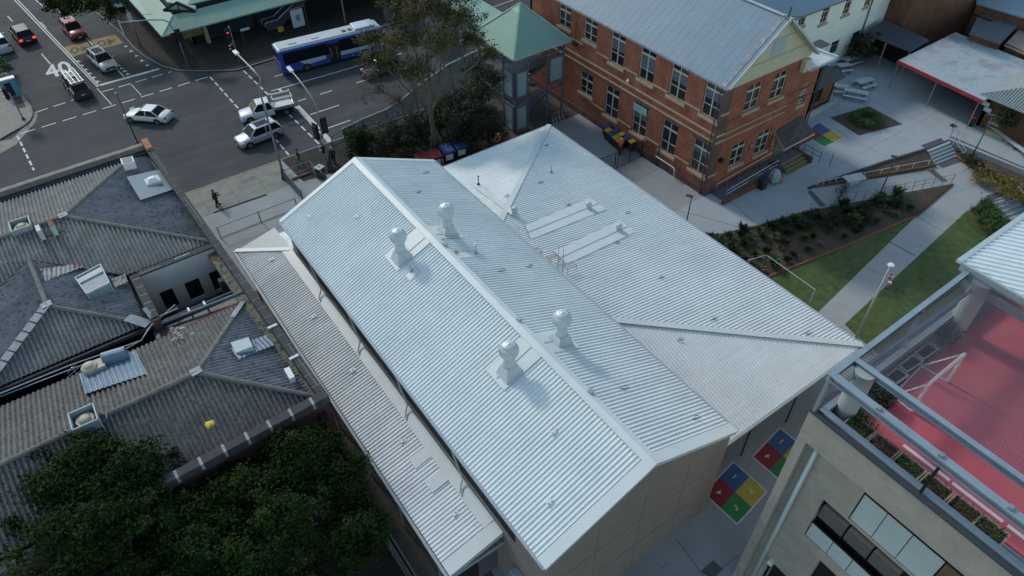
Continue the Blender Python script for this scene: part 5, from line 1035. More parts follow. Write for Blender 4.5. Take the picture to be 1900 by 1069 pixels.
for fl, (x0, x1, z0, z1, y) in enumerate([(27.6, 31.6, 0, 1.9, 41), (31.6, 27.6, 1.9, 3.8, 43), (27.6, 31.6, 3.8, 5.3, 41)]):
    for k in range(10): xa = x0 + (x1 - x0) * k / 10; st_.box((xa, y, z0 + (z1 - z0) * (k + .5) / 10 - .06), (xa + (x1 - x0) / 10, y + 1.4, z0 + (z1 - z0) * (k + .5) / 10))
    st_.bar((x0, y, z0), (x1, y, z1), .08, .3)
st_.build('stair_flight', TSTEEL, tw); m_ = MB(); m_.box((26.6, 41, 5.1), (32.1, 45.3, 5.25)); m_.build('landing', TSTEEL, tw)
bl = MB()
for k in range(26): bl.box((26.6 + k * .12, 45.0, 5.25), (26.63 + k * .12, 45.03, 6.2))
bl.box((26.6, 44.98, 6.2), (29.8, 45.05, 6.26)); bl.build('balustrade', SAND, tw)
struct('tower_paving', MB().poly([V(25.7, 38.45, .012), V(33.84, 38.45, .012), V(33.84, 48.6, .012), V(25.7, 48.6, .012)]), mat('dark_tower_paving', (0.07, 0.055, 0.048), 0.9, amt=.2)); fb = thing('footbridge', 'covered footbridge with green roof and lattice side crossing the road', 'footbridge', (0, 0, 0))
m_ = MB(); m_.hexa([V(27.7, 46, 7.6), V(31.3, 46, 7.6), V(31.3, 80, 7.6), V(27.7, 80, 7.6)], [V(27.7, 46, 7.8), V(31.3, 46, 7.8), V(31.3, 80, 7.8), V(27.7, 80, 7.8)]); m_.build('roof', GREENR, fb)
m_ = MB(); m_.box((27.9, 46, 5.0), (31.1, 80, 5.25)); m_.build('deck', TSTEEL, fb)
m_ = MB()
for x in (27.95, 31.05):
    for z in (5.4, 6.4, 7.5): m_.box((x - .04, 46, z - .04), (x + .04, 80, z + .04))
    for k in range(34): m_.bar((x, 46 + k, 5.3), (x, 46.5 + k, 6.4), .05, .05); m_.bar((x, 46.5 + k, 6.4), (x, 47 + k, 5.3), .05, .05)
    for k in range(12): m_.bar((x, 46 + k * 3, 5.3), (x, 46 + k * 3, 7.6), .08, .08)
m_.build('lattice_side', mat('lattice_grey', (0.30, 0.32, 0.33), 0.6), fb)
m_ = MB(); m_.box((28.5, 69.6, -.2), (29.3, 70.4, 5)); m_.build('pier', TSTEEL, fb)
# curved ramp screen
sc_ = thing('curved_ramp_screen', 'curved pale green mesh screen of the ramp rising beside the road', 'screen', (0, 0, 0))
scr_top = [(11.9, 47.3, 1.75), (14.2, 47.6, 1.85), (16.8, 47.75, 1.9), (18.8, 48.1, 2.1), (20.4, 48.35, 2.6), (22.4, 48.45, 3.3), (24.6, 48.3, 4.1), (27, 47.6, 4.9), (28.6, 46.6, 5.6)]
bot_ = [(12.1, 47.25, .25), (14.2, 47.4, .3), (16.8, 47.5, .3), (18.8, 47.7, .4), (20.4, 47.8, .5), (22.4, 47.8, .9), (24.6, 47.5, 1.7), (27, 46.9, 2.5), (28.5, 46.2, 3.2)]
m_ = MB()
for i in range(len(scr_top) - 1):
    a, b, c, d = V(*bot_[i]), V(*bot_[i + 1]), V(*scr_top[i + 1]), V(*scr_top[i]); n = V(0, .04, 0); m_.hexa([a, b, b + n, a + n], [d, c, c + n, d + n])
GS = mat('green_mesh_screen', (0.19, 0.26, 0.235), 0.5, amt=.15, alpha=.45); m_.build('mesh_panel', GS, sc_)
m_ = MB(); m_.path([V(*p) + V(0, 0, .05) for p in scr_top], .11, 8); m_.build('top_rail', mat('screen_rail', (0.25, 0.36, 0.31), 0.5), sc_)
for i in range(0, len(scr_top)): m_ = MB(); m_.bar(V(*bot_[i]) - V(0, .05, .3), V(*scr_top[i]) - V(0, .05, 0), .07, .07); m_.build('post', TSTEEL, sc_)
m_ = MB()
for i in range(3, len(scr_top) - 1):
    a, b = V(*bot_[i]), V(*bot_[i + 1]); m_.hexa([a - V(0, 1.9, .3), b - V(0, 1.9, .3), b - V(0, .1, .3), a - V(0, .1, .3)], [a - V(0, 1.9, .1), b - V(0, 1.9, .1), b - V(0, .1, .1), a - V(0, .1, .1)])
m_.build('ramp_deck', SOILD, sc_)
# ================================================================== GREEN CANOPY BUILDING (top)
gb_ = thing('green_canopy_building', 'shop building with wide pale green awnings across the road', 'building', (0, 0, 0))
xo, yo, zo, xi, yi, zi = 3.3, 74.2, 3.5, 5.5, 76.5, 4.5
m_ = MB(); m_.poly([V(xo, yo, zo), V(40, yo, zo), V(40, yi, zi), V(xi, yi, zi)]); m_.poly([V(xo, yo, zo), V(xi, yi, zi), V(xi, 130, zi), V(xo - 1.2, 130, zo)]); m_.poly([V(xo, yo, zo - .1), V(40, yo, zo - .1), V(40, yi, zi - .15), V(xi, yi, zi - .15)]); m_.poly([V(xo, yo, zo - .1), V(xi, yi, zi - .15), V(xi, 130, zi - .15), V(xo - 1.2, 130, zo - .1)]); m_.build('awning', GREENR, gb_)
m_ = MB(); m_.bar((xo, yo - .03, zo - .05), (40, yo - .03, zo - .05), .08, .2); m_.bar((xo - .02, yo, zo - .05), (xo - 1.22, 130, zo - .05), .08, .2); m_.bar((xo, yo, zo + .03), (xi, yi, zi + .03), .15, .03); m_.build('awning_edge', GREENR2, gb_)
m_ = MB(); m_.box((xi + .15, yi + .2, 4.2), (60, 100, 4.9)); m_.build('clerestory', DARK, gb_)
m_ = MB(); zr = 5.1
m_.hexa([V(xi + 1.9, yi + .3, zr - .15), V(60, yi + .3, zr - .15), V(60, 100, zr - .15), V(xi + 1.9, 100, zr - .15)], [V(xi + 1.9, yi + .3, zr), V(60, yi + .3, zr), V(60, 84, 7.4), V(xi + 9, 84, 7.4)])
m_.hexa([V(xi + .3, yi + 2.4, zr - .15), V(xi + 1.9, yi + .31, zr - .15), V(xi + 9, 84, zr - .15), V(xi + .3, 130, zr - .15)], [V(xi + .3, yi + 2.4, zr), V(xi + 1.9, yi + .31, zr), V(xi + 9, 84, 7.39), V(xi + 7, 130, 7.3)]); m_.build('roof', GREENR, gb_)
P = [g(304, 19, 5.3), g(328, 5, 6.4), g(363, 21, 5.3)]; m_ = MB(); m_.poly(P); m_.poly([P[1], P[2], P[2] + V(.5, 1.5, 0)]); m_.build('corner_gable_glazing', PANELG, gb_)
m_ = MB()
for i in range(3): m_.bar(P[i], P[(i + 1) % 3], .3, .25)
m_.bar(P[1], (P[0] + P[2]) / 2, .1, .1); m_.build('corner_gable_frame', DARK, gb_)
SHOPG = mat('shop_glass', (0.03, 0.05, 0.065), 0.15, amt=.4, scale=.4)
m_ = MB(); wall(m_, (7.0, 78.1), (45, 78.1), -.1, 4.2, .3, [(1.2 + k * 3.4, 4.2 + k * 3.4, .15, 3.1) for k in range(3)], inward=1); wall(m_, (7, 78.1), (7, 130), -.1, 4.2, .3, inward=-1); m_.build('wall', DARK, gb_)
for k in range(3): m_ = MB(); m_.box((8.2 + k * 3.4, 78.2, .15), (11.2 + k * 3.4, 78.25, 3.1)); m_.build('shop_window', SHOPG, gb_)
m_ = MB(); m_.box((6.0, 77.4, 1.2), (8.2, 77.5, 2.6)); m_.build('sign_board', mat('sign_ochre', (0.20, 0.17, 0.08), 0.7, amt=.6, scale=4), gb_)
m_ = MB(); m_.box((8.4, 77.3, -.1), (8.8, 77.7, 4)); m_.build('pillar', SAND, gb_)
es_ = thing('escalator', 'dark escalator rising to the right under the green awning', 'escalator', (15.4, 76.2, 0))
m_ = MB(); 
for y in (0, 1.3): m_.hexa([V(0, y, 0), V(1.6, y, 0), V(1.6, y + .12, 0), V(0, y + .12, 0)], [V(0, y, .95), V(1.6, y, 1.0), V(1.6, y + .12, 1.0), V(0, y + .12, .95)]); m_.hexa([V(1.6, y, 0), V(9, y, 4.3), V(9, y + .12, 4.3), V(1.6, y + .12, 0)], [V(1.6, y, 1.0), V(9, y, 5.3), V(9, y + .12, 5.3), V(1.6, y + .12, 1.0)])
m_.build('side_panel', mat('escalator_side', (0.09, 0.10, 0.12), 0.3, metal=.3), es_, local=True)
for y in (-.02, 1.28): m_ = MB(); m_.path([V(-.1, y + .08, .5), V(0, y + .08, 1.0), V(1.6, y + .08, 1.05), V(9, y + .08, 5.35)], .06, 6); m_.build('handrail', GALV, es_, local=True)
m_ = MB()
for k in range(20): m_.box((1.4 + k * .38, .14, -.1 + k * .22), (1.78 + k * .38, 1.28, .12 + k * .22))
m_.build('steps', TSTEEL, es_, local=True)
# ================================================================== ROOFTOP COURT BUILDING (right)
cbld = thing('rooftop_court_building', 'tall pale brick school block with a netted red sports court on its roof', 'building', (0, 0, 0))
def c_(x, y, z): return V(.836 * x - 1.44, .836 * y - 1.72, .836 * z + 6.23)
def cbox(mb, a, b): return mb.box(tuple(c_(*a)), tuple(c_(*b)))
XO_, XI_ = 13.87, 14.35; YC = -2.3
BASEZ = -7.6
w = MB(); cbox(w, (XO_, -40, 8.4), (XO_ + .3, YC, 10.44)); cbox(w, (XO_, YC - .28, BASEZ), (XO_ + .3, YC, 8.4)); cbox(w, (XO_, YC - .001, BASEZ), (45, YC + .25 - .25 + .2, 10.44))
a = c_(XI_, YC - .28, 0); b = c_(XI_, -40, 0); L = a.y - b.y
def oy(y0, y1, z0, z1): p = c_(XI_, y0, z0); q = c_(XI_, y1, z1); return (a.y - p.y, a.y - q.y, p.z, q.z)
ops = [oy(-5.75, -30, 5.27, 8.39), oy(-4.4, -30, 1.44, 5.1), oy(-5.7, -30, -2.4, .65), (a.y - gx(1424, 1062, a.x).y, a.y - gx(1424, 1062, a.x).y + 1.1, gx(1437, 1047, a.x).z - 2, gx(1437, 1047, a.x).z), oy(-3.5, -30, -6.2, -3.2)]
wall(w, (a.x, a.y), (a.x, b.y), c_(0, 0, BASEZ).z, c_(0, 0, 8.4).z, .3, ops, inward=1 if False else 1)
cbox(w, (XO_ + .3, YC - .28, BASEZ), (XI_ + .2, YC - .1, 8.4)); w.build('wall', BEIGEB, cbld)
w = MB(); cbox(w, (XI_ + .45, -40, BASEZ), (XI_ + .6, YC - .2, 8.6)); w.build('window_glass', mat('deep_glass', (0.010, 0.010, 0.012), 0.3), cbld)
ys_ = [-5.8, -7.02, -8.3, -9.85]
for y0, y1 in zip(ys_[:-1], ys_[1:]): m_ = MB(); cbox(m_, (XI_ + .05, y0 - .02, 5.32), (XI_ + .12, y1 + .02, 7.55)); m_.build('pale_panel', PALEP, cbld)
for y0, y1 in zip([-4.45, -5.78, -6.95, -8.2], [-5.78, -6.95, -8.2, -9.6]): m_ = MB(); cbox(m_, (XI_ + .05, y0 - .02, 1.48), (XI_ + .12, y1 + .02, 2.75)); m_.build('pale_panel', PALEP, cbld)
for y0, y1 in ((-4.6, -6.0), (-6.1, -7.4), (-7.5, -8.9)): m_ = MB(); cbox(m_, (XI_ - .25, y0, 4.0), (XI_ + .3, y1, 5.0)); m_.build('window_hood', HOODM, cbld, bevel=.02)
for (z0, z1, y0, y1) in ((5.32, 7.55, -9.9, -11.5), (5.32, 7.55, -11.55, -14), (1.48, 5.05, -9.65, -12)): m_ = MB(); cbox(m_, (XI_ + .03, y0, z0), (XI_ + .12, y1, z1)); m_.build('bronze_panel', BRONZE, cbld)
m_ = MB(); cbox(m_, (XI_ + .04, -5.76, 7.58), (XI_ + .14, -14, 7.66)); cbox(m_, (XI_ + .04, -4.42, 2.78), (XI_ + .14, -9.6, 2.84)); m_.build('window_mullion', DARK, cbld)
m_ = MB(); m_.tube(c_(XI_ - .12, -3.08, BASEZ), c_(XI_ - .12, -3.08, 8.38), .11, n=10); m_.build('downpipe', PALEP, cbld, smooth=True)
m_ = MB(); p = gx(1430, 1044, c_(XI_ - .1, 0, 0).x); m_.box(tuple(p - V(.1, .12, .15)), tuple(p + V(.1, .12, .15))); m_.build('security_camera', WHITE, cbld)
m_ = MB(); cbox(m_, (XO_ - .05, -40, 10.44), (XO_ + .28, YC + .22, 10.52)); cbox(m_, (XO_ + .28, YC - .05, 10.44), (45, YC + .22, 10.52)); m_.build('parapet_capping', CHARC, cbld)
m_ = MB(); cbox(m_, (XO_ + .29, -40, 10.3), (XO_ + .62, YC - .06, 10.60)); cbox(m_, (XO_ + .29, YC - .36, 10.3), (45, YC - .06, 10.601)); m_.build('parapet_steel', STEELB, cbld)
m_ = MB(); cbox(m_, (XO_ + .63, -40, 9.3), (45, YC - .37, 9.40)); m_.build('deck', CARGREY, cbld)
m_ = MB(); cbox(m_, (15.75, -40, 9.4), (45, -3.4, 9.5)); m_.build('court_surface', COURT, cbld)
for (a_, b_) in (((16.48, -5.6), (16.66, -7.88)), ((16.46, -8.02), (16.64, -10.3)), ((16.46, -10.5), (16.64, -12.8))): m_ = MB(); cbox(m_, (a_[0], a_[1], 9.5), (b_[0], b_[1], 9.506)); m_.build('court_line', WHITE, cbld)
BM = STEELB
def ibeam(p, q, w, h, name='roof_beam'):
    m_ = MB(); p, q = Vector(p), Vector(q); m_.bar(p, q, w, .035); m_.bar(p - V(0, 0, h), q - V(0, 0, h), w, .035); m_.bar(p - V(0, 0, h / 2), q - V(0, 0, h / 2), .04, h); m_.build(name, BM, cbld)
zb = 13.2
ibeam(c_(14.05, -2.15, zb), c_(13.75, -30, zb), .32, .26); ibeam(c_(15.6, -2.3, zb), c_(15.8, -30, zb), .24, .24); ibeam(c_(13.9, -2.28, zb + .01), c_(25.4, -2.1, zb + .01), .22, .22)
ibeam(c_(13.9, -2.75, zb - .3), c_(25.4, -2.75, zb - .6), .12, .12)
m_ = MB(); m_.bar(c_(14.0, -2.25, 10.5), c_(14.05, -2.25, zb - .1), .12, .12); m_.bar(c_(14.4, -2.25, 10.5), c_(14.1, -2.3, zb - .1), .08, .08); m_.build('corner_post', BM, cbld)
m_ = MB(); m_.bar(c_(20.8, -2.35, 10.5), c_(20.9, -2.3, zb - .1), .14, .14); m_.build('mid_post', BM, cbld)
m_ = MB()
for y in (-4.6, -7.4, -10.2): p = c_(14.0, y, zb + .05); m_.box(tuple(p - V(.1, .07, .02)), tuple(p + V(.1, .07, .08)))
m_.build('beam_cleat', GALV, cbld)
for (x, y) in ((15.5, -3.0), (25.2, -2.95)): m_ = MB(); m_.tube(c_(x, y, 9.4), c_(x, y, zb - .15), .40, n=40); m_.build('column', COLP, cbld)
# net : real strands
NETM = mat('net_strand', (0.13, 0.12, 0.16), 0.8)
m_ = MB(); xs0, xs1, ny0, ny1, nz = 15.75, 27, -2.4, -13.5, zb - .12; st = .125
x = xs0
while x < xs1: a = c_(x, ny0, nz); b = c_(x, ny1, nz); m_.box((a.x - .007, b.y, a.z), (a.x + .007, a.y, a.z + .008)); x += st
y = ny1
while y < ny0: a = c_(xs0, y, nz + .01); b = c_(xs1, y, nz + .01); m_.box((a.x, a.y - .007, a.z), (b.x, a.y + .007, a.z + .008)); y += st
x = 14.1
while x < 25: a = c_(x, -2.32, 10.6); b = c_(x, -2.32, zb - .15); m_.box((a.x - .006, a.y, a.z), (a.x + .006, a.y + .008, b.z)); x += st
z = 10.65
while z < zb - .1: a = c_(14.1, -2.34, z); b = c_(25, -2.34, z); m_.box((a.x, a.y, a.z), (b.x, a.y + .006, a.z + .008)); z += .25
m_.build('safety_net', NETM, cbld)
# canopy over the court
cn = thing('court_canopy', 'white ribbed canopy roof over the far end of the rooftop court', 'canopy', (0, 0, 0))
cz = 13.45; Q = [c_(25.15, -1.65, cz), c_(45, -1.65, cz), c_(45, -12, cz), c_(25.0, -12, cz)]
d1 = g(1850, 491, 17.4) - g(1800, 480, 17.4); d1.z = 0; d1.normalize()
m_ = MB(); corr(m_, Q, (-d1.y, d1.x, 0), .30, [(0, 0), (.5, 0), (.62, .07), (.85, .07), (.97, 0)]); m_.build('roof', ROOFW, cn)
m_ = MB(); m_.hexa([p - V(0, 0, .4) for p in Q], [p - V(0, 0, .05) for p in Q]); m_.build('soffit', GUTTER, cn)
m_ = MB(); m_.bar(Q[0] + V(-.1, .1, .02), Q[1] + V(0, .1, .02), .22, .14); m_.bar(Q[0] + V(-.02, 0, .03), Q[3] + V(0, 0, .03), .10, .08); m_.build('edge_gutter', PALEP, cn)
m_ = MB(); m_.bar(Q[0] + V(.0, -.4, -.75), Q[3] + V(.0, 0, -.75), .2, .35); m_.build('edge_beam', BM, cn)
# goal
gl_ = thing('soccer_goal', 'white tubular goal frame standing on the red court', 'goal', c_(18.6, -4.7, 9.5))
fl1 = c_(18.56, -4.72, 9.53); fr1 = c_(21.65, -4.68, 9.53); bl1 = c_(18.64, -3.62 - .0, 9.53); br1 = c_(21.5, -3.36, 9.53)
tl = gy(1723, 713, fl1.y); tr = gy(1784, 662, fr1.y); tl.x = fl1.x; tr.x = fr1.x; tl.z = tr.z = (tl.z + tr.z) / 2
for n_, a, b in (('goal_post', fl1, tl), ('goal_post', fr1, tr), ('crossbar', tl, tr)): m_ = MB(); m_.tube(a, b, .06, n=8); m_.build(n_, WHITE, gl_)
for n_, a, b in (('base_bar', fl1, bl1), ('base_bar', fr1, br1), ('back_bar', bl1, br1), ('slanting_bar', tl, bl1), ('slanting_bar', tr, br1)): m_ = MB(); m_.tube(a, b, .035, n=6); m_.build(n_, WHITE, gl_)
# planters on the deck
def leafbox(c, sx, sy, h, n, s, out, jit=.5):
    for _ in range(n):
        p = c + V(random.uniform(-sx, sx), random.uniform(-sy, sy), random.uniform(0, h)); leaf(out, p, s * random.uniform(.6, 1.3))
def leaf(mb, p, s, nrm=None):
    a = Vector((random.gauss(0, 1), random.gauss(0, 1), random.gauss(0, 1)))
    if nrm is not None: a = a * .55 + nrm
    a.normalize(); b = a.orthogonal().normalized(); b.rotate(__import__('mathutils').Quaternion(a, random.uniform(0, 6.28))); c = a.cross(b)
    o = len(mb.v); mb.v += [p - b * s, p + c * s * .42, p + b * s, p - c * s * .42]; mb.f.append((o, o + 1, o + 2, o + 3))
PLM = mat('planter_box', (0.24, 0.25, 0.26), 0.8, amt=.3, scale=5, spot=[(5, .58, .08, (.22, .07, .06), .6)])
pls = [(15.1, -3.9 - .1), (15.1, -5.15 - .1), (15.1, -6.42 - .1), (15.1, -7.7 - .1), (15.1, -8.98 - .1), (15.1, -10.2)]
for i, (x, y) in enumerate(pls):
    P = c_(x, y, 9.4); lab = ['nearest the round column, full of green leaves', 'second from the round column, with dark red leaves', 'third from the round column, beside the black pole', 'fourth from the round column, reddish leaves', 'fifth from the round column, thin green leaves', 'last before the bottom edge of the view'][i]
    t = thing('planter', 'pale rooftop planter ' + lab, 'planter', P, 0, 'planter boxes along the court edge')
    m_ = MB()
    for (x0, y0, x1, y1) in ((-.36, -.5, -.30, .5), (.30, -.5, .36, .5), (-.30, -.5, .30, -.44), (-.30, .44, .30, .5)): m_.box((x0, y0, 0), (x1, y1, .72))
    m_.build('box', PLM, t, local=True); m_ = MB(); m_.box((-.30, -.44, .3), (.30, .44, .62)); m_.build('soil', SOIL, t, local=True)
    m_ = MB()
    for (x0, y0, x1, y1) in ((-.37, -.51, -.33, .51), (.33, -.51, .37, .51), (-.33, -.51, .33, -.47), (-.33, .47, .33, .51)): m_.box((x0, y0, .72), (x1, y1, .745))
    m_.build('rim', SAND, t, local=True); m_ = MB(); leafbox(V(0, 0, .6), .3, .45, .32, 260, .055, m_); m_.build('foliage', [LEAFG, LEAFB, LEAFG, LEAFO, LEAFO, LEAFG][i], t, local=True)
for i, (qd) in enumerate([[(1644, 700), (1664, 683), (1685, 697), (1662, 712)], [(1667, 679), (1694, 659), (1712, 671), (1684, 690)], [(1698, 655), (1724, 635), (1742, 647), (1714, 667)]]):
    z = c_(0, 0, 9.95).z; Q = [g(x, y, z) for x, y in qd]; c = sum(Q, V(0, 0, 0)) / 4; t = thing('edge_planter', 'framed planter on the lawn side of the court, %s' % ['nearest the big column', 'middle of the three', 'farthest of the three'][i], 'planter', c, 0, 'framed planters on the lawn side')
    m_ = MB()
    for k in range(4): m_.bar(Q[k], Q[(k + 1) % 4], .05, .08); m_.bar(Q[k] - V(0, 0, .45), Q[k], .05, .05)
    m_.build('frame', PALEP, t); m_ = MB(); m_.hexa([p - V(0, 0, .45) for p in Q], [p - V(0, 0, .15) for p in Q]); m_.build('soil', SOILD, t)
    m_ = MB(); leafbox(c - V(0, 0, .12), .5, .35, .14, 160, .06, m_); m_.build('foliage', LEAFS, t)
for (px, py, lab) in ((1600, 795, 'tall leafy rooftop plants between the column and the first planters'), (1625, 735, 'dark leafy rooftop plants behind the corner column'), (1745, 625, 'dark leafy rooftop plants by the far column')):
    P = g(px, py, c_(0, 0, 9.6).z); m_ = MB()
    for k in range(6): leafbox(P + V(random.uniform(-.35, .35), random.uniform(-.5, .4), 0), .3, .3, .7, 110, .07, m_)
    tag(m_.build('rooftop_plants', LEAFG if '795' in str(py) or py == 795 else LEAFS), lab, 'plant', kind='stuff')
P = g(1709, 912, 15.03); q = gy(1744, 866, P.y); m_ = MB(); m_.box((P.x - .05, P.y - .05, 14.9), (P.x + .05, P.y + .05, q.z)); tag(m_.build('black_pole', BLACK), 'black square post standing on the parapet beside the planters', 'pole')
# ================================================================== TREES AND PLANTS
def clumps(mb, C, R, K, n, s, cr, up=-.2, shell=.62):
    C = Vector(C); R = Vector(R); k = 0
    while k < K:
        d = Vector((random.gauss(0, 1), random.gauss(0, 1), random.gauss(0, 1))).normalized()
        if d.z < up: continue
        rr = random.uniform(shell, 1.0) * (1 + .12 * sin(7 * d.x + 3 * d.y) + .1 * sin(5 * d.y - 4 * d.z)); p = C + V(d.x * R.x, d.y * R.y, d.z * R.z) * rr; k += 1
        c = cr * random.uniform(.6, 1.25)
        for _ in range(n):
            q = Vector((random.gauss(0, .5), random.gauss(0, .5), random.gauss(0, .38))) * c
            leaf(mb, p + q, s * random.uniform(.6, 1.35), nrm=(q.normalized() * .5 + d * .6 + V(0, 0, .4)))
    return mb
def tree(name, label, base, trunk_top, r0, crowns, leafm, barkm, group=None, limbs=6, cat='tree'):
    t = thing(name, label, cat, base, 0, group); b = Vector(base); tt = Vector(trunk_top)
    m_ = MB(); m_.path([b - V(0, 0, .2), b.lerp(tt, .35) + V(.1, .06, 0), b.lerp(tt, .7) + V(-.08, .05, 0), tt], [r0, r0 * .8, r0 * .62, r0 * .42], 10)
    for (C, R, K, n, s, cr, up, sh) in crowns:
        C = Vector(C); j = b.lerp(tt, random.uniform(.55, .95)); mid = j.lerp(C, .55) + V(random.uniform(-.3, .3), random.uniform(-.3, .3), .2); m_.path([j, mid, C], [r0 * .35, r0 * .22, r0 * .08], 6)
        for _ in range(limbs):
            d = Vector((random.uniform(-1, 1) * R[0], random.uniform(-1, 1) * R[1], random.uniform(-.2, .9) * R[2])) * .8; m_.path([mid.lerp(C, random.uniform(.2, 1)), C + d * .5 + V(0, 0, .1), C + d], [r0 * .12, r0 * .07, .012], 5)
    m_.build('trunk', barkm, t); c = MB()
    for (C, R, K, n, s, cr, up, sh) in crowns: clumps(c, C, R, K, n, s, cr, up, sh)
    c.build('crown', leafm, t); return t
# big ficus trees bottom left
def big(px, py, z, R, label, extra=()):
    C = g(px, py, z); cr = [(C, R, 300, 100, .10, .48, -.5, .6)]
    for (qx, qy, qz, r) in extra: c2 = g(qx, qy, qz); cr.append((c2, (r, r, r * .8), 60, 110, .10, .5, -.4, .55))
    tree('dense_tree', label, (C.x, C.y, 0), (C.x, C.y, z - R[2] * .2), .32, cr, LEAFD, BARKD, 'dense dark trees behind the old shops', limbs=3)
big(540, 985, 5.2, (3.7, 3.4, 3.2), 'dense dark green tree crown beside the white verandah roof', [(545, 850, 7.0, 1.5), (440, 900, 6.3, 1.6), (630, 890, 5.8, 1.5), (660, 990, 5.0, 1.5), (590, 835, 6.6, 1.0)])
big(215, 1000, 6.0, (4.2, 3.8, 3.6), 'dense dark green tree crown in front of the mossy cooler roof', [(160, 860, 8.4, 1.6), (240, 880, 8.3, 1.5), (100, 900, 7.6, 1.6), (310, 950, 6.6, 1.5), (200, 960, 8.2, 1.6)])
big(-10, 1010, 5.5, (3.2, 3.0, 2.9), 'dark tree crown cut by the bottom left corner', [(5, 930, 7.0, 1.3), (30, 1010, 6.0, 1.3)])
big(385, 1050, 4.6, (3.2, 2.8, 2.9), 'low dark tree crown between the two larger crowns at the bottom', [(365, 965, 6.4, 1.3), (400, 985, 6.0, 1.2), (335, 985, 6.4, 1.3)])
# eucalyptus by the tower
E0_ = g(808, 284, 0)
ec = [(785, 20, 13, (2.9, 2.2, 1.5), 34), (745, 75, 11.5, (2.2, 1.8, 1.2), 26), (700, 110, 10.0, (1.6, 1.4, .9), 16), (850, 30, 12.5, (2.4, 2.0, 1.3), 24), (878, 75, 10.6, (1.6, 1.3, .9), 14), (820, 75, 12.0, (2.1, 1.6, 1.2), 22), (770, 130, 9.5, (2.2, 1.8, 1.0), 18), (735, 5, 13.0, (2.4, 2.0, 1.2), 22), (683, 72, 10.2, (1.2, 1.1, .7), 11), (830, -10, 14, (2.6, 2, 1.3), 22), (905, 100, 9.2, (1.1, 1.0, .7), 8)]
tree('eucalyptus', 'tall open olive-leaved gum tree in front of the stair tower', E0_, g(795, 165, 8.3), .30, [(g(x, y, z), R, int(K * 2.4), 62, .10, .52, -.6, .2) for x, y, z, R, K in ec], LEAFO, BARK, limbs=7)
tree('bare_tree', 'sparse brown-leaved tree by the road kerb beneath the gum tree', g(775, 268, 0), g(760, 190, 5.0), .16, [(g(x, y, z), R, K, 26, .075, .5, -.8, .1) for x, y, z, R, K in [(700, 165, 5.6, (2.3, 1.5, 1.2), 30), (735, 185, 5.2, (1.8, 1.4, 1.0), 22), (690, 140, 6.4, (1.4, 1.2, .8), 15), (770, 160, 6.2, (1.4, 1.3, .9), 10)]], LEAFB, BARK, limbs=18)
tree('side_tree', 'olive tree leaning towards the stair tower', g(850, 262, 0), g(868, 190, 4.5), .18, [(g(x, y, z), R, K, 44, .12, .55, -.7, .3) for x, y, z, R, K in [(880, 175, 5.4, (2.3, 1.9, 1.3), 60), (850, 215, 4.2, (2.0, 1.7, 1.3), 46), (905, 140, 6.0, (1.4, 1.3, 1.0), 22), (880, 125, 6.8, (1.2, 1.1, .7), 14), (895, 215, 3.6, (1.7, 1.6, 1.2), 40), (825, 195, 4.4, (1.6, 1.4, 1.0), 26)]], LEAFS, BARK, limbs=9)
for i, (x, y, z, R, K, lm, lab) in enumerate([(668, 262, 1.5, (1.5, 1.6, 1.7), 50, LEAFD, 'dark green bush where the mesh screen starts'), (715, 262, 1.6, (2.2, 1.8, 1.7), 60, LEAFS, 'brownish bush between the two bushes by the hall corner'), (765, 250, 1.8, (2.2, 2.0, 1.9), 60, LEAFS, 'dark bush left of the gum tree trunk'), (850, 250, 1.6, (2.2, 1.9, 1.7), 60, LEAFS, 'dark bush right of the gum tree trunk'), (905, 235, 1.6, (1.7, 1.9, 1.7), 46, LEAFS, 'dark bush against the left side of the stair tower'), (815, 215, 2.2, (2.2, 1.9, 1.8), 50, LEAFS, 'dark bush behind the gum tree trunk')]):
    C = g(x, y, z); t = thing('bush', lab, 'bush', (C.x, C.y, 0), 0, 'bushes between the hall and the road'); m_ = MB(); clumps(m_, C, R, int(K * 1.7), 60, .11, .55, -.7, .3); m_.build('foliage', lm, t); m_ = MB()
    for k in range(7): m_.path([V(C.x, C.y, -.1), C + V(random.uniform(-1, 1) * R[0] * .6, random.uniform(-1, 1) * R[1] * .6, random.uniform(0, .7) * R[2])], [.06, .015], 5)
    m_.build('stem', BARKD, t)
struct('planting_soil', MB().poly([V(13.2, 38.2, .008), V(25.9, 38.6, .008), V(26.1, 47.0, .008), V(10.2, 47.2, .008), V(10.6, 42.8, .008)]), SOILD)
tree('street_tree', 'dark street tree over the kerb at the top left', (1.9, 96, 0), (1.2, 94, 4), .2, [(g(x, y, z), R, K, 60, .16, .7, -.6, .4) for x, y, z, R, K in [(100, 2, 5, (1.8, 1.6, 1.2), 26), (150, 6, 5.4, (2.2, 2, 1.3), 32), (200, 0, 6, (2.4, 2, 1.4), 30), (130, -18, 6, (3, 2.5, 1.6), 30), (215, 20, 4.5, (1.6, 1.5, 1.2), 20), (120, 20, 4.0, (1.0, 1, .8), 9)]], LEAFD, BARKD, limbs=3)
C = g(-4, 125, 1.2); t = thing('bush', 'green bush at the left edge behind the blue kiosk', 'bush', (C.x, C.y, 0)); m_ = MB(); clumps(m_, C, (1.3, 2.0, 1.3), 44, 55, .12, .6, -.6, .4); m_.build('foliage', LEAFG, t)
C = g(1600, 88, 1.8); t = thing('bush', 'dark shrub below the cream building beside the dark awning', 'bush', (C.x, C.y, 0)); m_ = MB(); clumps(m_, C, (2.0, 1.4, 1.8), 50, 50, .14, .6, -.6, .4); m_.build('foliage', LEAFS, t)
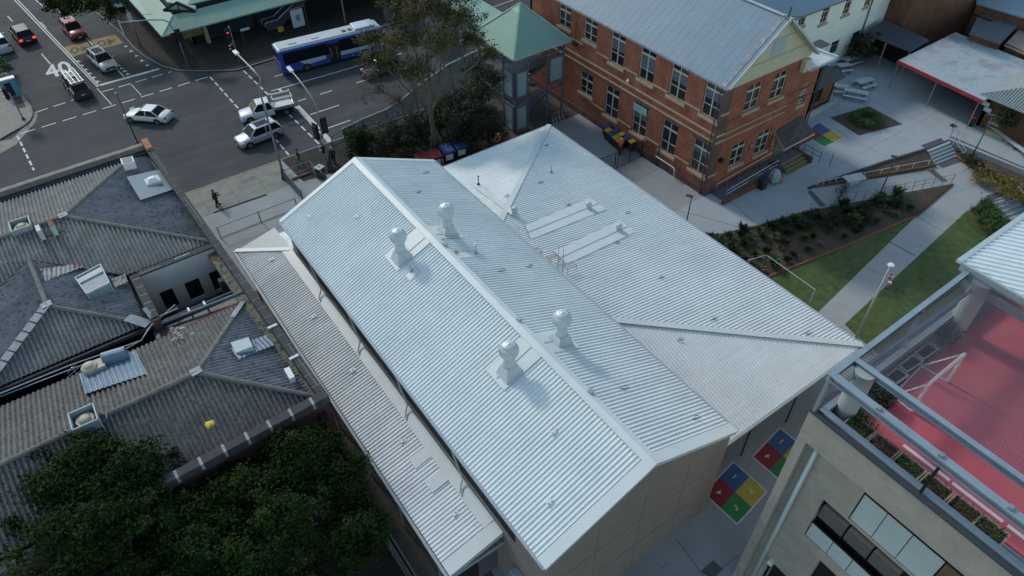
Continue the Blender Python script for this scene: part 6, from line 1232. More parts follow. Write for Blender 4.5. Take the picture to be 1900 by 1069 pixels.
# ring hedge
C = g(1606, 221, .3); t = thing('ring_hedge', 'round green ring hedge in the diamond mulch bed', 'hedge', (C.x, C.y, 0)); m_ = MB()
for k in range(46):
    a = 2 * pi * k / 46; p = V(C.x + 1.15 * cos(a), C.y + 1.15 * sin(a), .38); clumps(m_, p, (.42, .42, .42), 3, 36, .07, .3, -.4, .2)
m_.build('foliage', LEAFG, t)
C = g(1840, 402, -.1); t = thing('hedge', 'clipped dark green hedge block beside the lower steps', 'hedge', (C.x, C.y, -.6)); m_ = MB()
for k in range(120):
    u, v = random.random(), random.random(); p = g(1800 + 33 * v + 50 * u, 392 - 22 * v + 52 * u, -.5 + random.uniform(.4, 1.1)); clumps(m_, p, (.3, .3, .25), 2, 26, .09, .4, -.5, .2)
m_.build('foliage', LEAFG, t)
C = g(1860, 350, -.2); t = thing('yellow_shrubs', 'mass of yellow-leaved shrubs below the retaining wall', 'shrubs', (C.x, C.y, -.6)); t['kind'] = 'stuff'
m_ = MB()
for k in range(110):
    u, v = random.random(), random.random(); p = g(1815 + 90 * u - 10 * v, 300 + 45 * u + 32 * v, -.5 + random.uniform(.2, .6)); clumps(m_, p, (.3, .3, .25), 2, 24, .085, .35, -.4, .2)
m_.build('foliage', LEAFY, t)
C = g(1800, 310, -.2); m_ = MB()
for k in range(34):
    u, v = random.random(), random.random(); p = g(1778 + 45 * u - 4 * v, 272 + 30 * u + 22 * v, -.5 + random.uniform(.1, .4)); clumps(m_, p, (.25, .25, .25), 2, 22, .08, .3, -.4, .2)
tag(m_.build('low_shrubs', LEAFS), 'low dark green shrubs beside the lamp post base by the steps', 'shrubs', kind='stuff')
# garden bed tufts: each a plant of its own
protos = []
def tuft(mm, n, s, h, wild):
    m_ = MB()
    for k in range(n):
        a = random.uniform(0, 2 * pi); r = random.uniform(.25, 1) * s; tip = V(cos(a) * r, sin(a) * r, h * random.uniform(.5, 1.1)); b0 = V(cos(a) * .04, sin(a) * .04, 0); md = b0.lerp(tip, .55) + V(0, 0, h * .22); sd = V(-sin(a), cos(a), 0) * .022 * wild
        m_.add([b0 - sd, b0 + sd, md + sd * 1.3, md - sd * 1.3, tip], [(0, 1, 2, 3), (3, 2, 4)])
    return m_
specs = [('spiky_tuft', LEAFG, 80, .42, .40, 1.2), ('dark_tuft', LEAFS, 80, .42, .36, 1.3), ('dry_tuft', mat('dry_grass', (0.15, 0.13, 0.08), 0.9, island=.3), 70, .32, .22, 1.0)]
def bedpt(u, v):  # u along, v across (0 = yard side)
    T = [top[0], top[1], top[2], top[3], rt]; B = [bot[0], bot[1], bot[2], bot[3], rt]; k = min(3, int(u * 4)); f = u * 4 - k
    a = T[k].lerp(T[k + 1], f); b = B[k].lerp(B[k + 1], f); return a.lerp(b, v)
rows = []
for i in range(19): rows.append((.02 + i * .049, .12, 1 if i % 3 else 0))
for i in range(18): rows.append((.02 + i * .048, .34, [1, 1, 0, 1, 2][i % 5]))
for i in range(17): rows.append((.03 + i * .049, .58, [1, 0, 1, 2][i % 4]))
for i in range(16): rows.append((.03 + i * .05, .82, [0, 1, 1, 0, 2][i % 5]))
for i in range(10): rows.append((.55 + i * .035, random.uniform(.2, .8), 1))
cols_ = ['green', 'dark', 'dry']; first = {}; cnt = {}
ORD = 'first second third fourth fifth sixth seventh eighth ninth tenth eleventh twelfth thirteenth fourteenth fifteenth sixteenth seventeenth eighteenth nineteenth twentieth'.split()
rows.sort(key=lambda r: r[0])
for n_, (u, v, k) in enumerate(rows):
    p = bedpt(min(.97, u + random.uniform(-.015, .015)), v + random.uniform(-.06, .06))
    row = 'paving' if v < .25 else ('upper middle' if v < .47 else ('lower middle' if v < .7 else 'lawn'))
    if k not in first:
        o = tuft(None, specs[k][2], specs[k][3], specs[k][4], specs[k][5]).build(specs[k][0], specs[k][1]); first[k] = o
    else: o = first[k].copy(); COL.objects.link(o)
    o.location = p; o.rotation_euler = (0, 0, random.uniform(0, 6)); s0 = random.uniform(1.1, 2.1); o.scale = (s0, s0, s0)
    kk = (k, row); cnt[kk] = cnt.get(kk, 0) + 1
    tag(o, '%s tuft, %s of its colour from the hall in the %s' % (['bright green', 'dark green', 'dry straw'][k], ORD[cnt[kk] - 1], {'paving': 'row beside the paving', 'upper middle': 'second row', 'lower middle': 'third row', 'lawn': 'row beside the lawn'}[row]), 'grass tuft', '%s tufts in the %s row of the garden bed' % (cols_[k], row))
for i in range(3):
    for k in range(14):
        pass
m_ = MB()
for (u, v) in [(.62, .3), (.66, .5), (.7, .35), (.74, .55), (.78, .4), (.6, .55), (.64, .7), (.82, .35), (.57, .4), (.69, .68)]:
    clumps(m_, bedpt(u, v) + V(0, 0, .25), (.75, .7, .4), 14, 40, .07, .4, -.3, .3)
tag(m_.build('low_bushes', LEAFS), 'dark low bushes filling the right half of the garden bed', 'bushes', kind='stuff')
P = g(1560, 362, 0); m_ = MB()
for k in range(26): q = V(random.uniform(-.7, .7), random.uniform(-.4, .4), random.uniform(.3, .9)); clumps(m_, P + q, (.12, .12, .1), 1, 12, .07, .25, -.9, .1); m_.path([P + V(0, 0, -.3), P + q], .012, 4)
tag(m_.build('dark_leafed_shrub', mat('purple_leaf', (0.04, 0.028, 0.03), 0.7)), 'sparse dark-leaved shrub at the ramp rail by the garden bed', 'shrub')
m_ = MB()
for k in range(60):
    u = random.random(); p = g(1525 + 60 * u, 343 - 18 * u, -.02); clumps(m_, p + V(0, 0, .1), (.15, .15, .12), 1, 20, .06, .25, -.3, .2)
tag(m_.build('raised_bed_plants', LEAFG), 'strip of small green plants in the raised bed', 'plants', kind='stuff')
for (px, py, lab) in ((1484, 283, 'small green plant at the top of the entry steps'), (1450, 318, 'small dark plant beside the entry steps')):
    P = g(px, py, .3); m_ = MB(); clumps(m_, P, (.35, .3, .3), 8, 30, .07, .3, -.4, .2); tag(m_.build('small_plant', LEAFG), lab, 'plant')
P = g(1872, 222, 1.0); P = gx(1868, 220, 63.3); t = thing('espalier_tree', 'bushy dark green plant trained on a frame at the cottage wall', 'plant', (P.x, P.y, 0)); m_ = MB(); clumps(m_, P, (.5, 1.1, .9), 40, 40, .1, .45, -.7, .3); m_.build('foliage', LEAFS, t); m_ = MB(); m_.box((P.x - .2, P.y - 1.2, 0), (P.x + .25, P.y + 1.2, .35)); m_.build('trough', SAND, t)

# ================================================================== STREET FURNITURE
def hpole(name, label, cat, px, py, toppx, z0=0.0, r=.05, m_=None, group=None):
    B = g(px, py, z0); T = gy(toppx[0], toppx[1], B.y); t = thing(name, label, cat, B, 0, group); h = T.z - z0
    b = MB(); b.tube(V(0, 0, -.2), V(0, 0, h), r * 1.15, r * .8, n=10); b.build('pole', m_ or POLED, t, local=True, smooth=True)
    b = MB(); b.lathe((0, 0, 0), [(r * 2.4, -.02), (r * 2.4, .04), (r * 1.3, .06)], 10); b.build('base_plate', m_ or POLED, t, local=True); return t, h
def lamphead(t, h, d, L=.6, m_=None):
    d = Vector(d).normalized(); b = MB(); b.bar(V(0, 0, h) - d * .1, V(0, 0, h + .04) + d * L, .24, .09); b.build('lamp_head', m_ or POLED, t, local=True)
    b = MB(); b.bar(V(0, 0, h - .03) + d * .1, V(0, 0, h + .0) + d * (L - .08), .18, .05); b.build('lens', PALEP, t, local=True)
t, h = hpole('lamp_post', 'dark lamp post beside the wing roof and the brick school corner', 'lamp post', 1273.7, 413, (1285, 364), r=.05); lamphead(t, h, (-.6, .8, 0), .45)
t, h = hpole('lamp_post', 'dark lamp post rising from the garden bed beside the ramp', 'lamp post', 1624, 381, (1659, 293), z0=-.3, r=.055); lamphead(t, h, (-.7, .7, 0), .4)
t, h = hpole('lamp_post', 'dark lamp post by the steps in front of the brick cottage', 'lamp post', 1800, 297, (1843, 214), z0=-.6, r=.055); lamphead(t, h, (-.7, .7, 0), .5)
t, h = hpole('flagpole', 'white pole with a round top beside the lawn path', 'flagpole', 1588, 627, (1648.5, 496), z0=0, r=.085, m_=mat('cream_pole', (0.40, 0.40, 0.36), 0.6)); b = MB(); b.lathe((0, 0, h), [(.02, 0), (.22, .03), (.2, .1), (.001, .13)], 14); b.build('round_top', WHITE, t, local=True); b = MB(); b.bar(V(.14, 0, .0), V(.14, 0, 1.3), .05, .05); b.build('cleat_rail', BLACK, t, local=True)
t, h = hpole('street_lamp', 'thin dark street lamp at the old shop corner near the white sedan', 'street lamp', 254, 262, (217, 173), z0=0, r=.06); b = MB(); b.lathe((0, 0, h), [(.1, -.02), (.13, .02), (.06, .1)], 10); b.build('lamp_head', POLEG, t, local=True)
# kerbside masts
def mast(label, base, elbow, arm, rbase=.12, name='outreach_street_light', lamp=True):
    B = g(*base, 0); e = gy(elbow[0], elbow[1], B.y); t = thing(name, label, 'street light', B); h = e.z
    pts = [V(0, 0, -.1), V(0, 0, h * .5), V(0, 0, h)]
    A = [gx(x, y, B.x) - B for x, y in arm]
    b = MB(); b.path(pts + A, [rbase, rbase * .8, rbase * .6] + [rbase * .5] * len(A), 10); b.build('pole_and_arm', POLEG, t, local=True, smooth=True)
    b = MB(); b.lathe((0, 0, 0), [(rbase * 2.4, 0), (rbase * 2.2, .1), (rbase * 1.3, .9), (rbase * 1.02, 1.1)], 12); b.build('base_sleeve', POLED, t, local=True)
    if lamp:
        q = A[-1]; d = (A[-1] - A[-2]).normalized(); b = MB(); b.bar(q - d * .1, q + d * .75, .34, .16); b.build('lamp_head', WHITE, t, local=True, bevel=.03); b = MB(); b.bar(q + V(0, 0, -.1) + d * .05, q + d * .65 + V(0, 0, -.1), .26, .05); b.build('lens', PALEP, t, local=True)
    return t, B, h
mast('tall grey street light at the fenced footpath, its arm reaching over the road', (528, 332), (487, 166), [(483, 145), (470, 130), (440, 100)])
t, B, h = mast('tall grey street light with traffic signals on it at the paved crossing', (613, 318), (591, 222), [(588, 200), (577, 178), (558, 152), (541, 132)])
HOUS = BLACK
def signal(par, P, d, n=3, lit=None, s=1.0, local=False):
    P = Vector(P); d = Vector(d).normalized(); r = V(-d.y, d.x, 0); b = MB(); w_, dp = .34 * s, .28 * s; hh = .36 * s * n
    b.hexa([P - r * w_ / 2 - d * dp / 2, P + r * w_ / 2 - d * dp / 2, P + r * w_ / 2 + d * dp / 2, P - r * w_ / 2 + d * dp / 2], [x + V(0, 0, hh) for x in (P - r * w_ / 2 - d * dp / 2, P + r * w_ / 2 - d * dp / 2, P + r * w_ / 2 + d * dp / 2, P - r * w_ / 2 + d * dp / 2)])
    b.hexa([P - r * w_ * .85 - d * .02 - V(0, 0, .12), P + r * w_ * .85 - d * .02 - V(0, 0, .12), P + r * w_ * .85 - V(0, 0, .12), P - r * w_ * .85 - V(0, 0, .12)], [x + V(0, 0, hh + .24) for x in (P - r * w_ * .85 - d * .02, P + r * w_ * .85 - d * .02, P + r * w_ * .85, P - r * w_ * .85)])
    o = b.build('signal_head', HOUS, par, local=local)
    for k in range(n):
        c = P + d * (dp / 2 + .005) + V(0, 0, hh * (k + .5) / n); b = MB(); N = 10; b.add([c + r * .1 * s * cos(2 * pi * i / N) + V(0, 0, .1 * s * sin(2 * pi * i / N)) for i in range(N)], [tuple(range(N))]); b.build('signal_lens', SIGR if lit == k else CGLASS, o, local=True)
        b = MB(); b.hexa([c - r * .13 * s + V(0, 0, .08), c + r * .13 * s + V(0, 0, .08), c + r * .13 * s + d * .2 * s + V(0, 0, .06), c - r * .13 * s + d * .2 * s + V(0, 0, .06)], [x + V(0, 0, .04) for x in (c - r * .13 * s + V(0, 0, .08), c + r * .13 * s + V(0, 0, .08), c + r * .13 * s + d * .2 * s + V(0, 0, .06), c - r * .13 * s + d * .2 * s + V(0, 0, .06))]); b.build('visor', HOUS, o, local=True)
    return o
# local objects under a root with location: build coordinates relative
signal(t, V(-.45, .1, 3.6), (1, .3, 0), 3, local=True, s=1.25); signal(t, V(.4, .2, 3.9), (0, 1, 0), 3, local=True, s=1.15); signal(t, V(-.3, -.2, 2.3), (-1, 0, 0), 2, local=True)
b = MB(); b.box((-.18, -.2, 3.0), (.18, -.12, 3.5)); b.build('control_box', PALEP, t, local=True); b = MB(); b.box((-.14, -.14, 1.0), (.14, -.08, 1.25)); b.build('push_button', POLED, t, local=True)
def sigpole(label, px, py, toppx, heads, z0=0, arm=None):
    B = g(px, py, z0); T = gy(toppx[0], toppx[1], B.y); t = thing('traffic_signal_pole', label, 'traffic light', B, 0, 'traffic signal poles at the junction'); h = T.z - z0
    b = MB(); pts = [V(0, 0, 0), V(0, 0, h)]
    if arm: pts = [V(0, 0, 0), V(0, 0, h)] + [gy(x, y, B.y) - B for x, y in arm]
    b.path(pts, .07, 8); b.build('pole', POLEG, t, local=True, smooth=True); b = MB(); b.lathe((0, 0, 0), [(.2, 0), (.18, .06), (.08, .3)], 10); b.build('base_plate', POLED, t, local=True)
    for (dx, dy, z, d, n, lit) in heads: signal(t, V(dx, dy, z), d, n, lit, local=True)
    return t, B, h
sigpole('traffic signal pole with a glowing red light on the far brown pavement', 444, 116, (420, 50), [(-.35, -.25, 2.9, (-.3, -1, 0), 3, 2), (-.25, .2, 1.4, (-1, 0, 0), 2, None)])
t, B, h = sigpole('signal pole at the far corner with a long hooked arm over the road', 348, 121, (327, 68), [(-.35, 0, 2.6, (0, -1, 0), 3, None), (.1, -.3, 3.0, (0, -1, 0), 3, None)], arm=[(320, 52), (312, 41), (303, 37), (280, 37), (222, 42)])
E_ = gy(222, 42, B.y) - B; b = MB(); b.bar(E_ + V(-.05, 0, -1.3), E_ + V(-.05, 0, .25), .12, .08); b.build('hanging_signal', PALEP, t, local=True); b = MB(); b.bar(E_ + V(3.3, 0, .05), E_ + V(2.3, 0, .25), .05, .05); b.build('stay', POLEG, t, local=True)
t, B, h = sigpole('signal pole on the light paved corner at the left edge', 44, 222, (22, 170), [(-.3, .15, 2.4, (-1, .3, 0), 3, None), (.2, .3, 2.6, (0, 1, 0), 3, None)], z0=.006)
# power pole with the 40 zone sign
B = g(262, 88, 0); T = gy(228, 2, B.y); t = thing('sign_post', 'grey post with a 40 zone parking sign beside the green awning corner', 'sign post', B); b = MB(); b.tube(V(0, 0, 0), V(0, 0, T.z + 1.5), .11, .09, n=10); b.build('post', POLEG, t, local=True, smooth=True)
b = MB(); b.box((-.22, -.2, 3.1), (.22, -.1, 4.2)); b.build('meter_box', PALEP, t, local=True)
p0 = gy(206, 0, B.y - .3); p1 = gy(211, 16, B.y - .3); p2 = gy(228, 10, B.y - .3); sgn = MB(); w_ = p2.x - p1.x; hh = 1.5
sgn.box((p1.x, B.y - .33, p1.z), (p1.x + w_, B.y - .30, p1.z + hh + 1.0)); sgn.build('sign_panel', mat('sign_face', (0.55, 0.66, 0.78), 0.5, amt=.05), t)
text_mesh('P', .9, V(p1.x + w_ * .28, B.y - .335, p1.z + .85), (1, 0, 0), (0, 0, 1), mat('sign_blue', (0.04, 0.12, 0.35), 0.6), 'sign_text', t); text_mesh('40', .6, V(p1.x + w_ * .72, B.y - .335, p1.z + .85), (1, 0, 0), (0, 0, 1), mat('sign_navy', (0.05, 0.09, 0.25), 0.6), 'sign_text', t)
b = MB(); c = V(p1.x + w_ * .72, B.y - .336, p1.z + .85); b.path([c + V(.42 * cos(a * pi / 12), 0, .42 * sin(a * pi / 12)) for a in range(25)], .035, 4); b.build('sign_ring', mat('sign_red', (0.35, 0.06, 0.12), 0.6), t)
# information pillar near the escalator, street-name sign
B = g(575, 62, 0); t = thing('information_panel', 'framed white information panel on a dark post behind the bus', 'information panel', B); b = MB(); q0 = gy(553, 14, B.y); q1 = gy(571, 38, B.y); b.bar(V(0, 0, 0), V(0, 0, 3.6), .1, .1); b.build('post', POLED, t, local=True)
b = MB(); b.box((-2.0, -.05, 1.0), (-.2, .05, 3.4)); b.build('frame', BLACK, t, local=True); b = MB(); b.box((-1.85, -.06, 1.15), (-.35, -.051, 3.25)); b.build('face', PALEP, t, local=True)
b = MB(); b.box((-1.3, -.066, 1.9), (-.8, -.061, 2.6)); b.build('map_drawing', TIN, t, local=True)
B = g(460, 100, 0); t = thing('street_name_sign', 'pale street-name blade on a thin pole on the brown pavement', 'street sign', B); b = MB(); b.tube(V(0, 0, 0), V(0, 0, 2.9), .03, n=6); b.build('pole', POLED, t, local=True); b = MB(); b.box((-.1, -.02, 2.7), (.95, .02, 2.95)); b.build('blade', PALEP, t, local=True)
P = g(524, 66, 0); t = thing('yellow_notice', 'small yellow notice on a low stand behind the bus', 'notice', P); b = MB(); b.box((-.35, -.03, .5), (.35, .03, 1.1)); b.build('board', BLIDY, t, local=True); b = MB(); b.box((-.04, -.04, 0), (.04, .04, .5)); b.build('stand', BLACK, t, local=True)
B = g(590, 35, 0); b = MB(); b.tube(V(B.x + 5.0, 72, 0), V(B.x + 5.0, 72, 7), .09, n=8)
B = g(641, 42, 0); b = MB(); b.tube(V(B.x, B.y, 0), V(B.x, B.y, 7), .1, .08, n=8); tag(b.build('grey_post', POLEG), 'plain grey post standing behind the bus roof', 'post')
# kiosk on the left corner
Bk = g(29, 176, .004); T = gy(14, 148.5, Bk.y); hk = T.z; t = thing('corner_kiosk', 'blue upright cabinet with a white top on the left corner', 'cabinet', (Bk.x, Bk.y, 0)); b = MB(); b.box((-.85, 0, 0), (.65, .55, hk)); b.build('cabinet', mat('cabinet_blue', (0.09, 0.23, 0.35), 0.6, amt=.15), t, local=True); b = MB(); b.box((-.9, -.05, hk), (.7, .6, hk + .12)); b.build('top', WHITE, t, local=True)
b = MB(); b.box((-.55, -.012, hk - .45), (-.2, -.001, hk - .3)); b.build('logo_patch', mat('dull_label', (0.12, 0.16, 0.2), 0.6), t, local=True)
struct('corner_paving_panel', MB().prism(G3([(22, 180), (38, 177), (48, 198), (32, 202)], .01), -.05), PAVER)
# ------------------------------------------------ fences and gates
def fence(name, label, pts, h, m_, nb=0, posts=None, rails=(0.05, 1.0), r=.03, cat='fence', group=None, z=0, mesh=False):
    P = [Vector(p) for p in pts]; t = thing(name, label, cat, P[0], 0, group); b = MB()
    for f in rails: b.path([p + V(0, 0, h * f) for p in P], r, 6)
    b.build('rail', m_, t)
    for a, c in zip(P[:-1], P[1:]):
        n = posts or max(1, int((c - a).length / 2.2))
        for k in range(n + 1): q = a.lerp(c, k / n); b = MB(); b.tube(q - V(0, 0, .05), q + V(0, 0, h), r * 1.4, n=6); b.build('post', m_, t)
    if nb:
        b = MB()
        for a, c in zip(P[:-1], P[1:]):
            n = int((c - a).length / nb)
            for k in range(n): q = a.lerp(c, (k + .5) / n); b.bar(q + V(0, 0, h * rails[0]), q + V(0, 0, h * rails[-1]), .022, .022)
        b.build('bars' if nb > .05 else 'mesh', m_, t)
    return t
GF = mat('grey_fence', (0.16, 0.17, 0.17), 0.6)
fence('pavement_fence', 'grey railing across the pale slab between the old shops and the hall', [g(410, 442, 0), g(485, 413, 0), g(552, 388, 0)], 1.15, GF, rails=(.06, .97), posts=1)
fence('pavement_fence', 'dark mesh fence running from the street light towards the hall roof', [g(532, 338, 0), g(563, 373, 0)], 1.2, GF, nb=.12, rails=(.05, .98))
fence('pavement_fence', 'low railing between the street light and the paved crossing', [g(530, 335, 0), g(577, 318, 0)], 1.1, GF, rails=(.35, .97), posts=2)
fence('pavement_fence', 'short double railing beside the bin at the paved crossing', [g(577, 318, 0), g(604, 341, 0), g(618, 350, 0)], 1.15, GF, rails=(.1, .6, .97), posts=1)
kb = MB(); kb.bar(g(534, 336, .05), g(580, 319, .05), .25, .18); struct('brick_kerb', kb, RKERB)
fence('crossing_fence', 'short railing with litter beside the stop line', [g(618, 272, 0), g(640, 258, 0)], 1.1, BLACK, rails=(.1, .95), posts=1, r=.035)
fence('alley_fence', 'pale green metal fence in the dark alley at the bottom', [V(-4.1, 3.0, 0), V(-4.1, 13.5, 0)], 1.9, mat('alley_green', (0.10, 0.15, 0.14), 0.6), rails=(.1, 1.0), nb=.16)
g0, g1_, g2_, g3_ = g(1113, 320, 0), g(1140, 318, 0), g(1180, 298, 0), g(1201, 292, 0)
gp = fence('yard_gate', 'open black steel gate between the wing roof and the brick school', [V(28.3, 29.0, 0), V(30.2, 28.9, 0)], 1.9, BLACK, nb=.13, rails=(.06, .95), posts=1, cat='gate')
fence('yard_gate', 'black steel gate leaf with wide openings beside the hi-vis worker', [V(30.35, 28.8, 0), V(33.6, 29.0, 0)], 1.9, BLACK, nb=.13, rails=(.06, .95), posts=2, cat='gate')
fence('yard_gate', 'black side panel joining the gate to the brick wall', [V(33.6, 29.0, 0), V(33.7, 27.0, 0)], 1.9, BLACK, nb=.3, rails=(.06, .95), posts=1, cat='gate')
m_ = MB(); m_.path([V(33.62, 27.2, 1.0), V(33.62, 25.0, 1.0), V(33.5, 24.7, .95), V(33.5, 24.6, .1)], .045, 6); tag(m_.build('wall_handrail', WHITE), 'white bent handrail on the brick wall beside the gate', 'handrail')
fence('lawn_guardrail', 'thin white guard rail frame beside the wing roof over the lawn edge', [g(1383, 505, .3) , g(1415, 486 + 10, .3), g(1503, 560, .3)], 1.3, PALEP, rails=(.97,), posts=1, cat='railing', r=.035)
fence('ramp_railing', 'thin grey railing along the garden side of the ramp', [g(1548, 379, 0), g(1655, 360, -.3), g(1765, 339, -.56)], .95, GF, rails=(.5, .97), posts=6, cat='railing', r=.02)
fence('bed_handrail', 'pale double handrail along the raised bed wall', [g(1515, 347, 0), g(1572, 335, -.1), g(1722, 306, -.42)], .55, WHITEW, rails=(.97,), posts=5, cat='railing', r=.022)
fence('step_handrail', 'pale handrail beside the upper steps', [g(1768, 268, 0), g(1785, 294, -.6)], .9, PALEP, rails=(.55, .97), posts=1, cat='railing', r=.03)
fence('step_handrail', 'pale handrail beside the lower steps', [g(1882, 362, -.6), g(1905, 392, -1.1)], .9, PALEP, rails=(.55, .97), posts=1, cat='railing', r=.03)
fence('walkway_railing', 'short grey rail at the start of the upper walkway', [g(1762, 256, 0), g(1768, 240, 0)], .95, GF, rails=(.5, .97), posts=1, cat='railing', r=.02)
P = g(1582, 330, .35); m_ = MB(); m_.bar(P + V(-.9, .15, .1), P + V(.9, -.45, .1), .95, .12); m_.bar(P + V(-.5, .0, -.5), P + V(.5, -.3, -.5), .5, 1.0); t = m_.build('concrete_slab_seat', mat('pale_slab', (0.46, 0.49, 0.50), 0.8), None, bevel=.02); tag(t, 'pale concrete block seat on the raised bed wall', 'seat')
# ------------------------------------------------ picnic tables and benches
def ptable(px, py, rz, label, L=1.9):
    P = g(px, py, 0); t = thing('picnic_table', label, 'picnic table', P, rz, 'picnic tables in the yard'); b = MB()
    for k in range(4): b.box((-L / 2, -.38 + k * .195, .72), (L / 2, -.38 + k * .195 + .175, .77))
    b.build('table_top', WOOD, t, local=True)
    for s in (-1, 1):
        b = MB(); b.box((-L / 2, s * .78 - .14, .42), (L / 2, s * .78 + .14, .47)); b.build('seat', WOOD, t, local=True)
        b = MB(); x = s * L * .36; b.bar((x, -.75, .38), (x, .75, .38), .06, .08); b.bar((x, -.62, 0), (x, -.2, .72), .06, .06); b.bar((x, .62, 0), (x, .2, .72), .06, .06); b.bar((x, -.7, 0), (x, -.75, .42), .05, .05); b.bar((x, .7, 0), (x, .75, .42), .05, .05); b.build('leg', TSTEEL, t, local=True)
    return t
ptable(1576, 119, radians(-8), 'picnic table nearest the cream building', 2.0); ptable(1601, 161, radians(-10), 'picnic table in the middle of the yard, farthest from the brick porch', 2.0); ptable(1585, 181, radians(-60), 'long picnic table beside the brick porch wall', 2.4); ptable(1558, 171, radians(-50), 'picnic table half hidden by the porch wall', 1.5); ptable(1562, 132, radians(-20), 'small picnic table behind the brick porch roof', 1.4)
P = g(1862, 262, 0); t = thing('long_bench', 'long slatted bench along the cottage walkway', 'bench', P, math.atan2(g(1890, 285, 0).y - g(1830, 240, 0).y, g(1890, 285, 0).x - g(1830, 240, 0).x)); b = MB()
for k in range(4): b.box((-3, -.25 + k * .13, .42), (3, -.25 + k * .13 + .1, .46))
b.build('seat', WOOD, t, local=True); b = MB()
for k in range(5): b.box((-2.9 + k * 1.42, -.2, 0), (-2.8 + k * 1.42, .2, .42))
b.build('leg', TSTEEL, t, local=True)
# spring toy
P = g(1646, 533, -.594); t = thing('spring_toy', 'small red and white spring rider on the lawn by the path', 'play toy', P, .6); b = MB(); b.lathe((0, 0, 0), [(.12, 0), (.14, .1), (.11, .2), (.14, .3), (.11, .4)], 10); b.build('spring', GALV, t, local=True); b = MB(); b.bar((-.45, 0, .5), (.5, 0, .6), .14, .2); b.bar((.4, 0, .55), (.5, 0, .95), .1, .2); b.build('body', RED, t, local=True, bevel=.04); b = MB(); b.bar((-.1, -.12, .62), (-.1, .12, .62), .25, .05); b.bar((.32, -.25, .85), (.32, .25, .85), .05, .05); b.build('seat_and_handles', WHITE, t, local=True)
# covered trolley with red sign next to the steps
P = g(1434, 338, 0); t = thing('covered_trolley', 'grey covered trolley with a red sign beside the entry steps', 'trolley', P, .4); b = MB(); b.lathe((0, 0, 0), [(.50, .15), (.54, .6), (.46, 1.05), (.3, 1.3), (.001, 1.36)], 6); b.build('cover', mat('tarp_grey', (0.30, 0.35, 0.40), 0.7, amt=.15, scale=3), t, local=True, bevel=.04); b = MB(); b.box((.0, -.75, .1), (.5, -.68, .62)); b.build('red_sign', RED, t, local=True); b = MB(); b.box((.12, -.765, .3), (.38, -.755, .42)); b.build('sign_bar', WHITE, t, local=True)
P = g(1413, 349, 0); m_ = MB(); m_.box((P.x - .35, P.y - .3, 0), (P.x + .3, P.y + .3, 1.0)); m_.box((P.x - .38, P.y - .33, 1.0), (P.x + .33, P.y + .33, 1.07)); tag(m_.build('black_bin', BINB, None, bevel=.02), 'black bin against the ramp wall beside the covered trolley', 'bin')
P = g(1799, 233, 0); t = thing('red_lid_bin', 'dark bin with a round red lid at the cottage corner', 'bin', P); b = MB(); b.lathe((0, 0, 0), [(.26, 0), (.32, .95)], 12); b.build('body', BINB, t, local=True); b = MB(); b.lathe((0, 0, 0), [(.36, .95), (.34, 1.05), (.001, 1.1)], 12); b.build('lid', RED, t, local=True)
# wheelie bins
def bin_(P, rz, lid, label, s=1.0, group=None, sticker=None, name='wheelie_bin'):
    t = thing(name, label, 'bin', P, rz, group); b = MB(); w_, d_, h_ = .29 * s, .34 * s, 1.0 * (s if s < 1.2 else 1.15)
    b.hexa([V(-w_ * .8, -d_ * .75, .06), V(w_ * .8, -d_ * .75, .06), V(w_ * .8, d_ * .75, .06), V(-w_ * .8, d_ * .75, .06)], [V(-w_, -d_, h_), V(w_, -d_, h_), V(w_, d_, h_), V(-w_, d_, h_)]); b.build('body', BINB, t, local=True)
    b = MB(); b.hexa([V(-w_ * 1.06, -d_ * 1.1, h_), V(w_ * 1.06, -d_ * 1.1, h_), V(w_ * 1.06, d_ * 1.06, h_), V(-w_ * 1.06, d_ * 1.06, h_)], [V(-w_ * .95, -d_ * .95, h_ + .07 * s), V(w_ * .95, -d_ * .95, h_ + .07 * s), V(w_ * 1.0, d_ * 1.0, h_ + .1 * s), V(-w_ * 1.0, d_ * 1.0, h_ + .1 * s)]); b.build('lid', lid, t, local=True, bevel=.02)
    for x in (-w_ * .8, w_ * .8): b = MB(); b.tube(V(x - .03, d_ * .8, .1), V(x + .03, d_ * .8, .1), .1, n=10); b.build('wheel', BLACK, t, local=True)
    if sticker: b = MB(); b.hexa([V(-w_ * .75, -d_ * .95 - .05, h_ * .35), V(w_ * .5, -d_ * .95 - .05, h_ * .35), V(w_ * .5, -d_ * .9, h_ * .35), V(-w_ * .75, -d_ * .9, h_ * .35)], [V(-w_ * .75, -d_ * 1.0 - .05, h_ * .85), V(w_ * .5, -d_ * 1.0 - .05, h_ * .85), V(w_ * .5, -d_ * .9, h_ * .85), V(-w_ * .75, -d_ * .9, h_ * .85)]); b.build('sticker', STICK, t, local=True)
    return t
s = 7.6; G1 = 'wheelie bins in two rows beside the brick wall'
bl_ = [((505, 785), 'B', 'back-row'), ((645, 845), 'B', 'back-row'), ((712, 893), 'Y', 'back-row'), ((785, 945), 'B', 'back-row'), ((862, 992), 'Y', 'back-row'), ((525, 838), 'Y', 'front-row'), ((580, 893), 'B', 'front-row'), ((635, 938), 'Y', 'front-row'), ((690, 985), 'Y', 'front-row')]
nm = ['blue-lidded bin at the far end of the row by the wall', 'blue-lidded bin, second along the row by the wall', 'yellow-lidded bin in the middle of the row by the wall', 'blue-lidded bin, fourth along the row by the wall', 'yellow-lidded bin at the gate end of the row by the wall', 'yellow-lidded bin at the far end of the outer row', 'blue-lidded bin with a pale sticker, the only blue one in the outer row', 'yellow-lidded bin, third in the outer row', 'yellow-lidded bin in the outer row touching the hi-vis worker']
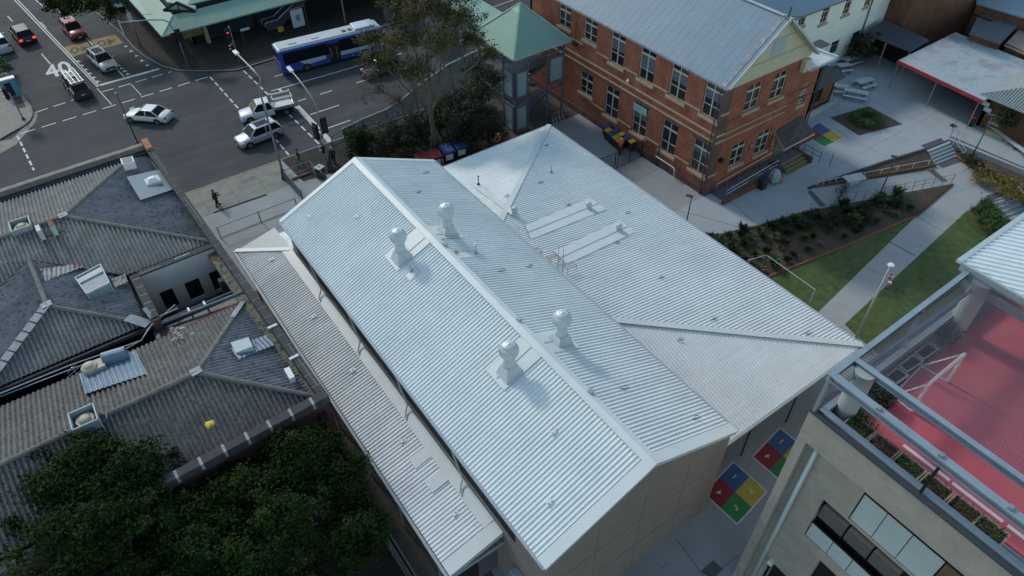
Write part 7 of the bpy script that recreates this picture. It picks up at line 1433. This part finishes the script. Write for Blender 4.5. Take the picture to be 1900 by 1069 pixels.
for ((x, y), k, rr), lb in zip(bl_, nm):
    P = g(1060 + x / s, 130 + y / s, 1.08); bin_((P.x, P.y, 0), pi / 2 * -1 + random.uniform(-.05, .05), BLIDB if k == 'B' else BLIDY, lb, .98, G1)
G2 = 'large bins under the trees by the hall'
for (x, y, lid, lb) in ((829, 276, BLIDB, 'large blue-lidded bin with a white sticker, left one of the blue pair'), (852, 267, BLIDB, 'large blue-lidded bin with a white sticker, right one of the blue pair'), (806, 286, BLIDR, 'large dark red-lidded bin touching the blue bins'), (783, 291, BLIDR, 'large dark red-lidded bin mostly hidden by the hall roof')):
    P = g(x, y, 1.2); bin_((P.x, P.y, 0), radians(-8), lid, lb, 2.0, G2, sticker=True, name='large_bin')
P = g(822, 304, .6); m_ = MB(); m_.tube(V(P.x, P.y, 0), V(P.x, P.y, 1.1), .07, n=8); tag(m_.build('bollard', mat('ochre_bollard', (0.30, 0.20, 0.06), 0.7)), 'short ochre bollard in front of the blue bins', 'bollard')
P = g(597, 330, 0); t = thing('litter_bin', 'square grey-topped litter bin at the crossing', 'bin', P, .4); b = MB(); b.box((-.3, -.3, 0), (.3, .3, 1.1)); b.build('body', BINB, t, local=True); b = MB(); b.box((-.36, -.36, 1.1), (.36, .36, 1.2)); b.build('top', mat('bin_top', (0.35, 0.36, 0.36), 0.5), t, local=True); b = MB(); b.tube(V(0, 0, 1.2), V(0, 0, 1.205), .1, n=10); b.build('opening', DARK, t, local=True)
# bikes stand behind the wing roof
for i in range(4):
    P = g(1026 + i * 6, 226 - i * 3, .3); t = thing('bicycle', 'parked bicycle by the stair tower, %s in the row' % ['first', 'second', 'third', 'last'][i], 'bicycle', (P.x, P.y, 0), radians(60), 'bicycles parked by the stair tower')
    for x in (-.5, .5):
        b = MB(); b.path([V(x + .32 * cos(a * pi / 8), 0, .34 + .32 * sin(a * pi / 8)) for a in range(17)], .02, 5); b.build('wheel', GALV, t, local=True)
    b = MB(); b.path([V(-.5, 0, .34), V(-.15, 0, .8), V(.4, 0, .85), V(.5, 0, .34)], .018, 5); b.path([V(-.15, 0, .8), V(0, 0, .35), V(.4, 0, .85)], .018, 5); b.path([V(.38, -.25, 1.0), V(.4, 0, .95), V(.38, .25, 1.0)], .015, 5); b.build('frame', GALV, t, local=True)
    b = MB(); b.box((-.28, -.07, .86), (-.02, .07, .92)); b.build('saddle', BLACK, t, local=True)
# ================================================================== VEHICLES
def paint(name, col, rough=.3, metal=.0): 
    M = mat(name, col, rough, metal, amt=.03, scale=1.0, spec=.5); b = M.node_tree.nodes['Principled BSDF']; b.inputs['Coat Weight'].default_value = .5 if sum(col) > 1 else .15; b.inputs['Coat Roughness'].default_value = .1; b.inputs['Specular IOR Level'].default_value = .5 if sum(col) > 1 else .25; return M
PW = paint('car_white', (0.62, 0.66, 0.70)); PS = paint('car_silver', (0.42, 0.46, 0.52), .3, .3); PB = paint('car_black', (0.012, 0.013, 0.016)); PR = paint('car_dark_red', (0.22, 0.012, 0.018)); PG = paint('car_gold', (0.46, 0.45, 0.41), .3, .2); PD = paint('ute_charcoal', (0.045, 0.048, 0.055))
SILL = mat('dark_trim', (0.02, 0.02, 0.022), 0.7)
def car(name, label, cat, C, head, L, Wd, H, P, kind='suv', lit=False, facing=None, sunroof=False, rails=False, rails_m=GALV):
    ang = math.atan2(head[1], head[0]); t = thing(name, label, cat, (C[0], C[1], RZ), ang, None); hw = Wd / 2; F = L / 2
    belt = H * (.60 if kind != 'sedan' else .62); hood = belt * .97
    if kind == 'sedan': st = [(F, .50, .78), (F - .12, .62, .90), (F - .5, .74, .97), (F - 1.35, belt * .99, 1), (F - 1.8, belt, 1), (-F + 1.15, belt + .03, 1), (-F + .55, belt + .04, .98), (-F + .08, belt - .03, .90), (-F, .62, .82)]; gh = [F - 1.35, F - 2.15, -F + 1.35, -F + .62]
    elif kind == 'suv': st = [(F, .55, .80), (F - .1, .78, .90), (F - .35, hood * .90, .96), (F - 1.15, hood, 1), (F - 1.6, belt, 1), (-F + .5, belt + .08, 1), (-F + .1, belt + .06, .95), (-F, .70, .88)]; gh = [F - 1.15, F - 1.85, -F + .55, -F + .14]
    else: st = [(F, .60, .82), (F - .1, .85, .92), (F - .4, hood * .92, .97), (F - 1.2, hood, 1), (F - 1.6, belt, 1), (F - 3.35, belt, 1), (F - 3.42, belt, .99)] + ([(-F + .1, belt, .98), (-F, belt - .05, .95)] if kind == 'ute' else []); gh = [F - 1.25, F - 1.9, F - 3.1, F - 3.38]
    b = MB(); vs = []; n = len(st)
    for (x, z, k) in st:
        h_ = hw * k
        half = [(0, z + .03), (h_ * .70, z + .01), (h_ * .93, z - .07), (h_, z - .24), (h_ * 1.0, max(.42, z * .5)), (h_ * .95, .26), (h_ * .6, .22), (0, .22)]
        ring = half + [(-y, zz) for y, zz in reversed(half[1:-1])]
        vs += [V(x, y, zz) for y, zz in ring]
    m = 14; fs = [(i * m + k, i * m + (k + 1) % m, (i + 1) * m + (k + 1) % m, (i + 1) * m + k) for i in range(n - 1) for k in range(m)] + [tuple(reversed(range(m))), tuple(range((n - 1) * m, n * m))]
    b.add(vs, fs)
    # pillars
    zt = H - .05; wb, wt = hw * .93, hw * .74
    for s_ in (-1, 1):
        for (xa, xb) in ((gh[0], gh[1]), (gh[3], gh[2])): b.bar(V(xa, s_ * wb, belt), V(xb, s_ * wt, zt), .07, .07)
        if kind in ('suv', 'sedan'): xm = (gh[1] + gh[2]) / 2 + .1; b.bar(V(xm, s_ * wb * 1.01, belt), V(xm - .05, s_ * wt * 1.02, zt), .08, .05)
        else: xm = gh[1] - .75; b.bar(V(xm, s_ * wb * 1.01, belt), V(xm - .03, s_ * wt * 1.02, zt), .08, .05)
    bo = b.build('body', P, t, local=True, smooth=False); bv = bo.modifiers.new('bevel', 'BEVEL'); bv.width = .05; bv.segments = 2; bv.angle_limit = radians(28)
    for p in bo.data.polygons: p.use_smooth = True
    e = bo.modifiers.new('es', 'EDGE_SPLIT'); e.split_angle = radians(48)
    q = MB(); q.hexa([V(gh[3] + .02, -wb, belt - .02), V(gh[0], -wb * .93, belt - .02), V(gh[0], wb * .93, belt - .02), V(gh[3] + .02, wb, belt - .02)], [V(gh[2], -wt, zt), V(gh[1], -wt * .97, zt), V(gh[1], wt * .97, zt), V(gh[2], wt, zt)]); q.build('windows', CGLASS, t, local=True)
    q = MB(); q.hexa([V(gh[2] - .06, -wt * 1.03, zt - .02), V(gh[1] + .05, -wt, zt - .02), V(gh[1] + .05, wt, zt - .02), V(gh[2] - .06, wt * 1.03, zt - .02)], [V(gh[2], -wt * .88, H), V(gh[1] - .1, -wt * .88, H), V(gh[1] - .1, wt * .88, H), V(gh[2], wt * .88, H)]); q.build('roof', P, t, local=True, bevel=.03)
    if sunroof: q = MB(); q.box((gh[2] + .55, -wt * .68, H), (gh[1] - .3, wt * .68, H + .012)); q.build('sunroof', CGLASS, t, local=True)
    if rails:
        for s_ in (-1, 1): q = MB(); q.path([V(gh[2] + .1, s_ * wt * .86, H), V(gh[2] + .25, s_ * wt * .86, H + .07), V(gh[1] - .3, s_ * wt * .86, H + .07), V(gh[1] - .15, s_ * wt * .86, H)], .022, 6); q.build('roof_rail', rails_m, t, local=True)
    R = .34 if kind != 'sedan' else .32
    for x in (F - .9, -F + .95):
        for s_ in (-1, 1):
            q = MB(); q.tube(V(x, s_ * (hw - .02), R), V(x, s_ * (hw + .004), R), R * 1.18, n=22); q.build('wheel_arch', SILL, t, local=True)
            w_ = MB(); w_.tube(V(x, s_ * (hw - .2), R), V(x, s_ * (hw + .03), R), R, n=22); wo = w_.build('wheel', TYRE, t, local=True)
            w_ = MB(); w_.tube(V(x, s_ * (hw + .025), R), V(x, s_ * (hw + .038), R), R * .64, n=16); w_.build('rim', RIM, wo, local=True)
            w_ = MB()
            for k in range(5): a = k * 2 * pi / 5; w_.bar(V(x, s_ * (hw + .042), R), V(x + cos(a) * R * .6, s_ * (hw + .042), R + sin(a) * R * .6), .05, .02, up=(0, 1, 0))
            w_.build('spokes', GALV, wo, local=True)
    q = MB(); q.box((-F + .3, -hw - .005, .24), (F - .3, hw + .005, .36)); q.build('sill_trim', SILL, t, local=True)
    for s_ in (-1, 1):
        q = MB(); q.hexa([V(F - .32, s_ * hw * .62, .60), V(F - .03, s_ * hw * .55, .60), V(F - .20, s_ * hw * .90, .60), V(F - .42, s_ * hw * .94, .60)], [V(F - .34, s_ * hw * .62, .78), V(F - .06, s_ * hw * .55, .74), V(F - .22, s_ * hw * .91, .76), V(F - .46, s_ * hw * .955, .80)]); q.build('headlight', HLAMP, t, local=True)
        zl = belt - (.28 if kind == 'suv' else .22); q = MB(); q.box((-F - .01, s_ * hw * .60, zl), (-F + .12, s_ * hw * .93, zl + .2)); q.build('tail_light', TLIT if lit else TLAMP, t, local=True)
        q = MB(); q.box((gh[0] - .35, s_ * (hw + .02), belt), (gh[0] - .2, s_ * (hw + .2), belt + .14)); q.build('wing_mirror', P, t, local=True, bevel=.03)
        q = MB()
        for xx in ((gh[1] + gh[2]) / 2 - .1, (gh[1] + gh[2]) / 2 - .95): q.box((xx, s_ * (hw + .002), belt - .2), (xx + .18, s_ * (hw + .02), belt - .165))
        q.build('door_handle', SILL if P in (PW, PS, PG) else GALV, t, local=True)
    q = MB(); q.box((F - .02, -hw * .5, .40), (F + .015, hw * .5, .66)); q.build('grille', SILL, t, local=True); q = MB(); q.box((F + .016, -.2, .36), (F + .03, .2, .47)); q.build('number_plate', PLATE, t, local=True)
    q = MB(); q.box((-F - .03, -.22, .62), (-F - .012, .22, .74)); q.build('number_plate', PLATE, t, local=True)
    return t, dict(F=F, hw=hw, belt=belt, H=H, gh=gh, wt=wt)
def place2(f, r, side, Wd, L):
    a = g(f[0], f[1], RZ); b = g(r[0], r[1], RZ); h = (a - b); h.z = 0; h.normalize(); n = V(-h.y, h.x, 0)   # n = left of heading
    c = (a + b) / 2 - n * (Wd / 2 - .05) * (1 if side == 'L' else -1); return c, h
c, h = place2((245, 228), (295, 232), 'L', 1.85, 4.7); car('sedan_car', 'white sedan turning alone across the junction', 'car', c, h, 4.75, 1.86, 1.42, PW, 'sedan')
c, h = place2((463, 277), (517, 256), 'L', 1.88, 4.5); car('suv_car', 'silver white SUV with a black sunroof nearest the pavement', 'car', c, h, 4.55, 1.88, 1.66, PS, 'suv', sunroof=True, rails=True)
c, h = place2((471, 228), (530, 214), 'L', 1.88, 5.4); t, d = car('tray_ute', 'white tray-back ute stopped above the silver SUV', 'ute', c, h, 5.5, 1.88, 1.72, PW, 'ute_tray')
F = d['F']; q = MB(); q.box((-F, -.98, .82), (F - 3.5, .98, .90)); q.build('tray_floor', GALV, t, local=True); q = MB()
for s_ in (-.98, .98): q.box((-F, s_ - .03, .9), (F - 3.5, s_ + .03, 1.14))
q.box((-F - .03, -.98, .9), (-F + .03, .98, 1.14)); q.build('tray_side', GALV, t, local=True)
q = MB()
for x in (-F + .05, F - 3.55):
    for s_ in (-.95, .95): q.bar((x, s_, .9), (x, s_, 1.8), .07, .07)
    q.bar((x, -.95, 1.8), (x, .95, 1.8), .08, .08)
q.build('rack_hoop', GALV, t, local=True); q = MB()
for s_ in (-.45, .75): q.box((-F, s_ - .17, 1.84), (F - 3.5, s_ + .17, 1.9))
q.build('rack_board', mat('rack_board', (0.33, 0.35, 0.30), 0.8), t, local=True)
q = MB(); q.box((-F + .1, -.55, .35), (F - 3.4, .55, .8)); q.build('chassis', SILL, t, local=True)
t, d = car('ladder_ute', 'dark grey ute with ladders on its roof rack driving away', 'ute', (-6.75, 74.7), (-.08, 1), 5.4, 1.9, 1.80, PD, 'ute', lit=False); F, H = d['F'], d['H']
q = MB(); q.box((-F + .05, -.8, d['belt'] + .02), (F - 3.45, .8, d['belt'] + .05)); q.build('tonneau', BLACK, t, local=True)
q = MB(); q.hexa([V(-F + .15, -.78, d['belt']), V(F - 3.45, -.78, d['belt']), V(F - 3.45, .78, d['belt']), V(-F + .15, .78, d['belt'])], [V(-F + .45, -.66, H - .08), V(F - 3.4, -.68, H - .04), V(F - 3.4, .68, H - .04), V(-F + .45, .66, H - .08)]); q.build('canopy', CGLASS, t, local=True)
for (y, w_) in ((-.42, .36), (.38, .4)):
    q = MB()
    for s_ in (-w_ / 2, w_ / 2): q.bar((-F + .3, y + s_, H + .16), (F - 1.3, y + s_, H + .16), .05, .08)
    for k in range(10): q.bar((-F + .5 + k * .36, y - w_ / 2, H + .16), (-F + .5 + k * .36, y + w_ / 2, H + .16), .035, .035)
    o = q.build('ladder', GALV, None); q = o; q.parent = None; o.location = t.location; o.rotation_euler = t.rotation_euler; tag(o, 'aluminium ladder strapped on the %s of the dark ute roof rack' % ('right side' if y < 0 else 'left side'), 'ladder', 'ladders on the dark ute')
q = MB()
for x in (-F + .7, -.3, F - 1.9): q.bar((x, -.72, H + .08), (x, .72, H + .08), .05, .05)
q.build('roof_rack', GALV, t, local=True)
car('suv_car', 'black SUV with lit red brake lights and roof rails driving away', 'car', (-9.25, 92.2), (-.12, 1), 4.75, 1.92, 1.74, PB, 'suv', lit=True, rails=True, rails_m=PALEP)
car('suv_car', 'dark red SUV facing the junction behind the yellow patches', 'car', (-3.95, 90.0), (.1, -1), 4.6, 1.86, 1.70, PR, 'suv', rails=True)
car('suv_car', 'pale gold SUV with a black sunroof waiting behind the stop line', 'car', (-3.0, 79.2), (.14, -1), 4.7, 1.88, 1.68, PG, 'suv', sunroof=True)
car('suv_car', 'silver people carrier cut by the left edge of the view', 'car', (-12.0, 91.4), (-.1, 1), 4.9, 1.95, 1.85, PS, 'suv')
car('suv_car', 'dark grey car half hidden behind the bare brown tree', 'car', (21.7, 58.6), (-1, -.03), 4.4, 1.8, 1.5, PD, 'suv')
# bus
BC = (18.7, 64.75); ba = radians(-5.5); bus = thing('city_bus', 'white and blue city bus standing along the far kerb', 'bus', (BC[0], BC[1], RZ), ba); L2, W2_, BH = 6.1, 1.25, 3.0
BBL = paint('bus_blue', (0.04, 0.085, 0.33)); BWH = paint('bus_white', (0.50, 0.58, 0.68)); BRF = mat('bus_roof', (0.46, 0.50, 0.52), .6, amt=.08, scale=1)
q = MB(); q.box((-L2, -W2_, .35), (L2, W2_, 1.55)); q.build('lower_body', BBL, bus, local=True, bevel=.06)
q = MB(); q.box((-L2 + .03, -W2_ + .01, 1.5), (L2 - .03, W2_ - .01, BH - .1)); q.build('upper_body', BBL, bus, local=True, bevel=.05)
q = MB(); q.hexa([V(-L2, -W2_ - .01, BH - .34), V(L2, -W2_ - .01, BH - .34), V(L2, W2_ + .01, BH - .34), V(-L2, W2_ + .01, BH - .34)], [V(-L2 + .15, -W2_ + .22, BH + .02), V(L2 - .15, -W2_ + .22, BH + .02), V(L2 - .15, W2_ - .22, BH + .02), V(-L2 + .15, W2_ - .22, BH + .02)]); q.build('roof_shoulder', BWH, bus, local=True, bevel=.08)
q = MB(); q.box((-L2 + .3, -W2_ + .3, BH + .02), (L2 - .35, W2_ - .3, BH + .10)); q.build('roof_panel', BRF, bus, local=True, bevel=.03)
q = MB(); q.box((3.0, -.9, BH + .1), (5.4, .9, BH + .32)); q.build('roof_pod', BWH, bus, local=True, bevel=.06)
for x in (-4.6, -2.0): q = MB(); q.box((x, -.4, BH + .1), (x + .9, .4, BH + .18)); q.build('roof_hatch', BRF, bus, local=True, bevel=.03)
for x in (1.6, 2.3): q = MB(); q.box((x, -.55, BH + .1), (x + .45, .0, BH + .15)); q.build('roof_vent', BLACK, bus, local=True)
q = MB(); q.box((-L2 + .45, -W2_ - .012, 1.35), (-.55, -W2_ + .02, 2.66)); q.box((.75, -W2_ - .012, 1.35), (L2 - .15, -W2_ + .02, 2.66)); q.box((-L2 + .5, W2_ - .02, 1.35), (L2 - .3, W2_ + .012, 2.5)); q.build('side_window', CGLASS, bus, local=True)
q = MB(); q.box((-.52, -W2_ - .015, .45), (.72, -W2_ + .02, 2.5)); q.build('door', DARK, bus, local=True); q = MB(); q.box((-.4, -W2_ - .02, .9), (-.2, -W2_ - .016, 2.0)); q.box((.3, -W2_ - .02, .7), (.45, -W2_ - .016, 2.1)); q.build('door_rail', mat('door_orange', (0.16, 0.09, 0.04), 0.6), bus, local=True)
q = MB(); q.poly([V(-4.0, -W2_ - .014, 1.36), V(-1.0, -W2_ - .014, 1.36), V(-1.0, -W2_ - .014, .95), V(-3.3, -W2_ - .014, .80)]); q.poly([V(.78, -W2_ - .014, 1.34), V(L2 - .1, -W2_ - .014, 1.34), V(L2 - .1, -W2_ - .014, .9), V(.78, -W2_ - .014, .9)]); q.build('white_side_stripe', BWH, bus, local=True)
q = MB(); q.box((-L2 - .012, -1.05, 1.7), (-L2 + .02, 1.05, 2.6)); q.box((L2 - .02, -1.1, 1.1), (L2 + .012, 1.1, 2.6)); q.build('end_window', CGLASS, bus, local=True)
for x in (-3.3, 3.6):
    for s_ in (-1, 1):
        w_ = MB(); w_.tube(V(x, s_ * (W2_ - .3), .48), V(x, s_ * (W2_ + .02), .48), .48, n=20); wo = w_.build('wheel', TYRE, bus, local=True); w_ = MB(); w_.tube(V(x, s_ * (W2_ + .02), .48), V(x, s_ * (W2_ + .035), .48), .26, n=14); w_.build('rim', RIM, wo, local=True)
for s_ in (-1, 1): q = MB(); q.box((-L2 - .02, s_ * 1.0 - .1, .8), (-L2 + .02, s_ * 1.0 + .1, 1.3)); q.build('tail_light', TLAMP, bus, local=True)
for s_ in (-1, 1): q = MB(); q.box((L2 - .1, s_ * 1.35 - .08, 1.9), (L2 + .12, s_ * 1.35 + .08, 2.3)); q.build('wing_mirror', BLACK, bus, local=True)

# ================================================================== PEOPLE
def skin_mesh(name, verts, edges, radii, m_, parent, sub=1):
    me = bpy.data.meshes.new(name); me.from_pydata(verts, edges, []); o = bpy.data.objects.new(name, me); COL.objects.link(o)
    sk = o.modifiers.new('Skin', 'SKIN'); sk.use_smooth_shade = True
    for i, r in enumerate(radii):
        sv = me.skin_vertices[0].data[i]; sv.radius = (r[0], r[1]) if isinstance(r, tuple) else (r, r); sv.use_root = (i == 0)
    ss = o.modifiers.new('Sub', 'SUBSURF'); ss.levels = sub; ss.render_levels = sub
    dg = bpy.context.evaluated_depsgraph_get(); nm = bpy.data.meshes.new_from_object(o.evaluated_get(dg)); bpy.data.objects.remove(o)
    nm.materials.clear(); nm.materials.append(m_); q = bpy.data.objects.new(name, nm); COL.objects.link(q); q.parent = parent; return q
def person(label, P, rz, topm, legm, hair=HAIR, stride=.25, h=1.72, reach=None, bag=False, bend=0.0, hat=None, topname='jacket'):
    t = thing('person', label, 'person', P, rz); s = h / 1.75   # faces +x
    hip = V(0, 0, .93) * s; bx = bend
    chest = V(.18 * bx, 0, 1.30) * s; neck = V(.30 * bx, 0, 1.48) * s; head = V(.02 + .38 * bx, 0, 1.62 - .04 * bx) * s; crown = V(.0 + .40 * bx, 0, 1.72 - .06 * bx) * s
    vs = [hip, V(0, 0, 1.1) * s + V(.08 * bx, 0, 0), chest, neck, head, crown]; ed = [(0, 1), (1, 2), (2, 3), (3, 4), (4, 5)]; rd = [(.15 * s, .11 * s), (.13 * s, .10 * s), (.17 * s, .11 * s), .055 * s, .095 * s, .07 * s]
    legs = []; arms = []
    for sd, st in ((1, stride), (-1, -stride)):
        i = len(vs); vs += [V(.02, sd * .10, .86) * s, V(st * .55 + .05, sd * .11, .48) * s, V(st * 1.0 - .02, sd * .11, .09) * s, V(st * 1.0 + .18, sd * .12, .04) * s]; ed += [(0, i), (i, i + 1), (i + 1, i + 2), (i + 2, i + 3)]; rd += [.095 * s, .065 * s, .042 * s, .035 * s]; legs.append(i)
        i = len(vs); sw = -st
        if reach: el, ha = V(.22 + .2 * bx, sd * .24, 1.14) * s, V(.50 + .2 * bx, sd * .17, 1.05) * s
        else: el, ha = V(sw * .35, sd * .27, 1.12) * s, V(sw * .9 + .06, sd * .26, .88) * s
        vs += [chest + V(0, sd * .19, .08) * s, el, ha]; ed += [(2, i), (i, i + 1), (i + 1, i + 2)]; rd += [.055 * s, .043 * s, .030 * s]; arms.append(i)
        d = (ha - el).normalized(); r = V(0, 1, 0); j = len(vs)
        vs.append(ha + d * .08 * s); ed.append((i + 2, j)); rd.append((.036 * s, .018 * s))
        for k in range(4): vs.append(ha + d * (.15 + .015 * (1 - abs(k - 1.4))) * s + r * (k - 1.5) * .022 * s + V(.01, 0, -.012) * s); ed.append((j, len(vs) - 1)); rd.append(.009 * s)
        vs.append(ha + d * .10 * s - r * sd * .045 * s); ed.append((j, len(vs) - 1)); rd.append(.010 * s)
    skin_mesh('body', vs, ed, rd, SKIN, t)
    jv = [vs[0] + V(0, 0, -.02), vs[1], vs[2], vs[3] - V(0, 0, .05)]; je = [(0, 1), (1, 2), (2, 3)]; jr = [(.20 * s, .16 * s), (.19 * s, .15 * s), (.225 * s, .16 * s), .085 * s]
    for i in arms: k = len(jv); jv += [vs[i], vs[i + 1], vs[i + 2] * 1.0]; je += [(2, k), (k, k + 1), (k + 1, k + 2)]; jr += [.09 * s, .075 * s, .055 * s]
    skin_mesh(topname, jv, je, jr, topm, t)
    lv = [vs[0]]; le = []; lr = [(.19 * s, .155 * s)]
    for i in legs: k = len(lv); lv += [vs[i], vs[i + 1], vs[i + 2]]; le += [(0, k), (k, k + 1), (k + 1, k + 2)]; lr += [.135 * s, .10 * s, .075 * s]
    skin_mesh('trousers', lv, le, lr, legm, t)
    for i in legs: q = MB(); a = vs[i + 2]; c = vs[i + 3]; q.bar(a + V(-.06, 0, -.05) * s, c + V(.06, 0, -.0) * s, .10 * s, .09 * s); q.build('shoe', BLACK, t, local=True, bevel=.02)
    q = MB(); q.lathe(head, [(.085 * s, -.02 * s), (.108 * s, .03 * s), (.104 * s, .08 * s), (.075 * s, .125 * s), (.001, .145 * s)], 14); q.v = [V(v.x - .018 * s, v.y, v.z) for v in q.v]; q.build('hat' if hat else 'hair', hat or hair, t, local=True, smooth=True)
    f = MB(); f.bar(head + V(.09, 0, -.005) * s, head + V(.115, 0, -.03) * s, .025 * s, .03 * s); f.build('nose', SKIN, t, local=True)
    f = MB()
    for sd in (-1, 1): f.tube(head + V(.088, sd * .035, .015) * s, head + V(.098, sd * .035, .015) * s, .010 * s, n=6)
    f.bar(head + V(.092, -.025, -.055) * s, head + V(.092, .025, -.055) * s, .01 * s, .01 * s); f.build('eyes_and_mouth', HAIR, t, local=True)
    if bag: f = MB(); f.box((-.30 * s, -.14 * s, 1.02 * s), (-.12 * s, .14 * s, 1.45 * s)); tag(f.build('backpack', BLACK, t, local=True, bevel=.05))
    return t
def pp_(x, y): p = g(x, y, .004); return (p.x, p.y, .004)
person('person in black clothes walking on the footpath, looking at something in the hands', pp_(404, 382), radians(10), CLK, CLK, stride=.16, reach=True)
person('person in a dark navy jacket and khaki trousers walking towards the crossing', pp_(557, 306), radians(150), CLN, CLT, stride=.24, h=1.78)
person('person in a black coat and pale hat standing at the signal pole', pp_(620, 302), radians(70), CLK, CLK, hat=mat('pale_hat', (0.5, 0.45, 0.4), .8), stride=.08, topname='coat')
person('shorter person in grey standing beside the litter bin at the crossing', pp_(612, 308), radians(100), CLG, CLK, stride=.1, h=1.6)
HEL = mat('white_helmet', (0.65, 0.65, 0.62), .5)
person('worker in orange hi-vis and white cap among the bushes by the far hip roof', pp_(927, 274), radians(200), HIVIS, CLN, hat=HEL, stride=.1, bend=.5, reach=True)
person('worker in an orange hi-vis top bending over the wheelie bins', (32.15, 30.45, .004), radians(30), HIVIS, CLN, hat=HEL, stride=.12, bend=.7, reach=True)
person('person in dark clothes waiting at the far signal pole', pp_(441, 112), radians(-60), CLK, CLK, stride=.08)
